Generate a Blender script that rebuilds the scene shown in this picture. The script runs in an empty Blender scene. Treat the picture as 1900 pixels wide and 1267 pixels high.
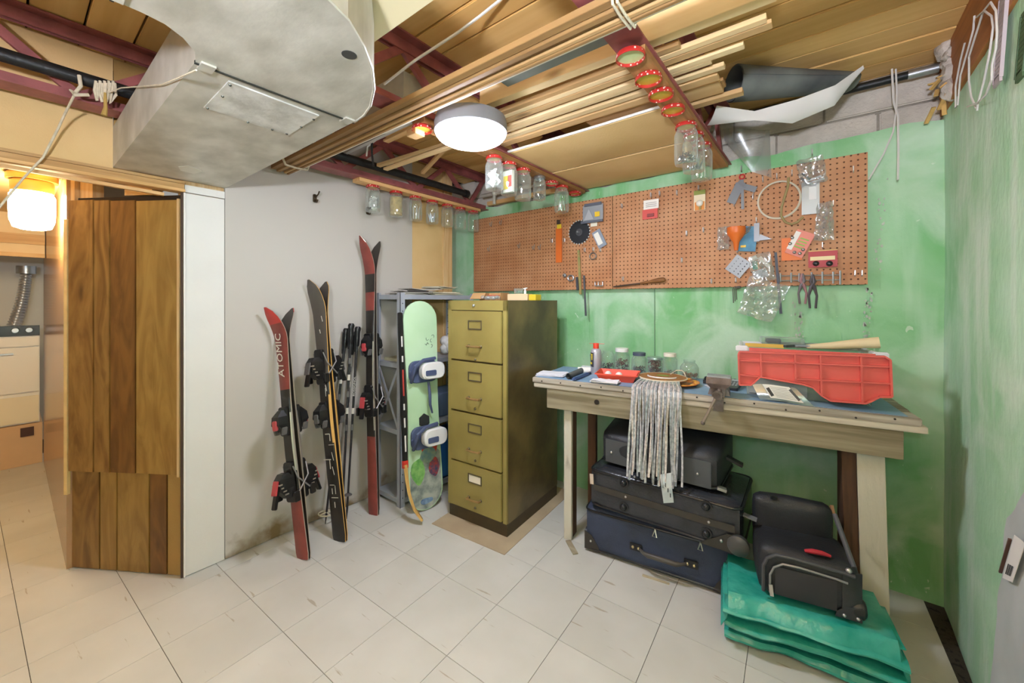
import bpy, bmesh, math, random
from mathutils import Vector, Matrix, Euler, noise as mnoise

random.seed(7)
SC = bpy.context.scene
COL = SC.collection
PI = math.pi
R = math.radians

# ------------------------------------------------------------------ camera
F_PX, U0, V0, CAM_H = 735.0, 950.0, 557.0, 1.33
YAW = math.atan2(579.0, 735.0)
CY, SY = math.cos(YAW), math.sin(YAW)
cam_data = bpy.data.cameras.new('camera')
cam_data.sensor_width = 36.0
cam_data.lens = F_PX / 1900.0 * 36.0
cam_data.shift_y = -(1267 / 2.0 - V0) / 1900.0
cam_data.clip_start = 0.02
cam = bpy.data.objects.new('camera', cam_data)
COL.objects.link(cam)
cam.location = (0, 0, CAM_H)
cam.rotation_euler = (PI / 2, 0, YAW)
SC.camera = cam

# ------------------------------------------------------------------ light
SC.view_settings.view_transform = 'Standard'
SC.view_settings.look = 'None'
SC.view_settings.gamma = 1.0
SC.view_settings.exposure = 0.0
try:
    SC.view_settings.use_curve_mapping = False
except Exception:
    pass
LAMP_STRENGTH = 100.0
REAR_FILL_STRENGTH = 36.0
UPLIGHT_FILL_STRENGTH = 1100.0
HALL_STRENGTH = 135.0
world = bpy.data.worlds.new('world')
SC.world = world
world.use_nodes = True
world.node_tree.nodes['Background'].inputs[0].default_value = (1.0, 0.97, 0.92, 1)
world.node_tree.nodes['Background'].inputs[1].default_value = 0.35

# ------------------------------------------------------------------ pixel rays
def ray(u, v):
    a, b = (u - U0) / F_PX, (V0 - v) / F_PX
    return Vector((CY * a - SY, SY * a + CY, b))
CAMP = Vector((0, 0, CAM_H))
def PZ(u, v, z=0.0):
    d = ray(u, v); return CAMP + d * ((z - CAM_H) / d.z)
def PX(u, v, x):
    d = ray(u, v); return CAMP + d * (x / d.x)
def PY(u, v, y):
    d = ray(u, v); return CAMP + d * (y / d.y)
def PD(u, v, t):
    return CAMP + ray(u, v) * t

# ------------------------------------------------------------------ materials
def lin(h):
    h = h.lstrip('#')
    out = []
    for i in (0, 2, 4):
        c = int(h[i:i+2], 16) / 255.0
        out.append(c / 12.92 if c <= 0.04045 else ((c + 0.055) / 1.055) ** 2.4)
    return (out[0], out[1], out[2], 1.0)

MATS = {}
def _new(name):
    m = bpy.data.materials.new(name)
    m.use_nodes = True
    nt = m.node_tree
    b = nt.nodes['Principled BSDF']
    return m, nt, b

def mat(name, col, rough=0.6, metal=0.0, var=0.0, vscale=8.0, bump=0.0, bscale=60.0, col2=None,
        stretch=(1, 1, 1), spec=0.5, sheen=0.0, coat=0.0, contrast=(0.35, 0.65), detail=5):
    """plain procedural surface: colour with a noise mix to a second tone, fine bump"""
    if name in MATS: return MATS[name]
    m, nt, b = _new(name)
    c1 = lin(col) if isinstance(col, str) else col
    b.inputs['Base Color'].default_value = c1
    b.inputs['Roughness'].default_value = rough
    b.inputs['Metallic'].default_value = metal
    b.inputs['Specular IOR Level'].default_value = spec
    if sheen: b.inputs['Sheen Weight'].default_value = sheen
    if coat: b.inputs['Coat Weight'].default_value = coat
    tc = nt.nodes.new('ShaderNodeTexCoord')
    mp = nt.nodes.new('ShaderNodeMapping')
    mp.inputs['Scale'].default_value = stretch
    nt.links.new(tc.outputs['Object'], mp.inputs['Vector'])
    if var or col2:
        n = nt.nodes.new('ShaderNodeTexNoise')
        n.inputs['Scale'].default_value = vscale
        n.inputs['Detail'].default_value = detail
        nt.links.new(mp.outputs['Vector'], n.inputs['Vector'])
        r = nt.nodes.new('ShaderNodeValToRGB')
        c2 = lin(col2) if isinstance(col2, str) else (col2 or tuple([x * (1 - var) for x in c1[:3]] + [1]))
        r.color_ramp.elements[0].position, r.color_ramp.elements[1].position = contrast
        r.color_ramp.elements[0].color, r.color_ramp.elements[1].color = c2, c1
        nt.links.new(n.outputs['Fac'], r.inputs['Fac'])
        nt.links.new(r.outputs['Color'], b.inputs['Base Color'])
    if bump:
        n2 = nt.nodes.new('ShaderNodeTexNoise')
        n2.inputs['Scale'].default_value = bscale
        n2.inputs['Detail'].default_value = 4
        nt.links.new(mp.outputs['Vector'], n2.inputs['Vector'])
        bp = nt.nodes.new('ShaderNodeBump')
        bp.inputs['Strength'].default_value = bump
        bp.inputs['Distance'].default_value = 0.01
        nt.links.new(n2.outputs['Fac'], bp.inputs['Height'])
        nt.links.new(bp.outputs['Normal'], b.inputs['Normal'])
    MATS[name] = m
    return m

def wood(name, light, dark, axis=0, grain=14.0, rough=0.6, knots=True, coat=0.0, fine=0.5, rnd=0.25, ax=0.06, dist=1.2):
    """board with grain stretched along one object axis, tone shifted per object"""
    if name in MATS: return MATS[name]
    m, nt, b = _new(name)
    L, N = nt.links.new, nt.nodes.new
    tc = N('ShaderNodeTexCoord'); oi = N('ShaderNodeObjectInfo')
    mp = N('ShaderNodeMapping')
    s = [grain, grain, grain]; s[axis] = grain * ax
    mp.inputs['Scale'].default_value = s
    add = N('ShaderNodeVectorMath'); add.operation = 'ADD'
    mul = N('ShaderNodeMath'); mul.operation = 'MULTIPLY'; mul.inputs[1].default_value = 37.0
    L(oi.outputs['Random'], mul.inputs[0])
    cmb = N('ShaderNodeCombineXYZ')
    for k in range(3): L(mul.outputs[0], cmb.inputs[k])
    L(tc.outputs['Object'], add.inputs[0]); L(cmb.outputs[0], add.inputs[1])
    L(add.outputs[0], mp.inputs['Vector'])
    n1 = N('ShaderNodeTexNoise'); n1.inputs['Scale'].default_value = 1.0; n1.inputs['Detail'].default_value = 3
    n1.inputs['Distortion'].default_value = dist
    L(mp.outputs['Vector'], n1.inputs['Vector'])
    n2 = N('ShaderNodeTexNoise'); n2.inputs['Scale'].default_value = 6.0; n2.inputs['Detail'].default_value = 4
    L(mp.outputs['Vector'], n2.inputs['Vector'])
    mx = N('ShaderNodeMix'); mx.data_type = 'FLOAT'
    mx.inputs[0].default_value = fine
    L(n1.outputs['Fac'], mx.inputs[2]); L(n2.outputs['Fac'], mx.inputs[3])
    ramp = N('ShaderNodeValToRGB')
    ramp.color_ramp.elements[0].position = 0.36; ramp.color_ramp.elements[1].position = 0.62
    ramp.color_ramp.elements[0].color = lin(dark); ramp.color_ramp.elements[1].color = lin(light)
    L(mx.outputs[0], ramp.inputs['Fac'])
    hsv = N('ShaderNodeHueSaturation')
    mr = N('ShaderNodeMapRange'); mr.inputs[3].default_value = 1 - rnd; mr.inputs[4].default_value = 1 + rnd * 0.6
    L(oi.outputs['Random'], mr.inputs[0]); L(mr.outputs[0], hsv.inputs['Value'])
    L(ramp.outputs['Color'], hsv.inputs['Color'])
    src = hsv.outputs['Color']
    if knots:
        vo = N('ShaderNodeTexVoronoi'); vo.inputs['Scale'].default_value = 1.0
        mp2 = N('ShaderNodeMapping'); s2 = [7.0, 7.0, 7.0]; s2[axis] = 2.4
        mp2.inputs['Scale'].default_value = s2
        L(add.outputs[0], mp2.inputs['Vector']); L(mp2.outputs['Vector'], vo.inputs['Vector'])
        kr = N('ShaderNodeValToRGB')
        kr.color_ramp.elements[0].position = 0.03; kr.color_ramp.elements[1].position = 0.13
        kr.color_ramp.elements[0].color = (0.25, 0.18, 0.12, 1); kr.color_ramp.elements[1].color = (1, 1, 1, 1)
        L(vo.outputs['Distance'], kr.inputs['Fac'])
        mm = N('ShaderNodeMix'); mm.data_type = 'RGBA'; mm.blend_type = 'MULTIPLY'; mm.inputs[0].default_value = 0.7
        L(src, mm.inputs[6]); L(kr.outputs['Color'], mm.inputs[7])
        src = mm.outputs[2]
    L(src, b.inputs['Base Color'])
    b.inputs['Roughness'].default_value = rough
    if coat: b.inputs['Coat Weight'].default_value = coat
    bp = N('ShaderNodeBump'); bp.inputs['Strength'].default_value = 0.15; bp.inputs['Distance'].default_value = 0.004
    L(n2.outputs['Fac'], bp.inputs['Height']); L(bp.outputs['Normal'], b.inputs['Normal'])
    MATS[name] = m
    return m

def glass(name, col=(0.93, 0.97, 0.95, 1), rough=0.03, alpha=0.25):
    """thin clear glass: mostly see-through with a glossy skin (keeps light paths short)"""
    if name in MATS: return MATS[name]
    m, nt, b = _new(name)
    L, N = nt.links.new, nt.nodes.new
    tr = N('ShaderNodeBsdfTransparent'); tr.inputs[0].default_value = col
    gl = N('ShaderNodeBsdfGlossy'); gl.inputs['Roughness'].default_value = rough
    df = N('ShaderNodeBsdfDiffuse'); df.inputs[0].default_value = (0.85, 0.9, 0.88, 1)
    fr = N('ShaderNodeLayerWeight'); fr.inputs[0].default_value = 0.35
    m1 = N('ShaderNodeMixShader'); m1.inputs[0].default_value = 0.35
    L(gl.outputs[0], m1.inputs[1]); L(df.outputs[0], m1.inputs[2])
    mr = N('ShaderNodeMapRange'); mr.inputs[3].default_value = alpha * 0.35; mr.inputs[4].default_value = min(1, alpha * 2.6)
    L(fr.outputs['Facing'], mr.inputs[0])
    m2 = N('ShaderNodeMixShader')
    L(mr.outputs[0], m2.inputs[0]); L(tr.outputs[0], m2.inputs[1]); L(m1.outputs[0], m2.inputs[2])
    L(m2.outputs[0], nt.nodes['Material Output'].inputs[0])
    MATS[name] = m
    return m

def emit(name, col, strength):
    if name in MATS: return MATS[name]
    m, nt, b = _new(name)
    b.inputs['Base Color'].default_value = (0.9, 0.9, 0.9, 1)
    b.inputs['Emission Color'].default_value = col
    b.inputs['Emission Strength'].default_value = strength
    MATS[name] = m
    return m

# ------------------------------------------------------------------ mesh builder
class MB:
    def __init__(self):
        self.v, self.f = [], []
    def add(self, vs, fs, M=None):
        k = len(self.v)
        for p in vs:
            p = Vector(p)
            self.v.append(M @ p if M else p)
        for f in fs: self.f.append([i + k for i in f])
        return self
    def box(self, c, s, M=None, rz=0.0, bev=0.0):
        hx, hy, hz = s[0] / 2, s[1] / 2, s[2] / 2
        T = Matrix.Translation(Vector(c)) @ Matrix.Rotation(rz, 4, 'Z')
        if M: T = M @ T
        if bev <= 0:
            vs = [(x * hx, y * hy, z * hz) for x in (-1, 1) for y in (-1, 1) for z in (-1, 1)]
            fs = [(0, 1, 3, 2), (4, 6, 7, 5), (0, 4, 5, 1), (2, 3, 7, 6), (0, 2, 6, 4), (1, 5, 7, 3)]
            return self.add(vs, fs, T)
        bm = bmesh.new()
        bmesh.ops.create_cube(bm, size=1.0)
        for q in bm.verts: q.co = Vector((q.co.x * s[0], q.co.y * s[1], q.co.z * s[2]))
        bmesh.ops.bevel(bm, geom=list(bm.edges), offset=min(bev, min(s) * 0.49), segments=2, affect='EDGES')
        return self.addbm(bm, T)
    def addbm(self, bm, M=None):
        bm.verts.index_update()
        vs = [v.co.copy() for v in bm.verts]
        fs = [[v.index for v in f.verts] for f in bm.faces]
        bm.free()
        return self.add(vs, fs, M)
    def rbox(self, c, s, r, M=None, rz=0.0, seg=4, axis=2):
        """box with rounded vertical (axis) edges, slight bevel on the caps"""
        ax = [i for i in range(3) if i != axis]
        pts = []
        hx, hy = s[ax[0]] / 2, s[ax[1]] / 2
        r = min(r, hx * 0.99, hy * 0.99)
        for (sx, sy, a0) in ((1, 1, 0), (-1, 1, 90), (-1, -1, 180), (1, -1, 270)):
            for k in range(seg + 1):
                a = R(a0 + 90 * k / seg)
                pts.append((sx * (hx - r) + r * math.cos(a), sy * (hy - r) + r * math.sin(a)))
        h = s[axis] / 2
        b = min(r * 0.3, h * 0.3)
        lay = []
        for (z, q) in ((-h, 1 - b / max(hx, hy)), (-h + b, 1), (h - b, 1), (h, 1 - b / max(hx, hy))):
            lay.append([(x * q, y * q, z) for x, y in pts])
        T = Matrix.Translation(Vector(c)) @ Matrix.Rotation(rz, 4, 'Z')
        if M: T = M @ T
        def perm(p):
            o = [0, 0, 0]; o[ax[0]], o[ax[1]], o[axis] = p
            return o
        return self.loft([[perm(p) for p in l] for l in lay], T)
    def loft(self, rings, M=None, caps=True, closed=True):
        n = len(rings[0]); vs = [p for r_ in rings for p in r_]; fs = []
        for i in range(len(rings) - 1):
            for j in range(n if closed else n - 1):
                a, b_ = i * n + j, i * n + (j + 1) % n
                fs.append((a, b_, b_ + n, a + n))
        if caps and closed:
            fs.append(tuple(range(n - 1, -1, -1)))
            fs.append(tuple(range((len(rings) - 1) * n, len(rings) * n)))
        return self.add(vs, fs, M)
    def tube(self, pts, r, seg=8, M=None, caps=True):
        pts = [Vector(p) for p in pts]
        rr = r if isinstance(r, (list, tuple)) else [r] * len(pts)
        rings = []; prev = None
        for i, p in enumerate(pts):
            t = (pts[min(i + 1, len(pts) - 1)] - pts[max(i - 1, 0)])
            if t.length < 1e-9: t = Vector((0, 0, 1))
            t.normalize()
            if prev is None:
                q = Vector((0, 0, 1)) if abs(t.z) < 0.9 else Vector((1, 0, 0))
                a = t.cross(q).normalized()
            else:
                a = prev - t * prev.dot(t)
                a = a.normalized() if a.length > 1e-6 else t.orthogonal().normalized()
            prev = a; b_ = t.cross(a)
            rings.append([p + (a * math.cos(2 * PI * k / seg) + b_ * math.sin(2 * PI * k / seg)) * rr[i] for k in range(seg)])
        return self.loft(rings, M, caps)
    def rod(self, a, b, r, seg=8, M=None):
        return self.tube([a, b], r, seg, M)
    def beam(self, a, b, w, h, up=(0, 0, 1), M=None, bev=0.0):
        """rectangular bar from a to b, width w across, height h along up"""
        a, b = Vector(a), Vector(b); t = (b - a); L_ = t.length; t.normalize()
        u = Vector(up); u = u - t * u.dot(t)
        if u.length < 1e-6: u = t.orthogonal()
        u.normalize(); s = u.cross(t)
        X = Matrix(((t.x, s.x, u.x, (a.x + b.x) / 2), (t.y, s.y, u.y, (a.y + b.y) / 2), (t.z, s.z, u.z, (a.z + b.z) / 2), (0, 0, 0, 1)))
        return self.box((0, 0, 0), (L_, w, h), (M @ X) if M else X, bev=bev)
    def lathe(self, prof, c=(0, 0, 0), seg=20, M=None, caps=True):
        T = Matrix.Translation(Vector(c))
        if M: T = M @ T
        rings = [[(max(r_, 1e-4) * math.cos(2 * PI * k / seg), max(r_, 1e-4) * math.sin(2 * PI * k / seg), z) for k in range(seg)] for r_, z in prof]
        return self.loft(rings, T, caps)
    def prism(self, poly, h, M=None, z0=0.0):
        n = len(poly)
        vs = [(x, y, z0) for x, y in poly] + [(x, y, z0 + h) for x, y in poly]
        fs = [tuple(range(n - 1, -1, -1)), tuple(range(n, 2 * n))] + [(i, (i + 1) % n, (i + 1) % n + n, i + n) for i in range(n)]
        return self.add(vs, fs, M)
    def sheet(self, fn, nu, nv, th=0.0, M=None):
        """grid surface fn(s,t) -> point, thickened along its normal"""
        P = [[Vector(fn(i / nu, j / nv)) for j in range(nv + 1)] for i in range(nu + 1)]
        idx = lambda i, j: i * (nv + 1) + j
        vs = [p for row in P for p in row]
        fs = [(idx(i, j), idx(i + 1, j), idx(i + 1, j + 1), idx(i, j + 1)) for i in range(nu) for j in range(nv)]
        if th:
            N_ = []
            for i in range(nu + 1):
                for j in range(nv + 1):
                    du = P[min(i + 1, nu)][j] - P[max(i - 1, 0)][j]
                    dv = P[i][min(j + 1, nv)] - P[i][max(j - 1, 0)]
                    n_ = du.cross(dv)
                    N_.append(n_.normalized() if n_.length > 1e-9 else Vector((0, 0, 1)))
            m = len(vs)
            vs = vs + [p - n_ * th for p, n_ in zip(vs, N_)]
            fs = fs + [tuple(k + m for k in reversed(f)) for f in fs]
            rim = [idx(i, 0) for i in range(nu + 1)] + [idx(nu, j) for j in range(1, nv + 1)] + \
                  [idx(i, nv) for i in range(nu - 1, -1, -1)] + [idx(0, j) for j in range(nv - 1, 0, -1)]
            for k in range(len(rim)):
                a, b_ = rim[k], rim[(k + 1) % len(rim)]
                fs.append((b_, a, a + m, b_ + m))
        return self.add(vs, fs, M)
    def ball(self, c, r, seg=12, rings=8, sc=(1, 1, 1), M=None):
        prof = [(r * math.sin(PI * k / rings), -r * math.cos(PI * k / rings)) for k in range(rings + 1)]
        T = Matrix.Translation(Vector(c)) @ Matrix.Diagonal((sc[0], sc[1], sc[2], 1))
        return self.lathe(prof, seg=seg, M=(M @ T) if M else T)
    def mesh(self, name, m, smooth=False):
        me = bpy.data.meshes.new(name)
        me.from_pydata([tuple(p) for p in self.v], [], self.f)
        bm = bmesh.new(); bm.from_mesh(me)
        bmesh.ops.remove_doubles(bm, verts=bm.verts, dist=1e-6)
        bmesh.ops.recalc_face_normals(bm, faces=bm.faces)
        bm.to_mesh(me); bm.free()
        if smooth:
            me.polygons.foreach_set('use_smooth', [True] * len(me.polygons))
            try: me.set_sharp_from_angle(angle=R(42))
            except Exception: pass
        me.materials.append(m)
        return me
    def build(self, name, m, parent=None, smooth=False, world=True, loc=None):
        """world=True: vertices given in world space; they are moved into the parent's frame"""
        if parent is not None:
            if world:
                I = wm(parent).inverted(); self.v = [I @ p for p in self.v]
            o = bpy.data.objects.new(name, self.mesh(name, m, smooth))
            o.parent = parent
        else:
            if loc is None and world:
                n = len(self.v)
                lo = [min(p[i] for p in self.v) for i in range(3)]; hi = [max(p[i] for p in self.v) for i in range(3)]
                loc = Vector(((lo[0] + hi[0]) / 2, (lo[1] + hi[1]) / 2, lo[2]))
            if loc is not None:
                loc = Vector(loc)
                if world: self.v = [p - loc for p in self.v]
            o = bpy.data.objects.new(name, self.mesh(name, m, smooth))
            if loc is not None: o.location = loc
        COL.objects.link(o)
        return o

def wm(o):
    M = o.matrix_basis.copy()
    return wm(o.parent) @ M if o.parent else M

def tag(o, label=None, cat=None, group=None, kind=None):
    if label: o['label'] = label
    if cat: o['category'] = cat
    if group: o['group'] = group
    if kind: o['kind'] = kind
    return o

def thing(name, label, cat, loc=(0, 0, 0), rz=0.0, group=None, rot=None):
    o = bpy.data.objects.new(name, None)
    o.empty_display_size = 0.05
    o.location = loc
    o.rotation_euler = rot if rot else (0, 0, rz)
    COL.objects.link(o)
    return tag(o, label, cat, group)

def dup(root, loc=None, rot=None, label=None, group=None):
    r = root.copy(); COL.objects.link(r)
    if loc is not None: r.location = loc
    if rot is not None: r.rotation_euler = rot
    if label: r['label'] = label
    if group: r['group'] = group
    def cp(src, dst):
        for ch in list(src.children):
            c = ch.copy(); COL.objects.link(c); c.parent = dst
            cp(ch, c)
    cp(root, r)
    return r

def struct(o):
    o['kind'] = 'structure'; return o

def share(name, me, parent, loc=(0, 0, 0), rot=(0, 0, 0), scale=None):
    o = bpy.data.objects.new(name, me); o.parent = parent
    o.location = loc; o.rotation_euler = rot
    if scale: o.scale = scale
    COL.objects.link(o); return o

def text(body, size, m, parent, M, name='lettering', extrude=0.0004, align='CENTER', xs=1.0, shear=0.0):
    """flat lettering; M: world matrix whose x runs along the line and z points out of the surface"""
    cu = bpy.data.curves.new('lettering', 'FONT')
    cu.body = body; cu.size = size; cu.extrude = extrude
    cu.align_x = align; cu.align_y = 'CENTER'; cu.shear = shear; cu.resolution_u = 2
    t = bpy.data.objects.new('tmp_text', cu); COL.objects.link(t)
    dg = bpy.context.evaluated_depsgraph_get()
    me = bpy.data.meshes.new_from_object(t.evaluated_get(dg))
    COL.objects.unlink(t); bpy.data.objects.remove(t); bpy.data.curves.remove(cu)
    me.name = name
    W = M @ Matrix.Diagonal((xs, 1, 1, 1))
    me.transform(wm(parent).inverted() @ W)
    me.materials.clear(); me.materials.append(m)
    o = bpy.data.objects.new(name, me); o.parent = parent; COL.objects.link(o)
    return o

def frame(o, x, z):
    """matrix with origin o, x axis, z axis (made orthogonal)"""
    x = Vector(x).normalized(); z = Vector(z); z = (z - x * z.dot(x)).normalized(); y = z.cross(x)
    o = Vector(o)
    return Matrix(((x.x, y.x, z.x, o.x), (x.y, y.y, z.y, o.y), (x.z, y.z, z.z, o.z), (0, 0, 0, 1)))

def nz(p, s=1.0, seed=0.0):
    return mnoise.noise(Vector((p[0] * s + seed, p[1] * s - seed, (p[2] if len(p) > 2 else 0) * s + seed * 0.5)))

# ================================================================== THE ROOM
XL, XR, YB, YR = -2.41, 0.41, 2.51, -2.6      # left wall, right wall, back wall, rear wall
ZD = 2.38                                      # underside of the plank deck
ZJ = 2.09                                      # underside of the steel joists

def paint_mat(name, base, deep, pale, streak, chips=0.5, bare=None):
    """old hand-brushed wall paint: blotches, vertical runs, white chips"""
    m, nt, b = _new(name)
    L, N = nt.links.new, nt.nodes.new
    tc = N('ShaderNodeTexCoord')
    def ns(scale, st, det=5, dist=0.0):
        mp = N('ShaderNodeMapping'); mp.inputs['Scale'].default_value = st
        L(tc.outputs['Object'], mp.inputs['Vector'])
        n = N('ShaderNodeTexNoise'); n.inputs['Scale'].default_value = scale
        n.inputs['Detail'].default_value = det; n.inputs['Distortion'].default_value = dist
        L(mp.outputs['Vector'], n.inputs['Vector']); return n.outputs['Fac']
    def rmp(x, p0, p1, c0=(0, 0, 0, 1), c1=(1, 1, 1, 1)):
        r = N('ShaderNodeValToRGB'); e = r.color_ramp.elements
        e[0].position, e[1].position, e[0].color, e[1].color = p0, p1, c0, c1
        L(x, r.inputs['Fac']); return r.outputs['Color']
    def mix(f, a, c, k=1.0):
        x = N('ShaderNodeMix'); x.data_type = 'RGBA'
        if k != 1.0:
            mu = N('ShaderNodeMath'); mu.operation = 'MULTIPLY'; mu.inputs[1].default_value = k
            L(f, mu.inputs[0]); f = mu.outputs[0]
        L(f, x.inputs[0])
        for s, v in ((6, a), (7, c)):
            if isinstance(v, tuple): x.inputs[s].default_value = v
            else: L(v, x.inputs[s])
        return x.outputs[2]
    c = mix(rmp(ns(2.2, (1, 1, 1), 6, 0.4), 0.38, 0.62), lin(base), lin(deep))
    c = mix(rmp(ns(3.0, (1, 1, 1.0), 6, 0.6), 0.48, 0.66), c, lin(pale), 0.75)
    c = mix(rmp(ns(9.0, (1, 1, 0.12), 5), 0.50, 0.68), c, lin(streak), 0.7)
    c = mix(rmp(ns(26.0, (1, 1, 0.8), 6, 1.0), 0.70, 0.73), c, lin('#e8eee2'), chips)
    L(c, b.inputs['Base Color'])
    b.inputs['Roughness'].default_value = 0.62
    bp = N('ShaderNodeBump'); bp.inputs['Strength'].default_value = 0.35; bp.inputs['Distance'].default_value = 0.01
    L(ns(40.0, (1, 1, 0.5), 5), bp.inputs['Height']); L(bp.outputs['Normal'], b.inputs['Normal'])
    MATS[name] = m
    return m

M_GREEN = paint_mat('green_wall_paint', '#a4d2a6', '#78bb7b', '#cbe2cd', '#bbdcbd', 0.5)
M_GREEN2 = paint_mat('pale_green_wall_paint', '#c4e6ca', '#a2d5aa', '#d8edda', '#e2f1e4', 0.35)
M_WHITEWALL = mat('cream_drywall', '#beb7af', 0.85, var=0.06, vscale=3, bump=0.08, bscale=90)
def stained_drywall():
    m, nt, b = _new('cream_drywall_stained')
    L, N = nt.links.new, nt.nodes.new
    tc = N('ShaderNodeTexCoord'); sp = N('ShaderNodeSeparateXYZ'); L(tc.outputs['Object'], sp.inputs[0])
    n = N('ShaderNodeTexNoise'); n.inputs['Scale'].default_value = 7; n.inputs['Detail'].default_value = 7; L(tc.outputs['Object'], n.inputs['Vector'])
    ms = N('ShaderNodeMath'); ms.operation = 'MULTIPLY_ADD'; ms.inputs[1].default_value = 0.42; ms.inputs[2].default_value = -0.13
    L(n.outputs['Fac'], ms.inputs[0])
    gt = N('ShaderNodeMath'); gt.operation = 'SUBTRACT'; L(ms.outputs[0], gt.inputs[0]); L(sp.outputs['Z'], gt.inputs[1])
    r = N('ShaderNodeMapRange'); r.inputs[1].default_value = 0.0; r.inputs[2].default_value = 0.10; L(gt.outputs[0], r.inputs[0])
    mx = N('ShaderNodeMix'); mx.data_type = 'RGBA'; L(r.outputs[0], mx.inputs[0]); mx.inputs[6].default_value = lin('#beb7af'); mx.inputs[7].default_value = lin('#7d6848')
    L(mx.outputs[2], b.inputs['Base Color']); b.inputs['Roughness'].default_value = .85
    return m
M_STAINED = stained_drywall()
M_WHITECOL = mat('white_drywall', '#dfdcd6', 0.8, var=0.04, vscale=5, bump=0.05, bscale=80)
M_TANBOARD = mat('tan_hardboard', '#e0bd86', 0.7, var=0.12, vscale=3, bump=0.1, bscale=120, col2='#d6b178')
M_TANBOARD2 = mat('brown_hardboard', '#a98348', 0.65, var=0.15, vscale=4, bump=0.1, bscale=120)
M_PINE = wood('pine_board', '#dfbb88', '#cda06a', axis=0, grain=7, fine=0.3)
M_PINEY = wood('pine_board_lengthwise', '#dcb27a', '#c29257', axis=1, grain=12)
M_PINEZ = wood('pine_stud', '#e3c596', '#c99a60', axis=2, grain=12)
M_DECK = wood('deck_plank', '#efc480', '#dba860', axis=0, grain=5, rnd=0.16, fine=0.3)
M_RED = mat('red_oxide_steel', '#9c5654', 0.5, metal=0.0, var=0.35, vscale=14, bump=0.1)
M_BLACK = mat('black_iron', '#2a2b2c', 0.45, metal=0.4, var=0.4, vscale=20, bump=0.2)
M_STEEL = mat('bright_steel', '#b9bcc0', 0.35, metal=0.85, var=0.15, vscale=20)
M_GALV = mat('galvanised_steel', '#d2cec3', 0.5, metal=0.25, col2='#b0ac9f', vscale=6, stretch=(1, 1.6, 1), bump=0.08, bscale=30)
M_CONC = mat('grey_concrete_block', '#cfc7bd', 0.95, var=0.2, vscale=9, bump=0.6, bscale=70)
M_MORTAR = mat('mortar', '#a39b90', 0.95, var=0.3, vscale=20, bump=0.5, bscale=60)
M_DIRT = mat('dark_dirt', '#15110f', 0.8, col2='#3a332c', vscale=40, bump=0.6, bscale=60, contrast=(0.6, 0.3))
M_WHITE = mat('white_plastic', '#e6e6e2', 0.4)
M_STRING = mat('cotton_string', '#d9cdb4', 0.9, var=0.2, vscale=60)

# ---- floor: dark slab with 12 inch vinyl tiles
floor = struct(MB().box((-2.3, -0.05, -0.052), (8.0, 5.6, 0.1)).build('floor', M_DIRT, loc=(0, 0, 0)))
m, nt, b = _new('vinyl_tile')
L, N = nt.links.new, nt.nodes.new
tc = N('ShaderNodeTexCoord'); oi = N('ShaderNodeObjectInfo')
mu = N('ShaderNodeMath'); mu.operation = 'MULTIPLY'; mu.inputs[1].default_value = 50; L(oi.outputs['Random'], mu.inputs[0])
cm = N('ShaderNodeCombineXYZ'); [L(mu.outputs[0], cm.inputs[k]) for k in range(3)]
ad = N('ShaderNodeVectorMath'); ad.operation = 'ADD'; L(tc.outputs['Object'], ad.inputs[0]); L(cm.outputs[0], ad.inputs[1])
mp = N('ShaderNodeMapping'); mp.inputs['Scale'].default_value = (2.2, 16, 1); mp.inputs['Rotation'].default_value = (0, 0, R(-14)); L(ad.outputs[0], mp.inputs['Vector'])
n1 = N('ShaderNodeTexNoise'); n1.inputs['Scale'].default_value = 2.6; n1.inputs['Detail'].default_value = 3; L(mp.outputs['Vector'], n1.inputs['Vector'])
r1 = N('ShaderNodeValToRGB'); e = r1.color_ramp.elements
e[0].position, e[1].position = 0.685, 0.72; e[0].color, e[1].color = (0, 0, 0, 1), (1, 1, 1, 1); L(n1.outputs['Fac'], r1.inputs['Fac'])
n2 = N('ShaderNodeTexNoise'); n2.inputs['Scale'].default_value = 3.0; n2.inputs['Detail'].default_value = 5; L(ad.outputs[0], n2.inputs['Vector'])
r2 = N('ShaderNodeValToRGB'); e = r2.color_ramp.elements
e[0].position, e[1].position = 0.35, 0.65; e[0].color, e[1].color = lin('#c3c2bb'), lin('#cecdc7'); L(n2.outputs['Fac'], r2.inputs['Fac'])
mx = N('ShaderNodeMix'); mx.data_type = 'RGBA'; ml = N('ShaderNodeMath'); ml.operation = 'MULTIPLY'; ml.inputs[1].default_value = 0.55
L(r1.outputs['Color'], ml.inputs[0]); L(ml.outputs[0], mx.inputs[0]); L(r2.outputs['Color'], mx.inputs[6]); mx.inputs[7].default_value = lin('#8f7b5a')
L(mx.outputs[2], b.inputs['Base Color']); b.inputs['Roughness'].default_value = 0.42
MATS['vinyl_tile'] = m

TS = 0.305
TA = R(2.7)
tdx, tdy = Vector((math.cos(TA), math.sin(TA), 0)), Vector((-math.sin(TA), math.cos(TA), 0))
o1 = PZ(1136.6, 1041.8)           # on a joint running towards the back wall
o2 = PZ(991, 1051)                # on a joint running along the back wall
T0 = tdx * o1.dot(tdx) + tdy * o2.dot(tdy)
mb = MB(); g = 0.0004
mb.add([(g, g, -0.003), (TS - g, g, -0.003), (TS - g, TS - g, -0.003), (g, TS - g, -0.003),
        (g + .0008, g + .0008, 0), (TS - g - .0008, g + .0008, 0), (TS - g - .0008, TS - g - .0008, 0), (g + .0008, TS - g - .0008, 0)],
       [(0, 1, 5, 4), (1, 2, 6, 5), (2, 3, 7, 6), (3, 0, 4, 7), (4, 5, 6, 7)])
tile_me = mb.mesh('tile', MATS['vinyl_tile'])
edge = PZ(1726, 1126)
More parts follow.
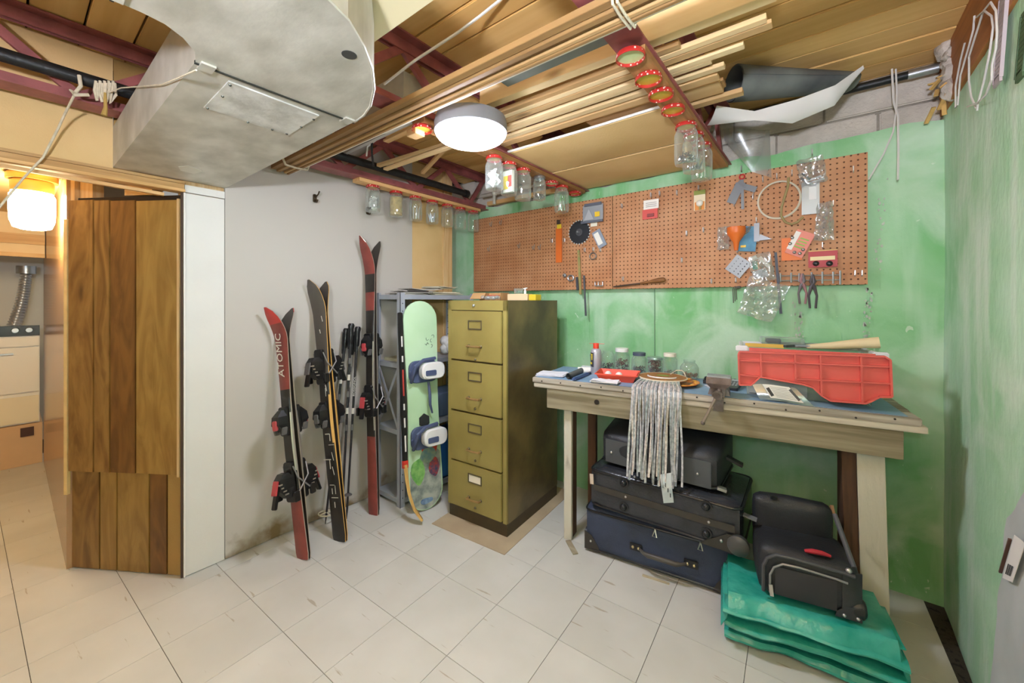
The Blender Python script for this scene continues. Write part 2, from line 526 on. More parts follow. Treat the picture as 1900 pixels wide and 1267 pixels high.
gc = tdx * (edge.dot(tdx) - 3.0) + tdy * 0.0
MB().box((gc.x, gc.y, -0.0034), (6.0, 5.2, 0.002), rz=TA).build('grout_bed', mat('grout', '#b9b3a4', 0.9), floor)
imax = (edge - T0).dot(tdx) / TS
def half_tile(w):
    q = MB(); q.add([(g, g, -0.003), (w, g, -0.003), (w, TS - g, -0.003), (g, TS - g, -0.003), (g, g, 0), (w, g, 0), (w, TS - g, 0), (g, TS - g, 0)],
                    [(0, 1, 5, 4), (1, 2, 6, 5), (2, 3, 7, 6), (3, 0, 4, 7), (4, 5, 6, 7)])
    return q.mesh('cut_tile', MATS['vinyl_tile'])
cut_me = half_tile((imax - math.floor(imax)) * TS) if imax - math.floor(imax) > 0.05 else None
for i in range(-17, int(math.floor(imax)) + 1):
    for j in range(-14, 9):
        p = T0 + tdx * (TS * i) + tdy * (TS * j)
        cx, cy = p.x + TS / 2, p.y + TS / 2
        if cy > YB + 0.1 or cy < YR or cx < -5.2: continue
        if cx < XL - 0.2 and (cy > 0.75 or cy < -1.3): continue
        me = tile_me
        if i == int(math.floor(imax)):
            if cut_me is None: continue
            me = cut_me
        share('tile', me, floor, p, (0, 0, TA))

# ---- back wall: green painted concrete with a rough top, block courses above
def rough_wall(p0, p1, z0, z1, nu, nv, amp, seed, ragged=0.0, th=0.12):
    p0, p1 = Vector(p0), Vector(p1); d = (p1 - p0); n_ = Vector((d.y, -d.x, 0)).normalized()
    def fn(s, t):
        q = p0 + d * s; z = z0 + (z1 - z0) * t
        if t > 0.999: z += ragged * nz((q.x, q.y, 0), 7, seed)
        k = amp * (nz((q.x, q.y, z), 1.7, seed) + 0.35 * nz((q.x, q.y, z), 7, seed))
        return (q.x + n_.x * k, q.y + n_.y * k, z)
    return MB().sheet(fn, nu, nv, th)
wall_back = struct(rough_wall((-3.3, YB, 0), (XR + 0.06, YB, 0), -0.02, 2.115, 90, 44, 0.005, 3.0, 0.035).build('wall_back', M_GREEN, loc=(0, 0, 0), smooth=True))
mb = MB().box((-1.45, YB + 0.085, 2.24), (3.9, 0.1, 0.30))
mb.build('mortar_bed', M_MORTAR, wall_back)
blk = {}
for (z0, z1, off) in ((2.07, 2.213, 0.2), (2.223, 2.375, 0.0)):
    for k in range(-8, 2):
        x0 = 0.005 + k * 0.4 + off - 0.4; x1 = x0 + 0.39
        if x1 > XR + 0.1: x1 = XR + 0.1
        q = MB(); s = (x1 - x0, 0.09, z1 - z0)
        q.box((0, 0, 0), s, bev=0.006)
        if (round(s[0], 3), s[2]) not in blk: blk[(round(s[0], 3), s[2])] = q.mesh('block', M_CONC)
        share('block', blk[(round(s[0], 3), s[2])], wall_back, ((x0 + x1) / 2, YB + 0.068 - 0.004 * random.random(), (z0 + z1) / 2))
# vertical score line and ledge ridge in the paint
MB().box((-0.835, YB - 0.001, 0.72), (0.003, 0.014, 1.36)).build('paint_seam', mat('seam_shadow', '#7fa384', 0.8), wall_back)

# flaked paint along two old cracks in the wall
random.seed(17)
for (u0, v0, u1, v1, n_) in ((1612, 535, 1606, 640, 46), (1478, 560, 1484, 628, 30), (1640, 330, 1625, 520, 22)):
    mb = MB()
    for k in range(n_):
        f = random.random(); p = PY(u0 + (u1 - u0) * f + random.uniform(-7, 7), v0 + (v1 - v0) * f, YB - 0.007)
        r_ = random.uniform(.002, .007)
        mb.prism([(p.x + r_ * math.cos(a) * random.uniform(.5, 1), p.z + r_ * 1.5 * math.sin(a) * random.uniform(.5, 1)) for a in [2 * PI * i / 6 for i in range(6)]], .003, Matrix(((1, 0, 0, 0), (0, 0, -1, p.y), (0, 1, 0, 0), (0, 0, 0, 1))))
    tag(mb.build('paint_flakes', mat('bare_plaster', '#c9cfc2', .9, var=.3, vscale=40), wall_back), kind='stuff')

# ---- right wall
wall_right = struct(rough_wall((XR, YB + 0.06, 0), (XR, YR, 0), -0.02, 2.14, 70, 40, 0.006, 9.0, 0.02).build('wall_right', M_GREEN2, loc=(0, 0, 0), smooth=True))
# rim beam on top of the right wall, with broken end and plaster lump
rim = struct(MB().box((XR + 0.045, 0.0, 2.26), (0.11, 5.1, 0.25)).build('trim_1', wood('rim_beam_wood', '#b0723a', '#8a5226', axis=1, grain=9), loc=(XR, 0, 2.1)))
random.seed(3)
for k in range(9):
    a = Vector((XR - 0.02 - 0.03 * random.random(), 2.42 - 0.10 * random.random(), 2.12 + 0.17 * random.random()))
    MB().beam(a, a + Vector((random.uniform(-.03, .03), random.uniform(-.05, .05), random.uniform(-.1, .02))), 0.014, 0.006).build('wood_splinter', mat('splinter_wood', '#d8b06a', 0.8, var=0.3, vscale=30), rim)
mb = MB()
for k in range(7):
    mb.ball((XR - 0.012 + random.uniform(-.01, .01), 2.37 + random.uniform(-.03, .03), 2.18 + 0.03 * k), 0.032 + 0.012 * random.random(), 14, 10, (0.7, 1, 1))
mb.v = [q + Vector((nz(q, 45, 1), nz(q, 45, 2), nz(q, 45, 3))) * 0.016 for q in mb.v]
mb.build('plaster_lump', mat('plaster', '#cfc6bd', 0.95, var=0.25, vscale=30, bump=0.6), rim, smooth=True)

# ---- rear part of the room (behind the camera)
struct(MB().box(((XL + XR) / 2, YR - 0.05, 1.2), (XR - XL + 0.3, 0.1, 2.4)).build('wall_rear', M_WHITEWALL))
struct(MB().box((XL - 0.05, (-0.62 + YR) / 2, 1.2), (0.1, -YR - 0.62, 2.4)).build('wall_side', M_WHITEWALL))

# ---- left wall: panels on studs
wall_left = struct(MB().box((XL - 0.065, 1.387, 1.19), (0.09, 1.735, 2.38)).build('wall_left', M_PINEZ, loc=(XL, 1.4, 0)))
PW = lambda n, y0, y1, z0, z1, m_, t=0.013, off=0.0: MB().box((XL - t / 2 + off - 0.006, (y0 + y1) / 2, (z0 + z1) / 2), (t + 0.012, y1 - y0, z1 - z0)).build(n, m_, wall_left)
ya = PX(417, 700, XL).y
yb = PX(765, 480, XL).y
yc = PX(822, 480, XL).y
yd = PX(838, 480, XL).y
PW('drywall_panel', 0.522, ya - 0.0015, 0.004, 1.845, M_WHITECOL)
PW('drywall_panel', ya + 0.0015, yb - 0.001, 0.004, 2.37, M_STAINED)
PW('hardboard_panel', yb + 0.001, yc, 0.004, 2.37, M_TANBOARD, 0.008, -0.004)
PW('stud', yc + 0.001, yd, 0.004, 2.37, M_PINEZ, 0.03, 0.006)
PW('filler_strip', 0.522, ya, 1.85, 1.885, M_WHITECOL)
# corner bead
MB().box((XL + 0.003, 0.519, 0.925), (0.012, 0.006, 1.84)).build('corner_bead', mat('bead_white', '#efe9e2', 0.6), wall_left)
MB().box((XL - 0.004, 0.511, 0.925), (0.012, 0.008, 1.84)).build('corner_gap', mat('gap_brown', '#4a362c', 0.9), wall_left)

# ---- header over the passage and hardboard above it
hdr = struct(MB().box((XL - 0.03, -0.05, 1.868), (0.06, 1.14, 0.036)).build('trim_2', M_PINEY, loc=(XL, 0, 1.85)))
MB().box((XL + 0.006, -0.05, 1.853), (0.025, 1.14, 0.012)).build('trim_strip', M_PINEY, hdr)
MB().box((XL - 0.005, -0.05, 1.893), (0.02, 1.14, 0.012)).build('trim_strip', M_PINEY, hdr)
MB().box((XL - 0.01, -0.17, 2.14), (0.012, 0.895, 0.48)).build('hardboard_panel', M_TANBOARD, hdr)
MB().box((XL - 0.012, 0.40, 2.15), (0.012, 0.24, 0.45)).build('hardboard_panel', M_TANBOARD2, hdr)
MB().beam((XL - 0.045, -0.06, 1.842), (XL - 0.03, 0.45, 1.828), 0.02, 0.014).build('loose_batten', M_PINEY, hdr)

# ---- angled wood-panelled wall in the passage
A_ = Vector((-2.418, 0.513, 0)); B_ = Vector((-2.935, 0.186, 0))
WD = (A_ - B_).length; wx = (A_ - B_).normalized(); wn = Vector((wx.y, -wx.x, 0))     # wn faces the room
wall_panel = struct(MB().add([tuple(A_ - wn * .02), tuple(B_ - wn * .02), tuple(B_ - wn * .09), tuple(A_ - wn * .09),
        tuple(A_ - wn * .02 + Vector((0, 0, 1.84))), tuple(B_ - wn * .02 + Vector((0, 0, 1.84))), tuple(B_ - wn * .09 + Vector((0, 0, 1.84))), tuple(A_ - wn * .09 + Vector((0, 0, 1.84)))],
        [(0, 1, 2, 3), (4, 5, 6, 7), (0, 1, 5, 4), (1, 2, 6, 5), (2, 3, 7, 6), (3, 0, 4, 7)]).build('wall_passage', mat('plank_gap', '#2a1b0c', 0.9), loc=tuple(B_)))
M_WP = [wood('panel_walnut', '#96703a', '#6f4b20', axis=2, grain=9, rough=0.4, rnd=0.1, fine=0.12, ax=0.22, dist=2.6),
        wood('panel_honey', '#a07c40', '#86622e', axis=2, grain=9, rough=0.4, rnd=0.1, fine=0.12, ax=0.22, dist=2.6),
        wood('panel_dark', '#7d5426', '#5f3c18', axis=2, grain=9, rough=0.4, rnd=0.1, fine=0.12, ax=0.22, dist=2.6)]
up = [0, 51, 83, 133, 214]; lo_ = [0, 56, 90, 153, 187, 218]
FW = frame(B_, wx, wn)           # x along the wall, y up, z out
def plank(x0, x1, z0, z1, t, m_):
    MB().box(((x0 + x1) / 2, (z0 + z1) / 2, t - 0.008), (x1 - x0, z1 - z0, 0.014), FW, bev=0.0012).build('plank', m_, wall_panel)
for k in range(4):
    plank(up[k] / 218 * WD + 0.0032, up[k + 1] / 218 * WD - 0.0032, 0.488 + 0.002 * k, 1.822 - 0.004 * k, 0.010, [M_WP[0], M_WP[0], M_WP[2], M_WP[1]][k])
for k in range(5):
    plank(lo_[k] / 218 * WD + 0.0032, lo_[k + 1] / 218 * WD - 0.0032, 0.004, 0.52, -0.006, [M_WP[0], M_WP[1], M_WP[1], M_WP[2], M_TANBOARD2][k])
MB().box((WD - 0.012, 1.15, 0.004), (0.012, 1.33, 0.012), FW).build('edge_strip', M_PINEZ, wall_panel)
MB().box((-0.012, 1.05, 0.0), (0.018, 1.36, 0.02), FW).build('edge_strip', mat('blond_trim', '#e6c68a', 0.5, var=0.15, vscale=20), wall_panel)
# framing seen above the panels
MB().box((0.06, 1.89, -0.05), (0.07, 0.12, 0.05), FW).build('stud', M_PINEZ, wall_panel)
MB().box((0.36, 1.87, -0.04), (0.15, 0.05, 0.05), FW).build('blocking', M_PINE, wall_panel)
MB().box((0.0, 1.90, -0.03), (0.04, 0.16, 0.05), FW).build('stud', M_PINEZ, wall_panel)

# ---- passage beyond the opening
HY = 0.175
wall_hall = struct(MB().box((-3.99, HY + 0.03, 0.99), (2.10, 0.06, 1.98)).build('wall_hall', mat('glossy_brown_panel', '#b08a63', 0.2, var=0.25, vscale=5, stretch=(6, 1, 0.3), col2='#9a7450')))
struct(MB().box((-4.1, -1.25, 0.99), (3.4, 0.06, 1.98)).build('wall_hall_side', M_WHITEWALL))
struct(MB().box((-4.18, -0.35, 2.0), (3.36, 1.84, 0.04)).build('ceiling_hall', mat('hall_ceiling_board', '#d8b884', 0.7, var=0.1, vscale=3)))
hh = struct(MB().box((-4.75, -0.53, 1.82), (0.06, 1.40, 0.32)).build('trim_3', mat('hall_cream', '#dcc196', 0.7, var=0.08, vscale=4)))
MB().box((-4.715, -0.53, 1.79), (0.03, 1.40, 0.075)).build('trim_board', M_PINEY, hh)
MB().box((-4.715, -0.53, 1.67), (0.03, 1.40, 0.03)).build('trim_board', M_PINEY, hh)
struct(MB().box((-5.9, -0.4, 0.99), (0.06, 1.8, 1.98)).build('wall_laundry', mat('laundry_white', '#dcd8d0', 0.8)))

# ---- ceiling deck of single planks
ceiling = struct(MB().box(((XL + XR) / 2 - 0.1, (YB + YR) / 2, ZD + 0.04), (XR - XL + 0.5, YB - YR + 0.4, 0.02)).build('ceiling', mat('deck_gap', '#2b1c10', 0.9), loc=(0, 0, ZD)))
pk = 0.138; y = YR - 0.05; k = 0
me_pl = MB().box((0, 0, 0), (XR - XL + 0.3, pk - 0.007, 0.03), bev=0.003).mesh('deck_plank', M_DECK)
while y < YB + 0.15:
    share('deck_plank', me_pl, ceiling, ((XL + XR) / 2, y, 0.015 + 0.0015 * (k % 3))); y += pk; k += 1
struct(MB().box((-0.89, -0.6, 2.087), (0.38, 2.52, 0.006)).build('ceiling_panel', mat('cream_ceiling_board', '#ddcfa8', 0.8, var=0.06, vscale=3)))

# ================================================================== DUCT
ZB, ZT = 1.905, 2.08
duct = thing('air_duct', 'big grey sheet metal air duct turning a corner under the steel joists', 'duct', (-2.0, 0.48, ZB))
MB().box((-1.805, 0.483, (ZB + ZT) / 2), (1.225, 0.41, ZT - ZB)).build('straight_section', M_GALV, duct)
outer = [(-1.19, 0.688), (-1.12, 0.680), (-1.053, 0.660), (-0.958, 0.612), (-0.878, 0.555), (-0.817, 0.495), (-0.766, 0.43), (-0.737, 0.36), (-0.722, 0.25), (-0.718, 0.12)]
inner = [(-1.066, 0.12), (-1.068, 0.165), (-1.075, 0.20), (-1.10, 0.235), (-1.14, 0.265), (-1.19, 0.278)]
MB().prism(outer + inner, ZT - ZB, z0=ZB - 0.002).build('elbow', M_GALV, duct)
MB().box((-0.892, -1.2, (ZB + ZT) / 2), (0.348, 2.64, ZT - ZB)).build('straight_section', M_GALV, duct)
M_SEAM = mat('duct_seam', '#26261f', 0.7)
MB().box((-1.191, 0.483, ZB - 0.001), (0.006, 0.414, 0.008)).build('seam', M_SEAM, duct)
MB().box((-0.892, 0.121, ZB - 0.001), (0.354, 0.006, 0.008)).build('seam', M_SEAM, duct)
for (x, y) in ((-1.191, 0.30), (-1.191, 0.665), (-0.745, 0.121), (-1.04, 0.121)):
    MB().box((x, y, ZB - 0.004), (0.04, 0.03, 0.006)).build('corner_clip', M_GALV, duct)
# bent edge flange of the outer curve
mb = MB(); mb.tube([(x, y, ZB - 0.001) for x, y in outer], 0.004, 6); mb.build('edge_flange', M_GALV, duct)
def onduct(u, v): return PZ(u, v, ZB)
pts = [onduct(*p) for p in ((424, 149), (592, 213), (535, 249), (470, 228), (428, 213), (378, 198))]
mb = MB(); n = len(pts); D = Vector((0, 0, -0.004))
mb.add([tuple(p + Vector((0, 0, 0.001))) for p in pts] + [tuple(p + D) for p in pts], [tuple(range(n)), tuple(range(2 * n - 1, n - 1, -1))] + [(i, (i + 1) % n, (i + 1) % n + n, i + n) for i in range(n)])
plate = mb.build('patch_plate', mat('patch_aluminium', '#e2e1dc', 0.5, metal=0.2, col2='#bcbbb3', vscale=14, bump=0.2, bscale=40), duct)
for (u, v) in ((427, 155), (413, 176), (582, 219), (559, 233), (532, 246), (505, 238), (460, 224), (385, 198)):
    MB().ball(onduct(u, v) + Vector((0, 0, -0.004)), 0.004, 8, 6).build('screw', mat('dark_screw', '#4a4a45', 0.4, metal=0.7), plate)
p = onduct(648, 100)
MB().lathe([(0.013, 0.002), (0.017, 0.001), (0.017, -0.003), (0.012, -0.003)], tuple(p), 20).build('vent_ring', mat('ring_dark', '#3a3a38', 0.5), duct, smooth=True)
MB().lathe([(0.0, 0.0005), (0.012, 0.0005), (0.012, -0.0025), (0.0, -0.0025)], tuple(p), 16).build('vent_hole', mat('hole_black', '#050505', 0.9), duct)
q = [onduct(*p) for p in ((331, 309), (350, 307), (376, 317), (360, 322), (335, 316))]
MB().add([tuple(a + Vector((0, 0, -0.0015))) for a in q] + [tuple(a) for a in q], [(0, 1, 2, 3, 4), (5, 6, 7, 8, 9)] + [(i, (i + 1) % 5, (i + 1) % 5 + 5, i + 5) for i in range(5)]).build('torn_label', mat('old_label', '#d6d3c8', 0.8), duct)

# ================================================================== STEEL JOISTS
JX = (-2.275, -1.335, -0.455)
jl = ('red steel bar joist beside the cream drywall, carrying the black pipe', 'red steel bar joist over the round ceiling lamp', 'red steel bar joist with empty jar lids under it, nearest the green side wall')
for jx, lb in zip(JX, jl):
    t = thing('steel_joist', lb, 'joist', (jx, 0, ZJ), group=None)
    y0, y1 = YR + 0.02, YB + 0.0
    yc_ = (y0 + y1) / 2; ln = y1 - y0
    MB().box((jx, yc_, ZJ + 0.003), (0.095, ln, 0.006)).box((jx - 0.012, yc_, ZJ + 0.024), (0.006, ln, 0.042)).box((jx + 0.012, yc_, ZJ + 0.024), (0.006, ln, 0.042)).build('bottom_chord', M_RED, t)
    MB().box((jx, yc_, ZD - 0.004), (0.11, ln, 0.007)).box((jx - 0.012, yc_, ZD - 0.028), (0.006, ln, 0.045)).box((jx + 0.012, yc_, ZD - 0.028), (0.006, ln, 0.045)).build('top_chord', M_RED, t)
    y = y0 + (0.32 if jx == JX[2] else 0.05); up_ = True
    while y < y1 - 0.1:
        a = Vector((jx, y, ZJ + 0.03 if up_ else ZD - 0.035)); y2 = min(y + 0.27, y1 - 0.02)
        b2 = Vector((jx, y2, ZD - 0.035 if up_ else ZJ + 0.03))
        MB().beam(a, b2, 0.018, 0.032, up=(0, 0, 1)).build('web_bar', M_RED, t)
        y = y2; up_ = not up_

# black iron pipe along the first joist, conduit by the block wall, small pipes in the corner
mb = MB().tube([(-2.205, YR + 0.05, 2.17), (-2.205, 0.6, 2.168), (-2.205, 2.20, 2.165)], 0.024, 12)
mb.tube([(-2.205, 2.20, 2.165), (-2.205, 2.235, 2.165)], 0.030, 12)
tag(mb.build('iron_pipe', M_BLACK, smooth=True), 'long black iron pipe lying along the joist by the cream drywall', 'pipe')
cdt = thing('conduit', 'dark metal conduit running over the bare concrete blocks', 'conduit', (0.1, 2.45, 2.32))
MB().tube([(-0.42, 2.455, 2.325), (0.20, 2.452, 2.322), (0.30, 2.452, 2.322)], 0.017, 10).build('tube', M_BLACK, cdt, smooth=True)
MB().tube([(0.29, 2.452, 2.322), (0.385, 2.452, 2.322)], 0.019, 10).build('coupling', M_STEEL, cdt, smooth=True)
cp = thing('corner_pipe', 'grey metal pipe with elbow in the far ceiling corner behind the jars', 'pipe', (-1.9, 2.43, 2.16))
MB().tube([(-2.22, 2.42, 2.19), (-1.9, 2.425, 2.19), (-1.42, 2.43, 2.19)], 0.016, 10).build('tube', M_GALV, cp, smooth=True)
MB().tube([(-2.08, 2.41, 2.10), (-2.08, 2.41, 2.37)], 0.014, 10).build('riser', M_GALV, cp, smooth=True)
MB().ball((-2.08, 2.415, 2.19), 0.026, 10, 8).build('elbow_fitting', M_GALV, cp, smooth=True)
MB().box((-1.85, 2.42, 2.2), (0.04, 0.05, 0.05)).build('junction_box', M_STEEL, cp)
tag(MB().beam((-2.18, 2.45, 2.125), (-1.42, 2.45, 2.125), 0.03, 0.03).build('wood_cleat', M_PINE), 'brown wooden cleat on top of the green wall in the far corner', 'wood strip')

# ================================================================== CEILING LAMP
LP = Vector((-1.165, 1.20, 1.982))
lamp = thing('ceiling_lamp', 'round white glass ceiling lamp glowing between the joists', 'lamp', LP)
MB().lathe([(0.02, 0.108), (0.147, 0.106), (0.152, 0.082), (0.152, 0.05), (0.146, 0.046), (0.02, 0.046)], tuple(LP), 40).build('base_ring', mat('lamp_grey_metal', '#7d7b80', 0.5), lamp, smooth=True)
MB().lathe([(0.145, 0.048), (0.146, 0.040), (0.136, 0.028), (0.114, 0.016), (0.084, 0.008), (0.05, 0.003), (0.001, 0.001)], tuple(LP), 40).build('glass_dome', emit('lamp_glow', (0.94, 0.98, 1.12, 1), LAMP_STRENGTH), lamp, smooth=True)
# added fill light, out of view: a hanging globe in the rear part
RP = (-0.12, -1.45, 1.90)
rl = thing('fill_globe', 'round white globe fill light added unseen in the rear half of the room', 'lamp', (RP[0], RP[1], ZD))
MB().tube([(RP[0], RP[1], ZD), (RP[0], RP[1], RP[2] + 0.12)], 0.006, 8).build('cord', M_BLACK, rl, smooth=True)
MB().lathe([(0.001, 0.15), (0.05, 0.15), (0.06, 0.12), (0.06, 0.105), (0.001, 0.105)], RP, 20).build('cap', MATS['lamp_grey_metal'], rl, smooth=True)
MB().ball(RP, 0.12, 24, 16).build('globe', emit('rear_fill_glow', (0.94, 0.98, 1.12, 1), REAR_FILL_STRENGTH), rl, smooth=True)
# unseen uplighter added to brighten the ceiling, its opaque bowl shielding below
UP = (0.02, -0.55)
ul = thing('floor_lamp', 'added fill uplighter with open metal bowl behind the view', 'lamp', (UP[0], UP[1], 0))
MB().lathe([(.001, 0), (.14, 0), (.14, .012), (.02, .03), (.001, .03)], (UP[0], UP[1], .001), 28).build('foot', M_BLACK, ul, smooth=True)
MB().rod((UP[0], UP[1], .03), (UP[0], UP[1], 1.42), .012, 10).build('pole', M_BLACK, ul)
MB().lathe([(.012, 1.42), (.06, 1.44), (.13, 1.49), (.16, 1.54), (.165, 1.54), (.135, 1.485), (.06, 1.432), (.001, 1.415)], (UP[0], UP[1], 0), 32, caps=False).build('bowl', M_STEEL, ul, smooth=True)
MB().ball((UP[0], UP[1], 1.535), .07, 24, 16).build('bulb', emit('uplight_fill_glow', (0.94, 0.98, 1.12, 1), UPLIGHT_FILL_STRENGTH), ul, smooth=True)

# ================================================================== JAR RAILS AND JARS
ZR0 = 2.068
rails = [(JX[0], 1.335, 2.43, 'pale wooden strip screwed under the joist by the cream drywall, carrying seven jars', M_PINEY, -0.012),
         (JX[1], 1.06, 2.46, 'wooden strip under the joist behind the round lamp, carrying five jars', wood('rail_brown', '#a87745', '#8a5c30', axis=1, grain=12), 0.0),
         (JX[2], 1.165, 2.46, 'brown wooden strip with four empty lids and three jars under it', wood('rail_brown2', '#b98a55', '#94643a', axis=1, grain=12), 0.0)]
RAIL = []
for x, y0, y1, lb, m_, dx in rails:
    RAIL.append(tag(MB().box((x + dx, (y0 + y1) / 2, (ZR0 + ZJ - 0.0005) / 2), (0.078, y1 - y0, ZJ - 0.0005 - ZR0)).build('jar_rail', m_), lb, 'wood strip'))

M_GLASS = glass('jar_glass', alpha=0.30)
def lid_mat():
    m, nt, b = _new('red_dotted_lid')
    tc = nt.nodes.new('ShaderNodeTexCoord'); vo = nt.nodes.new('ShaderNodeTexVoronoi'); vo.inputs['Scale'].default_value = 85
    nt.links.new(tc.outputs['Object'], vo.inputs['Vector'])
    r = nt.nodes.new('ShaderNodeValToRGB'); e = r.color_ramp.elements
    e[0].position, e[1].position = 0.22, 0.26; e[0].color, e[1].color = lin('#f0dcd0'), lin('#b82e2a')
    nt.links.new(vo.outputs['Distance'], r.inputs['Fac']); nt.links.new(r.outputs['Color'], b.inputs['Base Color'])
    b.inputs['Roughness'].default_value = 0.35
    return m
M_LID = lid_mat()
M_LIDIN = mat('lid_gold_lacquer', '#d8c24a', 0.3, metal=0.3, var=0.15, vscale=20)
M_LIDGREEN = mat('lid_pale_lacquer', '#c9d8a0', 0.3)
JAR_H, JAR_R = 0.165, 0.046
def jar_profile(h, r):
    o = [(r * .80, 0), (r * .80, -.016), (r * .88, -.024), (r, -.040), (r * 1.01, -h * .5), (r, -h + .02), (r * .93, -h + .004), (r * .7, -h), (0.001, -h + .006)]
    return o
jar_glass_me = MB().lathe(jar_profile(JAR_H, JAR_R), seg=20, caps=False).mesh('glass_body', M_GLASS, True)
def lid_mesh(inner, nm, outer=None):
    q = MB().lathe([(0.0, 0.0), (0.040, 0.0), (0.0425, -0.003), (0.0425, -0.016), (0.0405, -0.016), (0.0405, -0.006), (0.0, -0.006)], seg=24, caps=False)
    me = q.mesh(nm, outer or M_LID, True); me.materials.append(inner)
    for p_ in me.polygons:
        if p_.normal.z < -0.5 and abs(p_.center.z + 0.006) < 0.002: p_.material_index = 1
    return me
lid_me = lid_mesh(M_LIDIN, 'lid')
lid_me2 = lid_mesh(M_LIDGREEN, 'lid_pale')
lid_silver = lid_mesh(M_STEEL, 'lid_silver', M_STEEL)

def filler(kind, seed, r=JAR_R * .88, h=JAR_H):
    """what the jar holds, resting on its bottom (z = -h)"""
    rnd = random.Random(seed); q = MB(); z0 = -h + 0.010
    if kind == 'paper':
        for k in range(5):
            a = rnd.uniform(0, 6.28)
            q.sheet(lambda s, t, a=a, k=k: ((s - .5) * r * 1.5 * math.cos(a) + .006 * math.sin(9 * t + k), (s - .5) * r * 1.5 * math.sin(a) + .006 * math.cos(7 * t), z0 + .01 + .006 * k + t * .055 + .006 * math.sin(8 * s + k)), 6, 6, 0.0006)
        return q, mat('crumpled_paper', '#eceae4', 0.8, var=0.2, vscale=30)
    if kind == 'tan':
        q.lathe([(0.0, z0), (r, z0 + .002), (r, -.035), (0.0, -.033)], seg=16)
        return q, mat('tan_filling', '#cdb27c', 0.9, var=0.25, vscale=40, bump=0.4)
    if kind == 'bars':
        for k in range(10):
            a = rnd.uniform(0, 6.28); d = rnd.uniform(.2, .75) * r
            p = Vector((d * math.cos(a), d * math.sin(a), z0 + .004)); q.rod(p, p + Vector((rnd.uniform(-.008, .008), rnd.uniform(-.008, .008), rnd.uniform(.06, .095))), 0.0032, 6)
        return q, mat('pale_dowels', '#cfcabd', 0.6)
    if kind == 'screws':
        for k in range(70):
            a = rnd.uniform(0, 6.28); d = (rnd.random() ** .5) * r * .85; z = z0 + .004 + rnd.random() * .035
            p = Vector((d * math.cos(a), d * math.sin(a), z)); dr = Vector((rnd.uniform(-1, 1), rnd.uniform(-1, 1), rnd.uniform(-.6, .6))).normalized() * .008
            if (p + dr).xy.length < r and (p - dr).xy.length < r: q.rod(p - dr, p + dr, 0.0018, 5)
        return q, mat('mixed_screws', '#8d8a86', 0.4, metal=0.7, var=0.4, vscale=90)
    if kind == 'nails':
        for k in range(26):
            a = rnd.uniform(0, 6.28); d = (rnd.random() ** .5) * r * .6
            p = Vector((d * math.cos(a), d * math.sin(a), z0 + .006)); q.rod(p, p + Vector((rnd.uniform(-.018, .018), rnd.uniform(-.018, .018), rnd.uniform(.03, .07))), 0.0016, 5)
        return q, M_STEEL
    if kind == 'card':
        q.box((0, 0, z0 + .062), (r * 1.5, r * .5, .115)); return q, mat('white_card_packet', '#eeeae0', 0.6)
    if kind == 'green':
        for k in range(8):
            a = rnd.uniform(0, 6.28); p = Vector((.5 * r * math.cos(a), .5 * r * math.sin(a), z0 + .004)); q.rod(p, p + Vector((-.01 * math.cos(a), -.01 * math.sin(a), rnd.uniform(.07, .10))), 0.004, 6)
        return q, mat('green_wire_bits', '#4f9a4c', 0.5, col2='#d8dcd6', vscale=25)
    return None, None

def hanging_jar(pos, kind, label, group, seed, lid=lid_me, sc=1.0, label_paper=False):
    j = thing('storage_jar', label, 'jar', pos, rz=random.uniform(0, 6.28), group=group)
    j.scale = (sc, sc, sc)
    share('lid', lid, j)
    gl = share('glass_body', jar_glass_me, j, (0, 0, -0.006))
    q, m_ = filler(kind, seed)
    if q:
        c = bpy.data.objects.new('contents', q.mesh('contents', m_, kind not in ('card',))); c.parent = j; c.location = (0, 0, -0.006); COL.objects.link(c)
        if kind == 'card':
            c2 = MB().box((-JAR_R * .25, -JAR_R * .25, -.105), (JAR_R * .62, .004, .07)).build('yellow_print', mat('yellow_print', '#e9c72f', 0.5), j, world=False)
            c3 = MB().box((JAR_R * .36, -JAR_R * .25, -.10), (JAR_R * .5, .004, .06)).build('red_print', mat('red_print', '#c8544a', 0.5), j, world=False)
    return j

zj = ZR0 - 0.0006
r1 = [(692, 'paper', 'hanging glass jar stuffed with crumpled white paper'), (735, 'tan', 'hanging glass jar filled with tan material'),
      (771, 'bars', 'hanging glass jar holding short pale dowels'), (802, 'nails', 'hanging glass jar holding steel nails, under the pale strip'),
      (830, None, 'empty hanging glass jar next to the jar of nails on the pale strip'), (854, None, 'middle one of the three empty jars under the pale strip'), (878, None, 'empty hanging glass jar at the green wall end of the pale strip')]
for k, (u, kind, lb) in enumerate(r1):
    p = PX(u, 360, JX[0] - 0.012); hanging_jar((JX[0] - 0.012, p.y, zj), kind, lb, 'jars hanging along the cream wall', k)
r2 = [(917, 'paper', 'hanging glass jar half full of white paper scraps beside the round lamp', lid_me, 1.0), (944, 'card', 'hanging glass jar with a yellow and white card packet inside', lid_me, 1.0),
      (970, None, 'empty hanging glass jar under the strip behind the lamp', lid_me, 1.02), (1001, 'screws', 'smaller hanging glass jar with silver lid and screws', lid_silver, 0.82),
      (1042, 'green', 'hanging glass jar holding green wires in front of the green wall', lid_me, 1.0)]
for k, (u, kind, lb, ld, s) in enumerate(r2):
    p = PX(u, 330, JX[1]); hanging_jar((JX[1], p.y, zj), kind, lb, 'jars hanging behind the round lamp', 20 + k, ld, s)
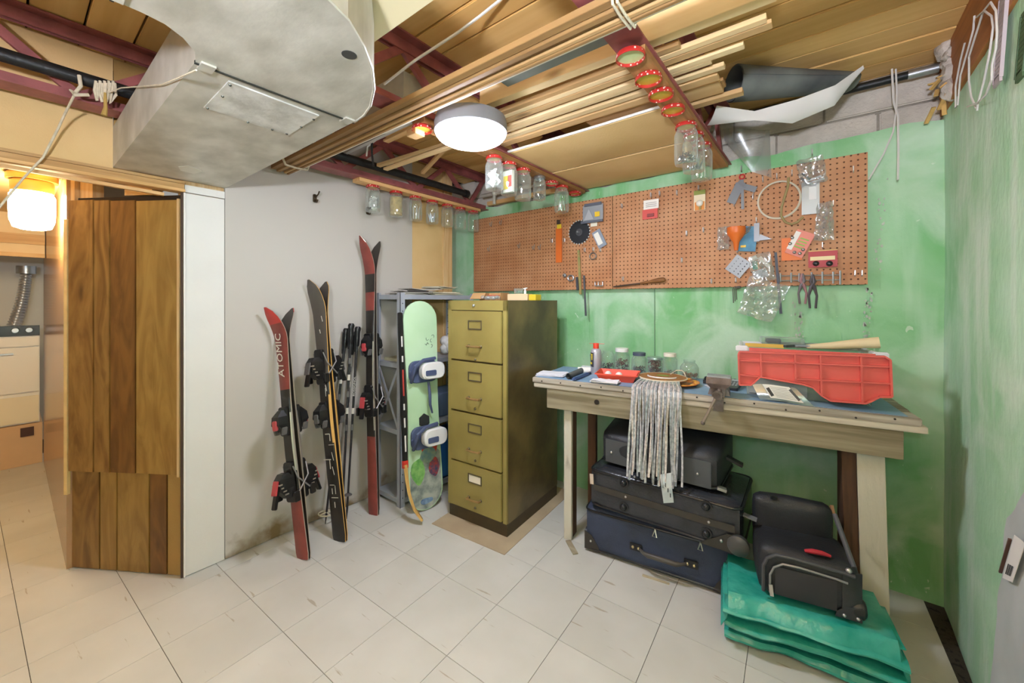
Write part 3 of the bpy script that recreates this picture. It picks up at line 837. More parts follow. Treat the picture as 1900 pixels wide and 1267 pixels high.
def lone_lid(u, v, k, dx, me, lb=None):
    p = PZ(u, v, zj - 0.012); rl_ = RAIL[k]
    o = bpy.data.objects.new('empty_lid', me); o.parent = rl_
    o.location = Vector((JX[k] + dx, p.y, zj)) - rl_.location; o.rotation_euler = (0, 0, random.uniform(0, 6)); COL.objects.link(o)
    if lb: o['label'] = lb
lone_lid(795, 236, 1, -0.01, lid_me)
lone_lid(1024, 341, 1, 0, lid_me2)
lone_lid(1066, 360, 1, 0, lid_me)
for k, (u, v) in enumerate(((1196, 97), (1220, 143), (1242, 173), (1259, 203))):
    lone_lid(u, v, 2, 0, lid_me2 if k == 0 else lid_me, 'red dotted empty jar lid with a pale lining' if k == 0 else None)
r3 = [(1273, 'screws', 'hanging glass jar with metal bits, first of three in front of the plastic sheet'), (1287, 'nails', 'hanging glass jar with nails, middle of the three clustered jars'), (1302, 'green', 'hanging glass jar nearest the green wall in the cluster of three')]
for k, (u, kind, lb) in enumerate(r3):
    y = PX(u, 260, JX[2]).y + 0.0; hanging_jar((JX[2], y, zj), kind, lb, 'three jars under the brown strip', 40 + k)

# ================================================================== LUMBER ON THE JOISTS
def board(name, a, b, w, h, m_, label, cat='board', grp=None, up=(0, 0, 1), bev=0.001):
    a, b = Vector(a), Vector(b)
    mid = (a + b) / 2; d = b - a
    q = MB().box((0, 0, 0), (d.length, w, h), bev=bev)
    o = q.build(name, m_, world=False, loc=tuple(mid))
    o.rotation_euler = (0, -math.asin(d.z / d.length), math.atan2(d.y, d.x))
    return tag(o, label, cat, grp)
ZC = ZJ + 0.046
M_P2 = wood('pale_pine', '#ecd2a6', '#dcb985', axis=0, grain=6, fine=.3)
M_P3 = wood('brown_trim_wood', '#b08a5a', '#8a663e', axis=0, grain=7, rnd=0.15, fine=.3, knots=False)
board('framing_lumber', (-1.13, 1.235, ZC + 0.045), (-0.10, 1.262, ZC + 0.045), 0.04, 0.089, M_P2, 'thick pale two by four lying over the joists, its end beside the lamp')
lum = [(1.318, -1.30, -0.36, .026, .018, 0, M_PINE, 'pine strip lying right beside the thick two by four'),
       (1.350, -1.32, -0.13, .026, .016, 0, M_P2, 'pale narrow pine strip ending far past the red joist, near the two by four'),
       (1.386, -1.38, -0.12, .034, .012, 0, M_PINE, 'long flat pine strip sticking out farthest past the red joist'),
       (1.446, -2.14, -0.20, .030, .014, 0, M_P2, 'longest pine strip, reaching over to the black pipe'),
       (1.474, -1.45, -0.30, .022, .020, 0, M_P2, 'square pine stick beside the longest strip'),
       (1.532, -1.40, -0.27, .030, .014, 0, M_P2, 'pale pine strip between the square stick and the flat board'),
       (1.500, -0.90, -0.33, .060, .012, .0235, M_P3, 'short brown board lying on the square pine stick'),
       (1.588, -1.42, -0.30, .045, .012, 0, M_PINE, 'flat pine board next to the tan hardboard sheet'),
       (1.690, -0.86, -0.31, .100, .012, .012, M_PINE, 'widest pine board, lying on the hardboard sheet'),
       (1.700, -0.82, -0.30, .060, .014, .0255, M_P3, 'brown board on top of the widest pine board'),
       (1.785, -0.72, -0.25, .040, .018, .006, M_PINE, 'short pine strip pointing at the open end of the grey roll')]
for k, (y, x0, x1, w, h, dz, m_, lb) in enumerate(lum):
    dy = 0.0008 * math.sin(k * 2.3)
    board('lath', (x0, y - dy, ZC + dz + h / 2), (x1, y + dy, ZC + dz + h / 2), w, h, m_, lb, 'wood strip', 'lumber laid across the joists')
# pieces left of the lamp
board('lath', (-2.16, 1.41, ZC + 0.025), (-1.30, 1.47, ZC + 0.03), .028, .018, M_P2, 'pine strip crossing the gap between the lamp and the black pipe', 'wood strip', 'lumber left of the lamp')
board('lath', (-2.12, 1.72, ZC + 0.050), (-1.36, 1.40, ZC + 0.075), .025, .016, M_PINE, 'slanting pine strip behind the round lamp', 'wood strip', 'lumber left of the lamp')
board('lath', (-1.92, 1.30, ZC + 0.08), (-1.40, 1.28, ZC + 0.08), .035, .012, M_PINE, 'short pine offcut left of the round lamp', 'wood strip', 'lumber left of the lamp')
tag(MB().beam((-2.24, 1.215, ZC + 0.05), (-1.39, 1.19, ZC + 0.05), 0.022, 0.008).build('metal_strip', mat('dull_white_metal', '#b7b5b4', 0.45, metal=0.3)), 'flat grey metal strip between the joists left of the lamp', 'metal strip')
board('offcut', (-1.42, 1.09, ZR0 - 0.015), (-1.36, 1.09, ZR0 - 0.015), .05, .028, M_PINE, 'small wooden block at the end of the jar strip beside the lamp', 'wood block')
# tan sheets lying between the second and third joist, with a white edge strip
tag(MB().sheet(lambda s, t: (JX[1] + 0.03 + s * 0.812, 1.63 + t * 0.40, ZC - 0.030 - 0.012 * math.sin(PI * t) * math.sin(PI * s)), 16, 10, 0.005).build('hardboard_sheet', M_TANBOARD, smooth=True), 'tan hardboard sheet laid between the joists, with a white front edge', 'sheet')
tag(MB().sheet(lambda s, t: (JX[1] + 0.03 + s * 0.812, 2.04 + t * 0.44, ZC - 0.033 - 0.008 * math.sin(PI * t) * math.sin(PI * s) + 0.004 * t), 16, 10, 0.005).build('hardboard_sheet', M_TANBOARD, smooth=True), 'tan hardboard sheet between the joists touching the green wall', 'sheet')
tag(MB().tube([(JX[1] + 0.03 + s / 12 * 0.812, 1.622, ZC - 0.030 - 0.018 * math.sin(PI * s / 12) * 0.2 + 0.004) for s in range(13)], 0.006, 6).build('edge_strip', mat('white_edge', '#e9e7e2', 0.5), smooth=True), 'thin white strip along the front edge of the tan ceiling sheet', 'trim strip')

# ---- long trim bundle slung under the joists
TBZ = 2.066
strips = [(0.905, .026, .020, 0, M_P3), (0.930, .020, .030, -.004, M_P3), (0.950, .016, .022, 0, wood('dark_trim', '#86633c', '#634626', axis=0, grain=7, knots=False)), (0.966, .014, .026, -.006, M_PINE), (0.980, .012, .034, -.006, M_P3)]
tl = ['long brown moulding on the duct side of the slung trim bundle', 'long brown moulding, second in the slung trim bundle', 'narrow dark moulding in the middle of the slung trim bundle', 'pale moulding next to the white one in the slung bundle', 'brown moulding between the pale and white ones in the slung bundle']
for (y, w, h, dz, m_), lb in zip(strips, tl):
    board('moulding', (-2.395, y, TBZ + dz), (0.30, y + 0.01, TBZ + dz), w - 0.001, h, m_, lb, 'moulding', 'trim bundle slung under the joists')
board('moulding', (-2.33, 0.993, TBZ - 0.008), (0.30, 1.003, TBZ - 0.008), .010, .020, mat('white_moulding', '#ece6da', 0.5), 'long white moulding at the edge of the slung trim bundle', 'moulding', 'trim bundle slung under the joists')
def sling(x, label):
    y0, y1, z0, z1 = 0.885, 1.012, TBZ - 0.026, ZJ + 0.07
    pts = [(x, y0, z1), (x + .004, y0 - .004, TBZ), (x, y0 + .01, z0), (x, (y0 + y1) / 2, z0 - .004), (x, y1 - .006, z0), (x, y1 + .004, TBZ), (x, y1, z1)]
    q = MB().tube(pts, 0.0035, 6).tube([(p[0] + .012, p[1], p[2] - .001) for p in pts], 0.0035, 6)
    return tag(q.build('string_sling', M_STRING, smooth=True), label, 'string')
sling(-0.398, 'double white string loop holding the trim bundle at the joist with empty lids')
sling(-2.22, 'white string holding the trim bundle near the cream drywall')

# ---- sheet goods, roll, paper and plastic up in the joists
M_SHEET = mat('grey_sheet_metal', '#7f8580', 0.5, metal=0.2, var=0.25, vscale=6)
tag(MB().box((-0.72, 1.10, ZC + 0.012), (0.46, 0.16, 0.004)).build('metal_sheet', M_SHEET), 'dark grey metal sheet on the joists beside the string loop', 'sheet')
tag(MB().sheet(lambda s, t: (-0.40 + s * 0.34, 0.93 + t * 0.19, ZC + 0.03 + 0.03 * t * t + 0.01 * math.sin(4 * s)), 8, 6, 0.004).build('metal_sheet', mat('green_grey_sheet', '#7d8a80', 0.6, var=0.2, vscale=5), smooth=True), 'greenish grey sheet stuck up between the joists past the red joist', 'sheet')
tag(MB().box((-1.56, 1.10, 2.23), (0.36, 0.16, 0.12)).build('branch_duct', M_GALV), 'short galvanised branch duct above the trim bundle left of the lamp', 'duct')
roll = thing('rolled_mat', 'grey rolled mat with open end stored under the plank ceiling', 'mat', (-0.12, 2.13, 2.27))
a, b2 = Vector((-0.315, 1.985, 2.288)), Vector((0.09, 2.32, 2.300))
ax = (b2 - a).normalized(); sx_ = ax.cross(Vector((0, 0, 1))).normalized(); sz_ = sx_.cross(ax)
def rollfn(s, t):
    an = t * 2 * PI * 2.05; rr = (0.078 - 0.0035 * t * 2) * (1 - 0.25 * s); fl = 1 - 0.35 * s
    return a + (b2 - a) * s + sx_ * (rr * math.cos(an)) + sz_ * (rr * math.sin(an) * fl)
MB().sheet(rollfn, 10, 48, 0.002).build('rolled_sheet', mat('grey_rubber', '#6f7471', 0.7, col2='#474a4c', vscale=5), roll, smooth=True)
top = [(1330, 196, 2.18), (1400, 206, 2.165), (1480, 184, 2.17), (1550, 158, 2.20), (1602, 121, 2.28)]
bot = [(1312, 233, 2.145), (1400, 223, 2.12), (1470, 229, 2.10), (1548, 196, 2.14), (1604, 124, 2.275)]
tp = [PZ(*q) for q in top]; bp_ = [PZ(*q) for q in bot]
def interp(P_, s):
    x = s * (len(P_) - 1); i = min(int(x), len(P_) - 2); f = x - i
    f = f * f * (3 - 2 * f) * .3 + f * .7
    return P_[i].lerp(P_[i + 1], f)
tag(MB().sheet(lambda s, t: interp(bp_, s).lerp(interp(tp, s), t) + Vector((0, 0, -0.012 * math.sin(PI * t))), 20, 6, 0.0012).build('paper_sheet', mat('white_paper', '#d9d6d4', 0.7, var=0.05, vscale=6), smooth=True), 'curled white paper sheet tucked under the grey roll', 'paper')
c1 = [PY(1342, 240, 2.40), PY(1380, 238, 2.40), PY(1428, 240, 2.42)]; c2 = [PY(1345, 262, 2.44), PY(1395, 318, 2.43), PY(1432, 331, 2.43)]
tag(MB().sheet(lambda s, t: interp(c1, s).lerp(interp(c2, s), t) + Vector((0, -0.012 * math.sin(6 * s + 2 * t), 0)), 12, 10, 0.0).build('plastic_sheet', glass('milky_plastic', (0.75, 0.78, 0.76, 1), 0.3, 0.55), smooth=True), 'translucent plastic sheet hanging over the top of the pegboard', 'sheet')

# ---- cables
M_CABLE = mat('white_cable', '#d9d6d1', 0.5)
def cable(name, pts, r, m_, label, cat='cable'):
    return tag(MB().tube(pts, r, 6).build(name, m_, smooth=True), label, cat)
cable('cable', [PZ(713, 156, 2.17), PZ(770, 112, 2.21), PZ(850, 60, 2.27), PZ(890, 30, 2.33), PZ(940, -10, 2.365)], 0.005, M_CABLE, 'white cable slanting across the planks over the trim bundle')
cable('cable', [PZ(952, 142, 2.25), PZ(968, 112, 2.28), PZ(1000, 88, 2.33), PZ(1040, 62, 2.36), PZ(1070, 40, 2.365)], 0.006, M_CABLE, 'white cable curving above the thick pale two by four')
cable('cable', [PZ(693, 308, 2.13), PZ(690, 285, 2.16), PZ(690, 262, 2.19), PZ(692, 246, 2.22)], 0.006, M_BLACK, 'short dark cable by the black pipe left of the lamp')
cable('cable', [PZ(680, 290, 2.15), PZ(682, 272, 2.2), PZ(700, 258, 2.24), PZ(735, 240, 2.27)], 0.005, M_CABLE, 'white cable looping beside the black pipe')

# ================================================================== SKIS
def zone(o, fn, mats):
    """extra materials picked by face position in the object's own frame"""
    me = o.data; base = len(me.materials)
    for m_ in mats: me.materials.append(m_)
    for p_ in me.polygons:
        k = fn(p_.center, p_.normal)
        if k is not None: p_.material_index = base + k
    return o
M_SKIRED = mat('ski_red', '#8a4038', 0.4, var=0.25, vscale=14)
M_SKIBRIGHT = mat('ski_bright_red', '#b83a34', 0.4)
M_SKIBLACK = mat('ski_black', '#2b2724', 0.4, var=0.3, vscale=12)
M_SKIGREY = mat('ski_grey_brown', '#57504a', 0.45, var=0.1, vscale=6)
M_SKIBASE = mat('ski_base', '#38302a', 0.3)
M_EDGE = mat('ski_edge_steel', '#c9bfb4', 0.3, metal=0.7)
M_GOLD = mat('ski_wood_edge', '#cf9f55', 0.5)
M_SILVERINK = mat('silver_print', '#d8d2c6', 0.5)
M_BPLAST = mat('binding_black', '#1d1c1d', 0.35, var=0.2, vscale=20)
M_BGREY = mat('binding_grey', '#6f6c6c', 0.35, metal=0.3)
M_BRED = mat('binding_red', '#b5444a', 0.35)

def ski_thing(P0, P1, s, n, Ls, label, group, zones, mats, gap=0.004, wscale=1.0, edge=M_EDGE, heel=0.33, toe=0.55, accent=True, brake=True, word=None, word_at=(), art=None, tipr=0.075, bs=1.0):
    P0, P1, n = Vector(P0), Vector(P1), Vector(n)
    d = (P1 - P0).normalized(); z = n - d * n.dot(d); z.normalize(); z = z * s
    M = frame(P0 + z * gap, d, z)
    t = thing('ski', label, 'ski', M.to_translation(), group=group, rot=M.to_euler())
    W = [(0, .078), (.02, .088), (.15, .083), (.45, .068), (.62, .070), (.80, .088), (.90, .100), (.95, .092), (.98, .062), (1, .012)]
    def width(f):
        for i in range(len(W) - 1):
            if f <= W[i + 1][0]: return (W[i][1] + (W[i + 1][1] - W[i][1]) * (f - W[i][0]) / (W[i + 1][0] - W[i][0])) * wscale
        return .01
    rings = []; NS = 44
    for i in range(NS + 1):
        f = i / NS; w = width(f) / 2
        h = 0.007 + 0.010 * math.exp(-((f - .45) / .2) ** 2)
        lift = tipr * max(0, (f - .86) / .14) ** 1.8 + 0.006 * math.sin(PI * min(1, f / .86))
        x = f * Ls
        rings.append([(x, -w, lift), (x, -w, lift + h * .6), (x, -w * .86, lift + h), (x, w * .86, lift + h), (x, w, lift + h * .6), (x, w, lift)])
    o = MB().loft(rings).build('ski_board', mats[0], t, smooth=True, world=False)
    def pick(c, nn):
        f = c.x / Ls
        if nn.z < -0.6: return len(mats)
        if abs(nn.y) > 0.75: return len(mats) + 1
        for (f0, f1, k) in zones:
            if f0 <= f < f1: return k
        return 0
    zone(o, pick, mats + [M_SKIBASE, edge])
    hb = 0.024
    yo = 0.0 if s > 0 else 0.017
    def Z(h): return hb + h * bs
    xt, xh = toe * Ls, heel * Ls
    # toe piece
    q = MB().rbox((xt, 0, Z(.008)), (.15, .055, .016), .012).build('toe_plate', M_BPLAST, t, world=False)
    q = MB().loft([[(xt - .05, -.026, Z(.012)), (xt - .05, .026, Z(.012)), (xt - .05, .022, Z(.030)), (xt - .05, -.022, Z(.030))],
                   [(xt - .01, -.034, Z(.012)), (xt - .01, .034, Z(.012)), (xt - .01, .028, Z(.062)), (xt - .01, -.028, Z(.062))],
                   [(xt + .03, -.032, Z(.012)), (xt + .03, .032, Z(.012)), (xt + .03, .024, Z(.058)), (xt + .03, -.024, Z(.058))],
                   [(xt + .06, -.018, Z(.012)), (xt + .06, .018, Z(.012)), (xt + .06, .014, Z(.030)), (xt + .06, -.014, Z(.030))]])
    tp_ = q.build('toe_piece', M_BPLAST, t, world=False)
    MB().rbox((xt - .012, 0, Z(.060)), (.05, .030, .012), .008).build('toe_cap', M_BRED if accent else M_BGREY, tp_, world=False)
    for sg in (-1, 1):
        MB().box((xt - .045, sg * .030, Z(.034)), (.04, .010, .03), rz=sg * .3, bev=.003).build('toe_wing', M_BGREY, tp_, world=False)
    # heel piece
    MB().rbox((xh, 0, Z(.008)), (.20, .058, .016), .012).build('heel_track', M_BPLAST, t, world=False)
    q = MB().loft([[(xh - .07, -.020, Z(.012)), (xh - .07, .020, Z(.012)), (xh - .07, .016, Z(.040)), (xh - .07, -.016, Z(.040))],
                   [(xh - .02, -.032, Z(.012)), (xh - .02, .032, Z(.012)), (xh - .02, .026, Z(.085)), (xh - .02, -.026, Z(.085))],
                   [(xh + .03, -.033, Z(.012)), (xh + .03, .033, Z(.012)), (xh + .03, .024, Z(.078)), (xh + .03, -.024, Z(.078))],
                   [(xh + .055, -.026, Z(.030)), (xh + .055, .026, Z(.030)), (xh + .055, .020, Z(.060)), (xh + .055, -.020, Z(.060))]])
    hp = q.build('heel_piece', M_BPLAST, t, world=False)
    MB().beam((xh - .01, 0, Z(.080)), (xh - .10, 0, Z(.105)), .030, .014, bev=.003).build('heel_lever', M_BPLAST, hp, world=False)
    MB().beam((xh + .03, 0, Z(.082)), (xh - .035, 0, Z(.100)), .036, .008, bev=.002).build('lever_inlay', M_BRED if accent else M_BGREY, hp, world=False)
    for k in range(4):
        MB().box((xh - .045 + .018 * k, 0, Z(.048 + .010 * k)), (.006, .056, .018)).build('heel_spring_rib', M_EDGE, hp, world=False)
    if brake:
        for sg in (-1, 1):
            MB().tube([(xh + .08, sg * .036, hb + .010), (xh + .02, sg * (.046 + yo), hb - .004), (xh - .05, sg * (.047 + yo), -.045), (xh - .07, sg * (.047 + yo), -.062)], .0038, 6).build('brake_arm', mat('brake_grey', '#8a8684', .4, metal=.4), t, world=False, smooth=True)
            MB().rbox((xh - .065, sg * (.048 + yo), -.058), (.05, .012, .03), .006, axis=1).build('brake_foot', M_BPLAST, t, world=False)
    T_ = wm(t)
    for (x, sz, wd, mm) in word_at:
        text(wd, sz, mm, t, T_ @ frame((x, 0, 0.0205 - (0.006 if x > .8 * Ls else 0)), (1, 0, 0), (0, 0, 1)), shear=0.15)
    if art:
        rnd = random.Random(art)
        for k in range(34):
            x = rnd.uniform(.12, .86) * Ls
            if abs(x - xt) < .1 or abs(x - xh) < .12: continue
            yy = rnd.uniform(-.022, .022); 
            hh = 0.006 * math.sin(PI * min(1, x / Ls / .86)) + 0.007 + 0.010 * math.exp(-((x / Ls - .45) / .2) ** 2)
            MB().box((x, yy, hh + .0004), (rnd.uniform(.02, .06), rnd.uniform(.002, .006), .001), rz=rnd.choice([0, 0, .2, 1.57])).build('printed_stroke', M_SILVERINK, t, world=False)
    return t

NY = (0.28, -1, 0)
p1a = PZ(564, 1036); p1b = Vector((-2.365, 0.925, 1.28))
for s in (1, -1):
    ski_thing(p1a, p1b, s, NY, 1.315, ['', 'red and black alpine ski facing the doorway, shortest of the three pairs', 'red and black alpine ski facing the shelf unit, shortest of the three pairs'][s], 'short red and black ski pair',
              [(0, .22, 0), (.22, .66, 1), (.66, .93, 0), (.93, 1.01, 2)], [M_SKIRED, M_SKIBLACK, M_SKIBRIGHT], heel=.30, toe=.535, word_at=((.80 * 1.315, .062, 'ATOMIC', M_SILVERINK), (.44 * 1.315, .050, 'ATOMIC', mat('white_print', '#e6e2dc', 0.5))))
p2a = PZ(632, 1003); p2b = Vector((-2.365, 1.135, 1.44))
for s in (1, -1):
    ski_thing(p2a, p2b, s, NY, 1.47, ['', 'dark grey ski with wood-coloured edges and silver printing, facing the doorway', 'dark grey ski with wood-coloured edges, facing the ski poles'][s], 'dark twin tip ski pair',
              [(0, .3, 1), (.3, .62, 2), (.62, 1.01, 0)], [M_SKIGREY, M_SKIBLACK, M_SKIBLACK], edge=M_GOLD, heel=.655, toe=.47, accent=False, wscale=1.08, art=5 + s, tipr=0.055)
p3a = PZ(694, 954); p3b = Vector((-2.352, 1.475, 1.72))
for s in (1, -1):
    ski_thing(p3a, p3b, s, NY, 1.745, ['', 'tall narrow red and black ski beside the poles, facing the doorway', 'tall narrow ski with orange tail, facing the shelf unit'][s], 'tall ski pair',
              [(0, .28, 0 if s > 0 else 2), (.28, .72, 1), (.72, .80, 0), (.80, .86, 1), (.86, 1.01, 0)], [M_SKIRED, M_SKIBLACK, mat('ski_orange_red', '#c2523c', 0.4)], heel=.40, toe=.60, wscale=.86, bs=.68, tipr=0.085)

# ================================================================== SKI POLES
def pole(top_, bot, label, shaftm, basket_r, grp='ski poles behind the tall skis', ring=False, bx=.055, word=None):
    a, b3 = Vector(bot), Vector(top_); L_ = (b3 - a).length
    M = frame(a, b3 - a, (1, 0, 0))
    t = thing('ski_pole', label, 'ski pole', a, group=grp, rot=M.to_euler())
    MB().tube([(0, 0, 0), (.03, 0, 0), (.05, 0, 0), (L_ - .1, 0, 0)], [.002, .004, .006, .0085], 8).build('shaft', shaftm, t, smooth=True, world=False)
    for k in range(5 if not word else 2):
        MB().tube([(L_ * (.45 + .085 * k), 0, 0), (L_ * (.45 + .085 * k) + .035, 0, 0)], .0088, 8).build('printed_band', M_SILVERINK if k % 2 else M_BGREY, t, smooth=True, world=False)
    g_ = MB().tube([(L_ - .125, 0, 0), (L_ - .11, 0, 0), (L_ - .07, 0, .002), (L_ - .035, 0, -.002), (L_ - .012, 0, 0), (L_, 0, 0)], [.012, .016, .015, .017, .020, .014], 10).build('grip', M_BPLAST, t, smooth=True, world=False)
    MB().sheet(lambda s, q: (L_ - .03 - .13 * math.sin(PI * s) , .006 * math.cos(PI * s) + .014, (q - .5) * .012 + .006 * math.sin(PI * s)), 14, 2, .0015).build('wrist_strap', mat('strap_black', '#202020', 0.8), g_, world=False)
    if word:
        n_ = (CAMP - (a + b3) / 2); n_ = (n_ - (b3 - a).normalized() * n_.dot((b3 - a).normalized())).normalized()
        text(word, .018, M_SILVERINK, t, frame(a.lerp(b3, .68) + n_ * .0096, b3 - a, n_), xs=1.25)
    X = Matrix.Rotation(PI / 2, 4, 'Y')
    if ring:
        pts = [(.06, basket_r * math.cos(k * PI / 10), basket_r * math.sin(k * PI / 10)) for k in range(21)]
        q = MB().tube(pts, .004, 6)
        for k in range(4): q.rod((.066, 0, 0), (.06, basket_r * math.cos(k * PI / 2), basket_r * math.sin(k * PI / 2)), .0035, 6)
        q.build('basket', mat('cream_basket', '#d8d0b8', 0.6), t, world=False)
    else:
        MB().lathe([(0.007, .012), (.012, .010), (basket_r, .002), (basket_r, -.001), (.007, -.001)], seg=18, M=Matrix.Translation((bx, 0, 0)) @ X).build('basket', mat('grey_basket', '#5d5a58', 0.5), t, smooth=True, world=False)
    return t
M_SHAFTD = mat('pole_dark', '#39363a', 0.35, metal=0.4, var=0.3, vscale=25, stretch=(1, 1, 1))
M_SHAFTS = mat('pole_silver', '#a9a4a0', 0.3, metal=0.6)
pole(PX(643, 609, -2.372), PZ(600, 968) + Vector((.032, -.004, 0)), 'dark ski pole with a cream ring basket, leaning beside the grey skis', M_SHAFTD, .044, ring=True)
pole(PX(652, 600, -2.325), PZ(634, 968), 'dark ski pole half hidden behind the grey skis', M_SHAFTD, .020)
pole(PX(664, 606, -2.345), PZ(643, 963), 'dark ski pole lettered in white, right against the tall skis', M_SHAFTD, .024, bx=.14, word='ROSSIGNOL')
pole(PX(654, 622, -2.380), PZ(630, 959) + Vector((.01, .0, 0)), 'silver ski pole between the dark poles and the tall skis', M_SHAFTS, .018, bx=.10, word=None)

# ================================================================== HOOKS ON THE CREAM WALL
def coat_hook(u, v, label):
    p = PX(u, v, XL + 0.008); t = thing('coat_hook', label, 'hook', p, group='coat hooks on the cream wall')
    m_ = mat('hook_bronze', '#4d3f2c', 0.4, metal=0.6)
    MB().rbox((.002, 0, 0), (.005, .022, .05), .008, axis=0).build('back_plate', m_, t, world=False)
    MB().tube([(.003, 0, .012), (.02, 0, .008), (.045, .0, .018), (.058, 0, .032)], [.005, .0045, .004, .005], 8).build('upper_prong', m_, t, smooth=True, world=False)
    MB().tube([(.003, 0, -.010), (.018, 0, -.026), (.03, 0, -.026), (.036, 0, -.012)], [.005, .0045, .004, .005], 8).build('lower_prong', m_, t, smooth=True, world=False)
coat_hook(584, 368, 'small bronze coat hook high on the bare cream wall')
coat_hook(682, 391, 'small bronze coat hook under the first hanging jar')

# ================================================================== SHELF UNIT
M_SHELF = mat('shelf_grey_steel', '#a3a7b0', 0.45, metal=0.0, var=0.12, vscale=8)
sx0, sx1, sy0, sy1 = XL + 0.015, -2.125, 1.545, 2.215
shelf = thing('shelf_unit', 'grey slotted steel shelf unit between the tall skis and the file cabinet', 'shelf', ((sx0 + sx1) / 2, (sy0 + sy1) / 2, 0))
for x in (sx0, sx1):
    for y in (sy0, sy1):
        dx, dy = (1 if x == sx0 else -1), (1 if y == sy0 else -1)
        ps = MB().box((x + dx * .0015, y + dy * .018, .69), (.003, .036, 1.38)).box((x + dx * .018, y + dy * .0015, .69), (.036, .003, 1.38)).build('post', M_SHELF, shelf)
        mb = MB()
        for k in range(26): mb.rod((x + dx * .0005 - dx * .002, y + dy * .018, .06 + .05 * k), (x + dx * .004, y + dy * .018, .06 + .05 * k), .004, 6)
        tag(mb.build('slot_hole', mat('slot_dark', '#3e4147', 0.7), ps), kind='stuff')
SZ = (0.05, 0.49, 0.92, 1.365)
for z in SZ:
    MB().box(((sx0 + sx1) / 2, (sy0 + sy1) / 2, z), (sx1 - sx0 - .008, sy1 - sy0 - .008, .003)).box((sx1 - .006, (sy0 + sy1) / 2, z - .014), (.003, sy1 - sy0 - .01, .03)).box((sx0 + .006, (sy0 + sy1) / 2, z - .014), (.003, sy1 - sy0 - .01, .03)).box(((sx0 + sx1) / 2, sy0 + .006, z - .014), (sx1 - sx0 - .01, .003, .03)).box(((sx0 + sx1) / 2, sy1 - .006, z - .014), (sx1 - sx0 - .01, .003, .03)).build('shelf_board', M_SHELF, shelf)
MB().beam((sx1 - .02, sy0 + .001, .90), (sx0 + .03, sy0 + .001, .50), .003, .02, up=(0, 0, 1)).build('cross_brace', M_SHELF, shelf)
MB().beam((sx0 + .02, sy0 + .005, .90), (sx1 - .03, sy0 + .005, .50), .003, .02, up=(0, 0, 1)).build('cross_brace', M_SHELF, shelf)
# papers and magazines on the top shelf
random.seed(11)
pc = [('#d9d3c6', 'loose white papers lying on the shelf unit nearest the skis'), ('#b9b4ae', 'grey magazine lying on top of the shelf unit'), ('#e2d8bd', 'cream papers stacked on the shelf unit near the wooden stud'), ('#cfc9c2', 'curled booklet on top of the shelf unit'), ('#e6dec8', 'loose cream papers fanned out on top of the paper stack')]
zt = SZ[3] + .0018
for k, (c, lb) in enumerate(pc):
    yy = (1.70, 1.77, 1.98, 1.83, 2.0)[k]; zz = zt + .0025 + (0, 0.020, 0, 0.032, 0.046)[k]
    nsh = (4, 2, 6, 2, 3)[k]
    q = MB()
    for j in range(nsh):
        a = random.uniform(-.25, .25); ox, oy = random.uniform(-.02, .02), random.uniform(-.02, .02)
        w, l = random.uniform(.17, .2), random.uniform(.20, .26)
        if k in (0, 4): l *= .8
        ca, sa = math.cos(a), math.sin(a)
        q.sheet(lambda s, t, j=j, ca=ca, sa=sa, w=w, l=l, ox=ox, oy=oy: (-2.265 + ox + (s - .5) * w * ca - (t - .5) * l * sa, yy + oy + (s - .5) * w * sa + (t - .5) * l * ca, zz + .004 * j + .0015 + .006 * (k in (3, 4)) * (t - .5) ** 2 * 4), 4, 6, .0028)
    tag(q.build('paper_stack', mat('paper_%d' % k, c, 0.8, var=0.15, vscale=12)), lb, 'papers')
tag(MB().beam((-2.20, 1.66, zt + .03), (-2.16, 1.80, zt + .022), .02, .012).build('stapler', mat('dark_stapler', '#3b3634', 0.5)), 'small dark stapler lying on the papers of the shelf unit', 'stapler')
# things on the lower shelves
tag(MB().box((-2.26, 1.66, SZ[2] + .012), (.20, .14, .02), rz=.1).build('book', mat('old_book', '#bdb49a', 0.8, var=0.2, vscale=20)), 'flat old book on the middle shelf behind the post', 'book')
q = MB()
for k in range(9): q.ball((-2.22 + random.uniform(-.04, .04), 2.07 + random.uniform(-.05, .05), SZ[2] + .05 + random.uniform(-.01, .06)), .04, 8, 6)
tag(q.build('cloth_bundle', mat('white_cloth', '#e4e1dc', 0.9, var=0.15, vscale=20, bump=0.4), smooth=True), 'bundle of white cloth on the middle shelf beside the file cabinet', 'cloth')
cr = thing('storage_crate', 'blue plastic crate on the bottom shelf behind the snowboard', 'crate', (-2.25, 2.03, SZ[0]))
M_BLUE = mat('blue_plastic', '#2f6fb0', 0.4)
zc0 = SZ[0] + .002
MB().box((-2.25, 2.03, zc0 + .005), (.20, .26, .01)).box((-2.345, 2.03, zc0 + .15), (.01, .26, .30)).box((-2.155, 2.03, zc0 + .15), (.01, .26, .30)).box((-2.25, 1.905, zc0 + .15), (.20, .01, .30)).box((-2.25, 2.155, zc0 + .15), (.20, .01, .30)).build('crate_body', M_BLUE, cr)
MB().box((-2.25, 1.898, zc0 + .295), (.21, .012, .014)).box((-2.148, 2.03, zc0 + .295), (.012, .27, .014)).build('crate_rim', M_BLUE, cr)
tag(MB().rbox((-2.25, 2.03, SZ[1] + .09), (.19, .24, .17), .02).build('storage_box', mat('dull_blue_box', '#5d6f8d', 0.6)), 'dull blue box on the second shelf beside the file cabinet', 'box')

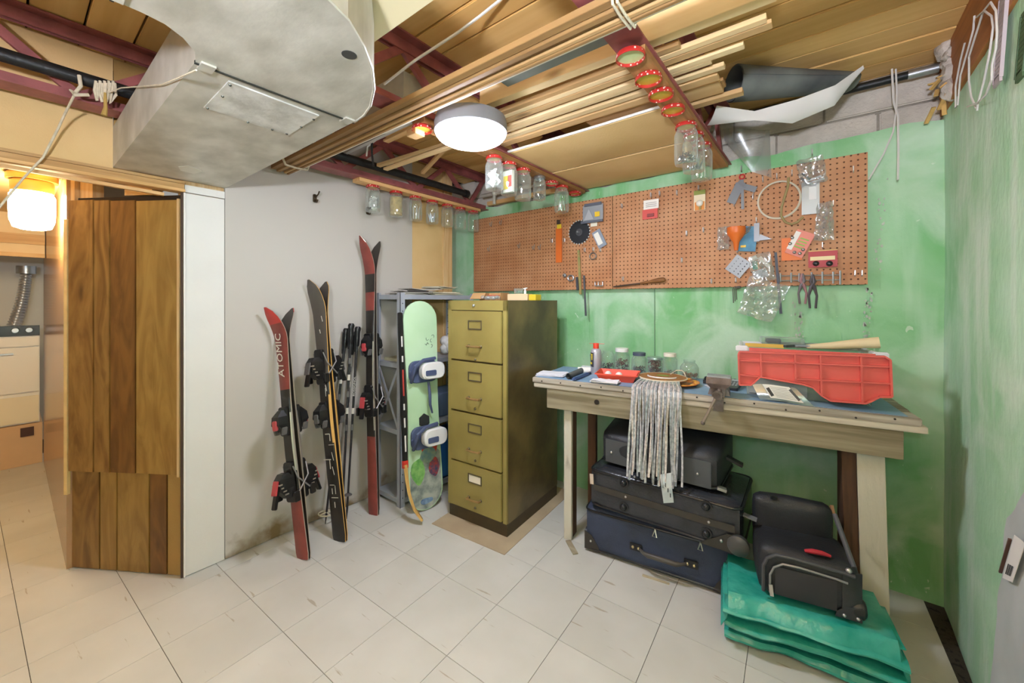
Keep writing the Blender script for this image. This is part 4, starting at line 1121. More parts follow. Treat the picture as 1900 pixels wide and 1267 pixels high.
# ================================================================== SNOWBOARD
b0 = Vector((-1.985, 1.64, 0.004)); b1 = Vector((-2.088, 1.665, 1.325))
sb_w = Vector((0.18, 1, 0))                        # across the board
SBM = frame(b0, b1 - b0, (b1 - b0).cross(sb_w) * -1)
zz_ = SBM.to_3x3() @ Vector((0, 0, 1))
if zz_.x < 0: SBM = frame(b0, b1 - b0, (b1 - b0).cross(sb_w))
sb = thing('snowboard', 'pale green snowboard with two white bindings leaning on the shelf unit', 'snowboard', b0, rot=SBM.to_euler())
LB = (b1 - b0).length
def sbw(f): return .122 - .014 * math.exp(-((f - .5) / .28) ** 2)
outl = []
for k in range(13): a = PI / 2 + PI * k / 12; outl.append((.12 + .12 * math.cos(a), sbw(.1) * math.sin(a)))
right_ = [(f * LB, -sbw(f)) for f in [.15 + .07 * i for i in range(11)]]
topc = [(LB - .12 + .12 * math.cos(a), sbw(.9) * math.sin(a)) for a in [-PI / 2 + PI * k / 12 for k in range(13)]]
left_ = [(x, -y) for x, y in reversed(right_)]
poly = [(x, y) for x, y in outl] + right_ + topc + left_
o = MB().prism(poly, .010).build('deck', mat('mint_topsheet', '#b4d6aa', 0.35, col2='#c6e2bf', vscale=2.5), sb, world=False)
def patch(pts, m_, nm, z=.0103, h=.0008, part=None):
    return MB().prism(pts, h, z0=z).build(nm, m_, part or sb, world=False)
def blob(cx, cy, rx, ry, n=20, seed=0, amp=.12):
    return [(cx + rx * math.cos(2 * PI * k / n) * (1 + amp * math.sin(3 * 2 * PI * k / n + seed)), cy + ry * math.sin(2 * PI * k / n) * (1 + amp * math.cos(2 * 2 * PI * k / n + seed))) for k in range(n)]
patch([(x, y * .97) for x, y in ([(.12 + .115 * math.cos(a), .115 * math.sin(a)) for a in [PI / 2 + PI * k / 14 for k in range(15)]] + [(.34, -.11), (.40, -.05), (.36, .02), (.30, .06), (.26, .11)])], mat('graphic_grey', '#b3b8ad', 0.4, col2='#6d7a78', vscale=18), 'printed_graphic')
patch(blob(.40, -.035, .085, .062, seed=1), mat('graphic_red', '#b5321f', 0.4, col2='#d2482f', vscale=12), 'printed_graphic', .0108)
patch(blob(.335, -.02, .05, .055, seed=2, amp=.05), mat('graphic_teal', '#8d9b83', 0.4, col2='#5c7f86', vscale=30), 'printed_graphic', .0113)
patch(blob(.25, .055, .08, .045, seed=4), mat('graphic_green', '#5f9a4e', 0.4, col2='#8dbf6e', vscale=30), 'printed_graphic', .0113)
patch(blob(.25, -.06, .06, .035, seed=3), mat('graphic_navy', '#3b4c66', 0.4, col2='#b4463a', vscale=40), 'printed_graphic', .0113)
patch(blob(.055, .0, .018, .05, seed=6), mat('graphic_blue', '#7f9bb8', 0.4, col2='#44608a', vscale=40), 'printed_graphic', .0113)
for k, (x, y) in enumerate(((1.06, -.075), (1.075, -.045), (1.05, -.035), (1.03, -.07), (1.09, -.085), (1.035, -.045))):
    pts = [(x + .014 * math.cos(a) * (1 - .08 * j), y + .010 * math.sin(a), .0112) for j, a in enumerate([k + .55 * i for i in range(7)])]
    MB().tube(pts, .0012, 5).build('drawn_scribble', mat('ink_dark', '#2e4038', 0.6), sb, world=False)
M_BW = mat('binding_white', '#e3e2e0', 0.35); M_NAVY = mat('binding_navy', '#4a5474', 0.5)
for (bx, nm) in ((.87, 'upper'), (.455, 'lower')):
    bd = MB().rbox((bx, 0, .024), (.14, .20, .026), .045).build('binding_base', M_NAVY, sb, world=False)
    MB().rbox((bx + .004, -.035, .075), (.105, .165, .06), .042, seg=6).build('highback', M_BW, bd, world=False, smooth=True)
    MB().rbox((bx - .008, -.01, .106), (.034, .075, .006), .008).build('inlay', M_NAVY, bd, world=False)
    MB().tube([(bx - .06, .09, .03), (bx - .02, .100, .07), (bx + .04, .09, .09), (bx + .075, .03, .085), (bx + .08, -.06, .075)], .011, 8).build('ankle_strap', M_NAVY, bd, world=False, smooth=True)
    MB().tube([(bx - .05, .09, .03), (bx - .02, .108, .05), (bx + .01, .112, .06)], .006, 8).build('strap_end', M_NAVY, bd, world=False, smooth=True)
MB().tube([(.80, -.02, .05), (.72, -.015, .07), (.66, -.02, .06), (.60, -.045, .04)], [.008, .010, .009, .006], 8).build('loose_strap', M_NAVY, sb, world=False, smooth=True)
MB().prism([(.555 + .045 * math.cos(PI / 3 * k), .0 + .04 * math.sin(PI / 3 * k)) for k in range(6)], .008, z0=.0105).build('stomp_pad', mat('pad_black', '#232523', 0.7), sb, world=False)

# ================================================================== HOCKEY STICK
hk = PZ(757, 925); hb0 = PX(752, 868, -1.962); ht = PX(742, 580, -2.095)
tip = PZ(783, 972); hs = thing('hockey_stick', 'hockey stick with black and red shaft and bare wooden blade', 'hockey stick', (tip.x, tip.y, 0))
d = (ht - hb0).normalized()
M_STW = wood('stick_wood', '#c9a15c', '#ad8344', axis=2, grain=18, knots=False)
o = MB().beam(hb0, ht, .030, .020, up=(1, 0, 0), bev=.003).build('shaft', mat('stick_black', '#1f1f20', 0.4), hs)
segs = [(.0, .045, '#c8362c'), (.10, .20, '#dedad4'), (.25, .31, '#dedad4'), (.36, .40, '#dedad4'), (.45, .62, '#b8423a'), (.67, .71, '#dedad4'), (.77, .84, '#dedad4')]
Lh = (ht - hb0).length
for k, (f0, f1, c) in enumerate(segs):
    MB().beam(hb0 + d * Lh * f0, hb0 + d * Lh * f1, .0306 if c == '#c8362c' else .011, .0206, up=(1, 0, 0)).build('painted_band', mat('band_' + c[1:], c, 0.4), o)
q = hb0 + d * .02
cen = [q, PX(755, 890, -1.955), PX(759, 915, -1.940), PX(768, 943, -1.912), Vector((tip.x, tip.y, 0.024))]
W_ = [.031, .034, .040, .048, .044]; rings = []
cc = []
for i in range(len(cen) - 1):
    for k in range(5): cc.append((cen[i].lerp(cen[i + 1], k / 5), W_[i] + (W_[i + 1] - W_[i]) * k / 5))
cc.append((cen[-1], W_[-1]))
for i, (p, w) in enumerate(cc):
    tg = (cc[min(i + 1, len(cc) - 1)][0] - cc[max(i - 1, 0)][0]).normalized()
    nrm = Vector((0.55, 0.83, 0)); nrm = (nrm - tg * nrm.dot(tg)).normalized(); sd = tg.cross(nrm)
    th = .011 - .005 * i / len(cc)
    rings.append([p + sd * w / 2 + nrm * th, p + sd * w / 2 - nrm * th, p - sd * w / 2 - nrm * th, p - sd * w / 2 + nrm * th])
MB().loft(rings).build('blade', M_STW, hs)

# ================================================================== FILE CABINET
CF, CR_ = Vector((-1.83, 1.685, 0)), Vector((-1.389, 1.715, 0))
crz = math.atan2(CR_.y - CF.y, CR_.x - CF.x); CWd, CDp, CHt = (CR_ - CF).length, 0.60, 1.325
cab = thing('file_cabinet', 'olive green steel four drawer file cabinet with rusty brown side', 'file cabinet', (CF.x, CF.y, 0.004), crz)
M_OLIVE = mat('olive_enamel', '#9a8b4e', 0.42, metal=0.0, col2='#877840', vscale=3, bump=0.05, bscale=50)
M_RUST = mat('worn_brown_enamel', '#77653f', 0.36, metal=0.0, col2='#4d3f28', vscale=4, bump=0.08, bscale=40)
M_BASEB = mat('cabinet_base', '#4a3d28', 0.45, var=0.3, vscale=10)
B = lambda c, s: MB().box(c, s)
MB().box((CWd / 2, CDp / 2 + .008, CHt / 2 + .035), (CWd, CDp - .016, CHt - .07)).build('body', M_RUST, cab, world=False)
MB().box((CWd / 2, CDp / 2 + .004, .038), (CWd - .006, CDp - .01, .076)).build('base', M_BASEB, cab, world=False)
MB().box((.014, .006, .70), (.028, .014, 1.25)).box((CWd - .012, .006, .70), (.024, .014, 1.25)).box((CWd / 2, .006, 1.296), (CWd, .014, .058)).build('face_frame', M_OLIVE, cab, world=False)
M_HND = mat('handle_brass_worn', '#b0905f', 0.35, metal=0.6, var=0.2, vscale=20)
M_HOLD = mat('holder_steel', '#6f664f', 0.4, metal=0.6)
dz = [(.080, .352), (.357, .655), (.661, .961), (.967, 1.264)]
for k, (z0, z1) in enumerate(dz):
    w = CWd - .062; xc = .030 + w / 2 + .002
    dr = MB().box((xc, .0, (z0 + z1) / 2), (w, .022, z1 - z0 - .004), bev=.003).build('drawer', M_OLIVE, cab, world=False)
    hz = z0 + (z1 - z0) * .30; lz = z0 + (z1 - z0) * .72
    MB().tube([(xc - .045, -.010, hz), (xc - .045, -.034, hz), (xc, -.040, hz), (xc + .045, -.034, hz), (xc + .045, -.010, hz)], .0065, 8).build('handle', M_HND, dr, smooth=True, world=False)
    for sg in (-1, 1): MB().ball((xc + sg * .045, -.012, hz), .009, 8, 6).build('handle_foot', M_HOLD, dr, smooth=True, world=False)
    q = MB().box((xc, -.012, lz + .024), (.10, .005, .007)).box((xc, -.012, lz - .024), (.10, .005, .007)).box((xc - .048, -.012, lz), (.007, .005, .05)).box((xc + .048, -.012, lz), (.007, .005, .05))
    hd = q.build('label_holder', M_HOLD, dr, world=False)
    if k == 0: MB().box((xc, -.0118, lz), (.088, .001, .042)).build('label_card', mat('card_white', '#ece4d2', 0.7), hd, world=False)
    if k < 3 or True: MB().ball((xc + .004, -.012, z0 + .03 if k < 3 else z0 + .012), .008, 8, 6).build('latch_button', M_HOLD, dr, smooth=True, world=False)
MB().ball((CWd * .47, -.004, 1.295), .009, 8, 6).build('lock', M_STEEL, cab, smooth=True, world=False)
# mat under it
mt = [PZ(801, 972), PZ(936, 1030), PZ(1062, 912), PZ(926, 880)]
mt[3] = mt[0] + (mt[2] - mt[1])
tag(MB().add([tuple(p) for p in mt] + [tuple(p + Vector((0, 0, .0035))) for p in mt], [(0, 1, 2, 3), (4, 5, 6, 7), (0, 1, 5, 4), (1, 2, 6, 5), (2, 3, 7, 6), (3, 0, 4, 7)]).build('floor_mat', mat('hardboard_mat', '#b7a688', 0.7, col2='#a8957a', vscale=4)), 'thin tan hardboard sheet on the floor under the file cabinet', 'mat')
# things on the cabinet
CM = wm(cab)
def onc(x, y, z=0.0): return CM @ Vector((x, y, CHt + z))
M_CARD = mat('cardboard', '#c79a66', 0.85, var=0.12, vscale=10)
bx = thing('cardboard_tray', 'small open cardboard tray with red rim on the file cabinet', 'box', onc(.10, .30))
X = CM @ Matrix.Translation((.11, .33, CHt)) @ Matrix.Rotation(.12, 4, 'Z')
MB().box((0, 0, .003), (.16, .12, .006), X).box((-.078, 0, .026), (.004, .12, .05), X).box((.078, 0, .026), (.004, .12, .05), X).box((0, .058, .026), (.16, .004, .05), X).box((0, -.058, .015), (.16, .004, .03), X).build('tray', M_CARD, bx)
MB().beam(X @ Vector((-.08, -.06, .05)), X @ Vector((-.08, -.10, .01)), .10, .003, up=X.to_3x3() @ Vector((0, 0, 1))).build('flap', M_CARD, bx)
MB().box((.02, .0, .02), (.10, .08, .03), X).build('red_packet', mat('packet_red', '#b93b32', 0.5), bx)
tag(MB().box((.295, .36, CHt + .021), (.15, .07, .042), CM, rz=.05, bev=.002).build('parts_box', mat('cream_box', '#e2c9a0', 0.7)), 'cream cardboard box on the file cabinet', 'box')
tag(MB().box((.402, .372, CHt + .019), (.052, .07, .038), CM, bev=.002).build('parts_box', mat('yellow_box', '#d9c02f', 0.6)), 'small yellow box on the file cabinet', 'box')
q = MB()
random.seed(5)
for k in range(12):
    q.ball(CM @ Vector((.17 + random.uniform(-.05, .06), .19 + random.uniform(-.03, .03), CHt + .014 + .008 * random.random())), .013, 8, 6, (1.3, 1, .8))
tag(q.build('plastic_bag', glass('bag_plastic', (0.9, 0.92, 0.92, 1), 0.15, 0.6), smooth=True), 'crumpled clear plastic bag on the file cabinet', 'bag')
cu = thing('glass_cup', 'small clear glass cup standing on the cream box', 'cup', onc(.285, .36, .042))
MB().lathe([(.024, 0), (.03, .004), (.032, .035), (.030, .036), (.028, .006), (.001, .005)], tuple(onc(.285, .36, .042)), 18, caps=False).build('cup_body', M_GLASS, cu, smooth=True)
tg2 = thing('spray_nozzle', 'small white nozzle standing on the cream box', 'nozzle', onc(.335, .36, .042))
MB().lathe([(.008, 0), (.008, .02), (.005, .024), (.005, .036), (.001, .037)], tuple(onc(.335, .36, .042)), 12).build('stem', M_WHITE, tg2, smooth=True)
MB().beam(onc(.322, .36, .076), onc(.350, .36, .080), .010, .006).build('spout', M_WHITE, tg2)

# ================================================================== PASSAGE THINGS
hl = thing('wall_lantern', 'warm glowing glass jar lamp hanging from the passage ceiling', 'lamp', (-3.17, 0.075, 1.98))
hp = PD(82, 400, 2.08)
HLX, HLY = hp.x, min(hp.y, HY - 0.10)
hl.location = (HLX, HLY, 1.98)
MB().lathe([(.001, 1.98), (.085, 1.98), (.09, 1.972), (.09, 1.945), (.001, 1.944)], (HLX, HLY, 0), 24).build('ceiling_plate', mat('lantern_brass', '#c9a05a', 0.4, metal=0.4), hl, smooth=True)
MB().lathe([(.001, 1.945), (.072, 1.945), (.076, 1.935), (.074, 1.885), (.001, 1.884)], (HLX, HLY, 0), 24).build('collar', MATS['lantern_brass'], hl, smooth=True)
MB().lathe([(.070, 1.884), (.079, 1.868), (.080, 1.80), (.077, 1.74), (.066, 1.705), (.04, 1.695), (.001, 1.693)], (HLX, HLY, 0), 24).build('glass_shade', emit('lantern_glow', (1.0, 0.78, 0.45, 1), HALL_STRENGTH), hl, smooth=True)
dry = thing('clothes_dryer', 'white clothes dryer with black control panel seen through the passage', 'dryer', (-5.35, -0.2, 0.334))
M_APPL = mat('appliance_white', '#e4e2de', 0.35)
MB().box((-5.37, -0.20, .69), (.62, .71, .71)).build('body', M_APPL, dry)
MB().box((-5.053, -0.20, .452), (.012, .70, .21)).build('pedestal_drawer', mat('appliance_cream', '#e6dcc4', 0.4), dry)
d_ = MB().box((-5.053, -0.20, .77), (.012, .70, .36)).build('door', M_APPL, dry)
MB().box((-5.04, -0.16, .905), (.016, .36, .012)).build('handle', M_STEEL, d_)
MB().box((-5.05, -0.20, .995), (.010, .70, .07)).build('top_rail', M_APPL, dry)
cn = MB().box((-5.08, -0.20, 1.085), (.07, .71, .08)).build('control_panel', mat('console_black', '#1c1a1a', 0.3), dry)
for y in (.10, .03, -.12): MB().lathe([(.001, 0), (.022, 0), (.018, .014), (.001, .014)], seg=14, M=Matrix.Translation((-5.045, y, 1.09)) @ Matrix.Rotation(PI / 2, 4, 'Y')).build('knob', M_STEEL, cn, smooth=True)
tag(MB().box((-5.43, -0.21, .165), (.76, .76, .328)).build('laundry_platform', mat('platform_pink', '#d8b48f', 0.7, var=0.1, vscale=4)), 'low tan platform under the clothes dryer', 'platform')
MB().box((-5.045, .09, .27), (.01, .07, .07)).build('floor_vent', mat('vent_dark', '#4a2f2a', 0.7), bpy.data.objects['laundry_platform'])
hose = thing('vent_hose', 'crinkled silver vent hose above the clothes dryer', 'hose', (-5.6, 0.0, 1.13))
q = MB(); pts = []; rr = []
for k in range(60):
    f = k / 59; p = PX(26 + 22 * f + 4 * math.sin(f * 3), 604 - 96 * f, -5.62); pts.append(p); rr.append(.040 + .006 * math.sin(k * 2.1) - .008 * f)
q.tube(pts, rr, 10).build('hose_tube', mat('foil', '#cfcfd2', 0.3, metal=0.8), hose, smooth=True)
e_ = pts[-1]; MB().lathe([(.001, 0), (.06, 0), (.06, .07), (.001, .07)], tuple(e_), 14).build('collar', M_STEEL, hose, smooth=True)
# strings and rope on the joist over the passage
ro = thing('rope', 'white rope tied to the joist and slanting down through the passage', 'rope', PX(147, 168, -2.27))
MB().tube([PX(147, 165, -2.16), PX(137, 178, -2.165), PX(120, 212, -2.30), PX(108, 238, -2.35), PX(80, 292, -2.38), PX(42, 332, -2.40), PX(0, 383, -2.40), PX(-40, 430, -2.40)], .0038, 8).build('rope_line', M_STRING, ro, smooth=True)
MB().tube([PX(147, 140, -2.168), PX(150, 160, -2.162), PX(140, 172, -2.16), PX(132, 168, -2.162), PX(137, 176, -2.155), PX(165, 176, -2.155)], .006, 8).build('knot', M_STRING, ro, smooth=True)
tw = thing('string_tangle', 'tangle of old string hung over the black pipe by the duct', 'string', PX(190, 165, -2.2))
random.seed(21)
for k in range(5):
    u = 178 + 8 * k
    MB().tube([PX(u, 150, -2.172), PX(u + random.uniform(-4, 4), 168, -2.175), PX(u + random.uniform(-6, 6), 184 + random.uniform(-6, 8), -2.175), PX(u + random.uniform(-3, 8), 176, -2.178), PX(u + 3, 154, -2.172)], .0045, 6).build('loop', M_STRING, tw, smooth=True)
MB().tube([PX(195, 172, -2.17), PX(196, 200, -2.17), PX(193, 214, -2.17)], [.004, .006, .009], 6).build('tassel', mat('gold_tassel', '#b4934f', 0.8), tw, smooth=True)
q = [PX(200, 172, -2.165), PY(225, 163, .265), PY(300, 157, .270), PY(330, 145, .270), PY(364, 130, .272)]
tag(MB().tube(q, .0022, 6).build('thin_wire', M_STRING, smooth=True), 'thin pale wire running from the string tangle to the duct corner', 'wire')
q = [PX(0, 146, -2.33), PX(40, 152, -2.36), PX(80, 172, -2.38), PX(130, 186, -2.39), PX(180, 188, -2.385)]
tag(MB().tube(q, .003, 6).build('black_wire', M_BLACK, smooth=True), 'thin black wire sagging across the tan board over the passage', 'wire')

# ================================================================== PEGBOARDS
PEGY = 2.462
def pg(u, v, off=0.0): return PY(u, v, PEGY - off)
def peg_mat():
    m, nt, b = _new('brown_pegboard')
    L, N = nt.links.new, nt.nodes.new
    tc = N('ShaderNodeTexCoord'); sp = N('ShaderNodeSeparateXYZ'); cb = N('ShaderNodeCombineXYZ')
    L(tc.outputs['Object'], sp.inputs[0]); L(sp.outputs['X'], cb.inputs['X']); L(sp.outputs['Z'], cb.inputs['Y'])
    vo = N('ShaderNodeTexVoronoi'); vo.voronoi_dimensions = '2D'; vo.inputs['Scale'].default_value = 1 / 0.0254; vo.inputs['Randomness'].default_value = 0
    L(cb.outputs[0], vo.inputs['Vector'])
    r = N('ShaderNodeValToRGB'); e = r.color_ramp.elements
    e[0].position, e[1].position = 0.11, 0.16; e[0].color, e[1].color = (0, 0, 0, 1), (1, 1, 1, 1)
    L(vo.outputs['Distance'], r.inputs['Fac'])
    n = N('ShaderNodeTexNoise'); n.inputs['Scale'].default_value = 6; n.inputs['Detail'].default_value = 5; L(tc.outputs['Object'], n.inputs['Vector'])
    r2 = N('ShaderNodeValToRGB'); e = r2.color_ramp.elements
    e[0].position, e[1].position = .35, .65; e[0].color, e[1].color = lin('#b3794f'), lin('#c48f66'); L(n.outputs['Fac'], r2.inputs['Fac'])
    mx = N('ShaderNodeMix'); mx.data_type = 'RGBA'; L(r.outputs['Color'], mx.inputs[0]); mx.inputs[6].default_value = lin('#5a3018'); L(r2.outputs['Color'], mx.inputs[7])
    L(mx.outputs[2], b.inputs['Base Color']); b.inputs['Roughness'].default_value = .6
    bp = N('ShaderNodeBump'); bp.inputs['Strength'].default_value = 1; bp.inputs['Distance'].default_value = .004; L(r.outputs['Color'], bp.inputs['Height']); L(bp.outputs['Normal'], b.inputs['Normal'])
    return m
M_PEG = peg_mat()
xa, xb, xc_ = pg(879, 470).x, pg(1136.5, 450).x, pg(1610, 400).x
zlo, zhi = pg(1611, 527.5).z, pg(1609, 282).z
for k, (x0, x1, lb) in enumerate(((xa, xb - .002, 'brown pegboard next to the cream wall, holding the round saw blade'), (xb + .002, xc_, 'brown pegboard crowded with packets and tools by the bare corner'))):
    t = thing('pegboard', lb, 'pegboard', (x0, PEGY, zlo), group='pegboards on the green wall')
    MB().box(((x1 - x0) / 2, .003, (zhi - zlo) / 2), (x1 - x0, .006, zhi - zlo)).build('perforated_board', M_PEG, t, world=False)
    for z in (.02, zhi - zlo - .02): MB().box(((x1 - x0) / 2, .024, z), (x1 - x0 - .02, .036, .035)).build('furring_strip', M_PINE, t, world=False)

# ---- hooks
hook_me = MB().tube([(0, .004, 0), (0, -.016, 0), (0, -.020, .004), (0, -.020, .026)], .0028, 6).tube([(0, -.001, .0), (0, -.001, .026), (0, .004, .028)], .0024, 6).mesh('peg_hook', mat('hook_zinc', '#c9c9cc', 0.3, metal=0.8), True)
curl_me = MB().tube([(0, .004, .02), (0, -.004, .02), (0, -.006, .0), (0, -.010, -.016), (0, -.024, -.016), (0, -.028, -.002), (0, -.026, .008)], .0028, 6).mesh('curved_hook', MATS['hook_zinc'], True)
NL, NR = 'on the pegboard by the cream wall', 'on the crowded pegboard'
HK_L = [(913, 416, 1, 'empty curled hook near the last hanging jar, first of two'), (931, 413, 1, 'empty curled hook near the last hanging jar, second of two'), (909, 462, 1, 'empty curled hook alone above the cardboard tray'), (965, 456, 1, 'empty curled hook alone in the middle of the board by the cream wall'),
        (992, 459, 1, 'curled hook in the close pair beside the orange sleeve'), (1003, 459, 1, 'curled hook in the close pair beside the orange sleeve'), (1025, 450, 0, 'straight hook on one side of the orange sleeve, away from the saw blade'), (1048, 449, 0, 'straight hook between the orange sleeve and the saw blade'),
        (1086, 467, 0, 'straight hook between the wooden ruler and the hose clamp'), (1102, 466, 0, 'straight hook holding the hose clamp'), (1115, 467, 0, 'straight hook under the tilted clear packet')]
HK_R = [(1155, 386, 0, 'empty hook next to the seam between the pegboards'), (1209, 366, 0, 'hook holding the red and white blister card'), (1225, 363, 0, 'empty hook just beside the red and white blister card'), (1257, 362, 0, 'empty hook between the two hanging cards'), (1297, 353, 0, 'hook holding the light bulb card'),
        (1275, 437, 0, 'empty hook below the light bulb card, first of two'), (1306, 431, 0, 'empty hook below the light bulb card, second of two'), (1266, 487, 0, 'lone empty hook above the screwdriver handle'), (1157, 521, 0, 'hook under the shank of the screwdriver'),
        (1416, 338, 0, 'empty hook between the metal blades and the wire coil'), (1470, 326, 0, 'hook holding the tan rubber hose'), (1442, 332, 0, 'hook holding the round wire coil'), (1583, 320, 0, 'long empty hook near the top corner by the bare wall'), (1586, 512, 0, 'hook in the pair past the end of the chrome rail'), (1599, 512, 0, 'hook in the pair past the end of the chrome rail'),
        (1321, 526, 0, 'empty hook on the lower edge right of the screwdriver'), (1366, 524, 0, 'hook holding the hex keys'), (1398, 365, 1, 'curled hook under the metal blades'), (1363, 383, 0, 'hook at the tip of the metal blades'), (1404, 413, 0, 'hook holding the corner bracket'),
        (1526, 460, 0, 'hook holding the red and cream card'), (1507, 288, 0, 'hook holding the bag over the grey plate'), (1376, 318, 0, 'hook holding the red ring of blades'), (1546, 383, 0, 'hook beside the crumpled clear bag'), (1369, 469, 0, 'hook holding the square gauge plate')]
for k, (u, v, c, lb) in enumerate(HK_L + HK_R):
    o = bpy.data.objects.new('curved_hook' if c else 'peg_hook', curl_me if c else hook_me)
    o.location = pg(u, v, 0); COL.objects.link(o)
    tag(o, lb, 'hook', 'hooks on the left pegboard' if k < len(HK_L) else 'hooks on the right pegboard')

# ---- helpers for things hung on the board
def PGM(u, v, off, roll=0.0):
    """frame on the board: x right along it, y up, z out of it"""
    p = pg(u, v, off)
    return frame(p, Vector((math.cos(roll), 0, math.sin(roll))), (0, -1, 0))
def mpx(u, v):                              # metres per pixel (across, up) on the board near u,v
    return (pg(u + 1, v).x - pg(u - 1, v).x) / 2, (pg(u, v - 1).z - pg(u, v + 1).z) / 2
def flat(name, u, v, wpx, hpx, off, th, m_, parent=None, label=None, cat=None, roll=0.0, grp=None, bev=0.0):
    ax_, ay_ = mpx(u, v)
    q = MB().box((0, 0, 0), (wpx * ax_, hpx * ay_, th), PGM(u, v, off, roll), bev=bev)
    o = q.build(name, m_, parent)
    if label: tag(o, label, cat, grp)
    return o
def crumple(name, u, v, wpx, hpx, off, m_, parent=None, seed=0.0, amp=.018, taper=0.0, roll=0.0, n=14):
    ax_, ay_ = mpx(u, v); w, h = wpx * ax_, hpx * ay_; M = PGM(u, v, off, roll)
    def f(s, t, sg):
        x, y = (s - .5) * w * (1 - taper * t), (t - .5) * h
        e = max(0.0, math.sin(PI * s)) ** .6 * max(0.0, math.sin(PI * t)) ** .5
        z = sg * .012 * e + amp * e * (nz((x, y, sg), 30, seed) + .5 * nz((x, y, sg), 70, seed))
        x += .006 * nz((y, z, 0), 40, seed + 3); y += .006 * nz((x, z, 0), 40, seed + 7)
        return M @ Vector((x, y, z))
    q = MB().sheet(lambda s, t: f(s, t, 1), n, n, 0).sheet(lambda s, t: f(s, t, -.4), n, n, 0)
    return q.build(name, m_, parent, smooth=True)
M_CLEAR = glass('clear_bag_plastic', (0.92, 0.93, 0.93, 1), 0.12, 0.62)
M_ORANGE = mat('orange_plastic', '#e0702a', 0.4)
C = lambda n, c, r=.5: mat(n, c, r)

# saw blade
t = thing('saw_blade', 'round black circular saw blade with bright teeth', 'saw blade', pg(1075, 431, .006))
ax_, ay_ = mpx(1075, 431); rb = 22.5 * ay_
pts = []
for k in range(96):
    a = 2 * PI * k / 96; r_ = rb * (1.0 if k % 4 in (0, 1) else .93 if k % 4 == 2 else .95); pts.append((r_ * math.cos(a), r_ * math.sin(a)))
bl = MB().prism(pts, .003, PGM(1075, 431, .006)).build('blade', mat('blade_black', '#33363c', 0.4, metal=0.4), t)
for k in range(24):
    a = 2 * PI * (k + .12) / 24
    MB().box((rb * .97 * math.cos(a), rb * .97 * math.sin(a), .0015), (.008, .007, .005), PGM(1075, 431, .006) , rz=a).build('tooth', mat('carbide', '#dddbd4', 0.4), bl)
MB().lathe([(.001, .003), (rb * .3, .003), (rb * .3, .005), (.001, .005)], seg=20, M=PGM(1075, 431, .006)).build('hub_flange', mat('hub_grey', '#5b5d62', 0.4, metal=0.5), bl)
MB().rod(PGM(1075, 431, .006) @ Vector((0, 0, .0)), PGM(1075, 431, .006) @ Vector((0, 0, .03)), .006, 10).build('arbor_peg', M_STEEL, t)
# orange sleeve
t = thing('file_sleeve', 'long orange sleeve with yellow label hanging on the pegboard', 'tool sleeve', pg(1037, 452, .006))
flat('sleeve', 1037, 455, 10.5, 64, .008, .008, M_ORANGE, t)
flat('label', 1037.5, 420, 8, 8, .013, .001, C('yellow_label', '#e0c030'), t)
flat('hang_tab', 1036, 412, 6, 8, .006, .003, C('tab_dark', '#4a3b33'), t)
# bracket pack
t = thing('shelf_bracket_pack', 'grey plastic pack of steel brackets with yellow sticker, over the saw blade', 'packet', pg(1100, 395, .02))
flat('backing_card', 1100, 396, 37, 32, .022, .004, mat('pack_grey', '#a7abb3', .3, metal=.3), t)
flat('top_rail', 1100, 379, 31, 5, .028, .010, mat('pack_dark', '#5d6270', .4), t)
flat('bottom_rail', 1098, 411, 40, 4, .028, .008, MATS['pack_dark'], t)
M_ = PGM(1093, 398, .029); ax_, ay_ = mpx(1093, 398)
MB().prism([(-9 * ax_, -10 * ay_), (9 * ax_, -10 * ay_), (0, 10 * ay_)], .004, M_).build('bracket', mat('bracket_light', '#c9ccd2', .3, metal=.4), t)
flat('sticker', 1108, 397, 9, 9, .030, .001, C('sticker_yellow', '#e8c22a'), t)
tag(flat('price_tag', 1102, 415, 12, 10, .012, .001, C('tag_cream', '#e9e2cf')), 'cream paper tag tucked behind the saw blade', 'tag')
t = thing('scraper_pack', 'tilted clear packet with white card below the bracket pack', 'packet', pg(1113, 443, .01))
flat('backing_card', 1112, 443, 16, 34, .012, .005, mat('pack_blue_grey', '#8d96a5', .35), t, roll=.45)
flat('white_card', 1110, 443, 9, 24, .016, .003, C('card_white2', '#ece9e0'), t, roll=.45)
# small round things
def ringthing(u, v, rpx, r2, label, m_, name='ring_clamp', off=.012):
    ax_, ay_ = mpx(u, v); M = PGM(u, v, off)
    return tag(MB().tube([M @ Vector((rpx * ax_ * math.cos(k * PI / 12), rpx * ay_ * math.sin(k * PI / 12), 0)) for k in range(25)], r2, 6).build(name, m_, smooth=True), label, 'ring')
ringthing(1100, 475, 6, .004, 'small round hose clamp hung below the tilted packet', mat('clamp_steel', '#8f8a86', .35, metal=.7), 'hose_clamp')
t = ringthing(1059, 516, 5, .006, 'thick round washer hung low on the pegboard', M_STEEL, 'washer')
tag(MB().lathe([(.012, 0), (.016, .004), (.012, .01), (.004, .012), (.003, .03)], seg=12, M=PGM(1048, 511, .004)).build('drawer_knob', M_STEEL, smooth=True), 'small steel knob pegged near the washer', 'knob')
def barthing(name, u0, v0, u1, v1, w, th, off, m_, label, cat='tool', off1=None):
    a, b2 = pg(u0, v0, off), pg(u1, v1, off if off1 is None else off1)
    return tag(MB().beam(a, b2, w, th, up=(0, -1, 0), bev=.0006).build(name, m_), label, cat)
barthing('wooden_ruler', 1073.5, 464, 1077, 546, .018, .004, .012, wood('ruler_wood', '#b99f62', '#8f9a5a', axis=0, grain=20, knots=False), 'old wooden ruler hanging below the saw blade', 'ruler')
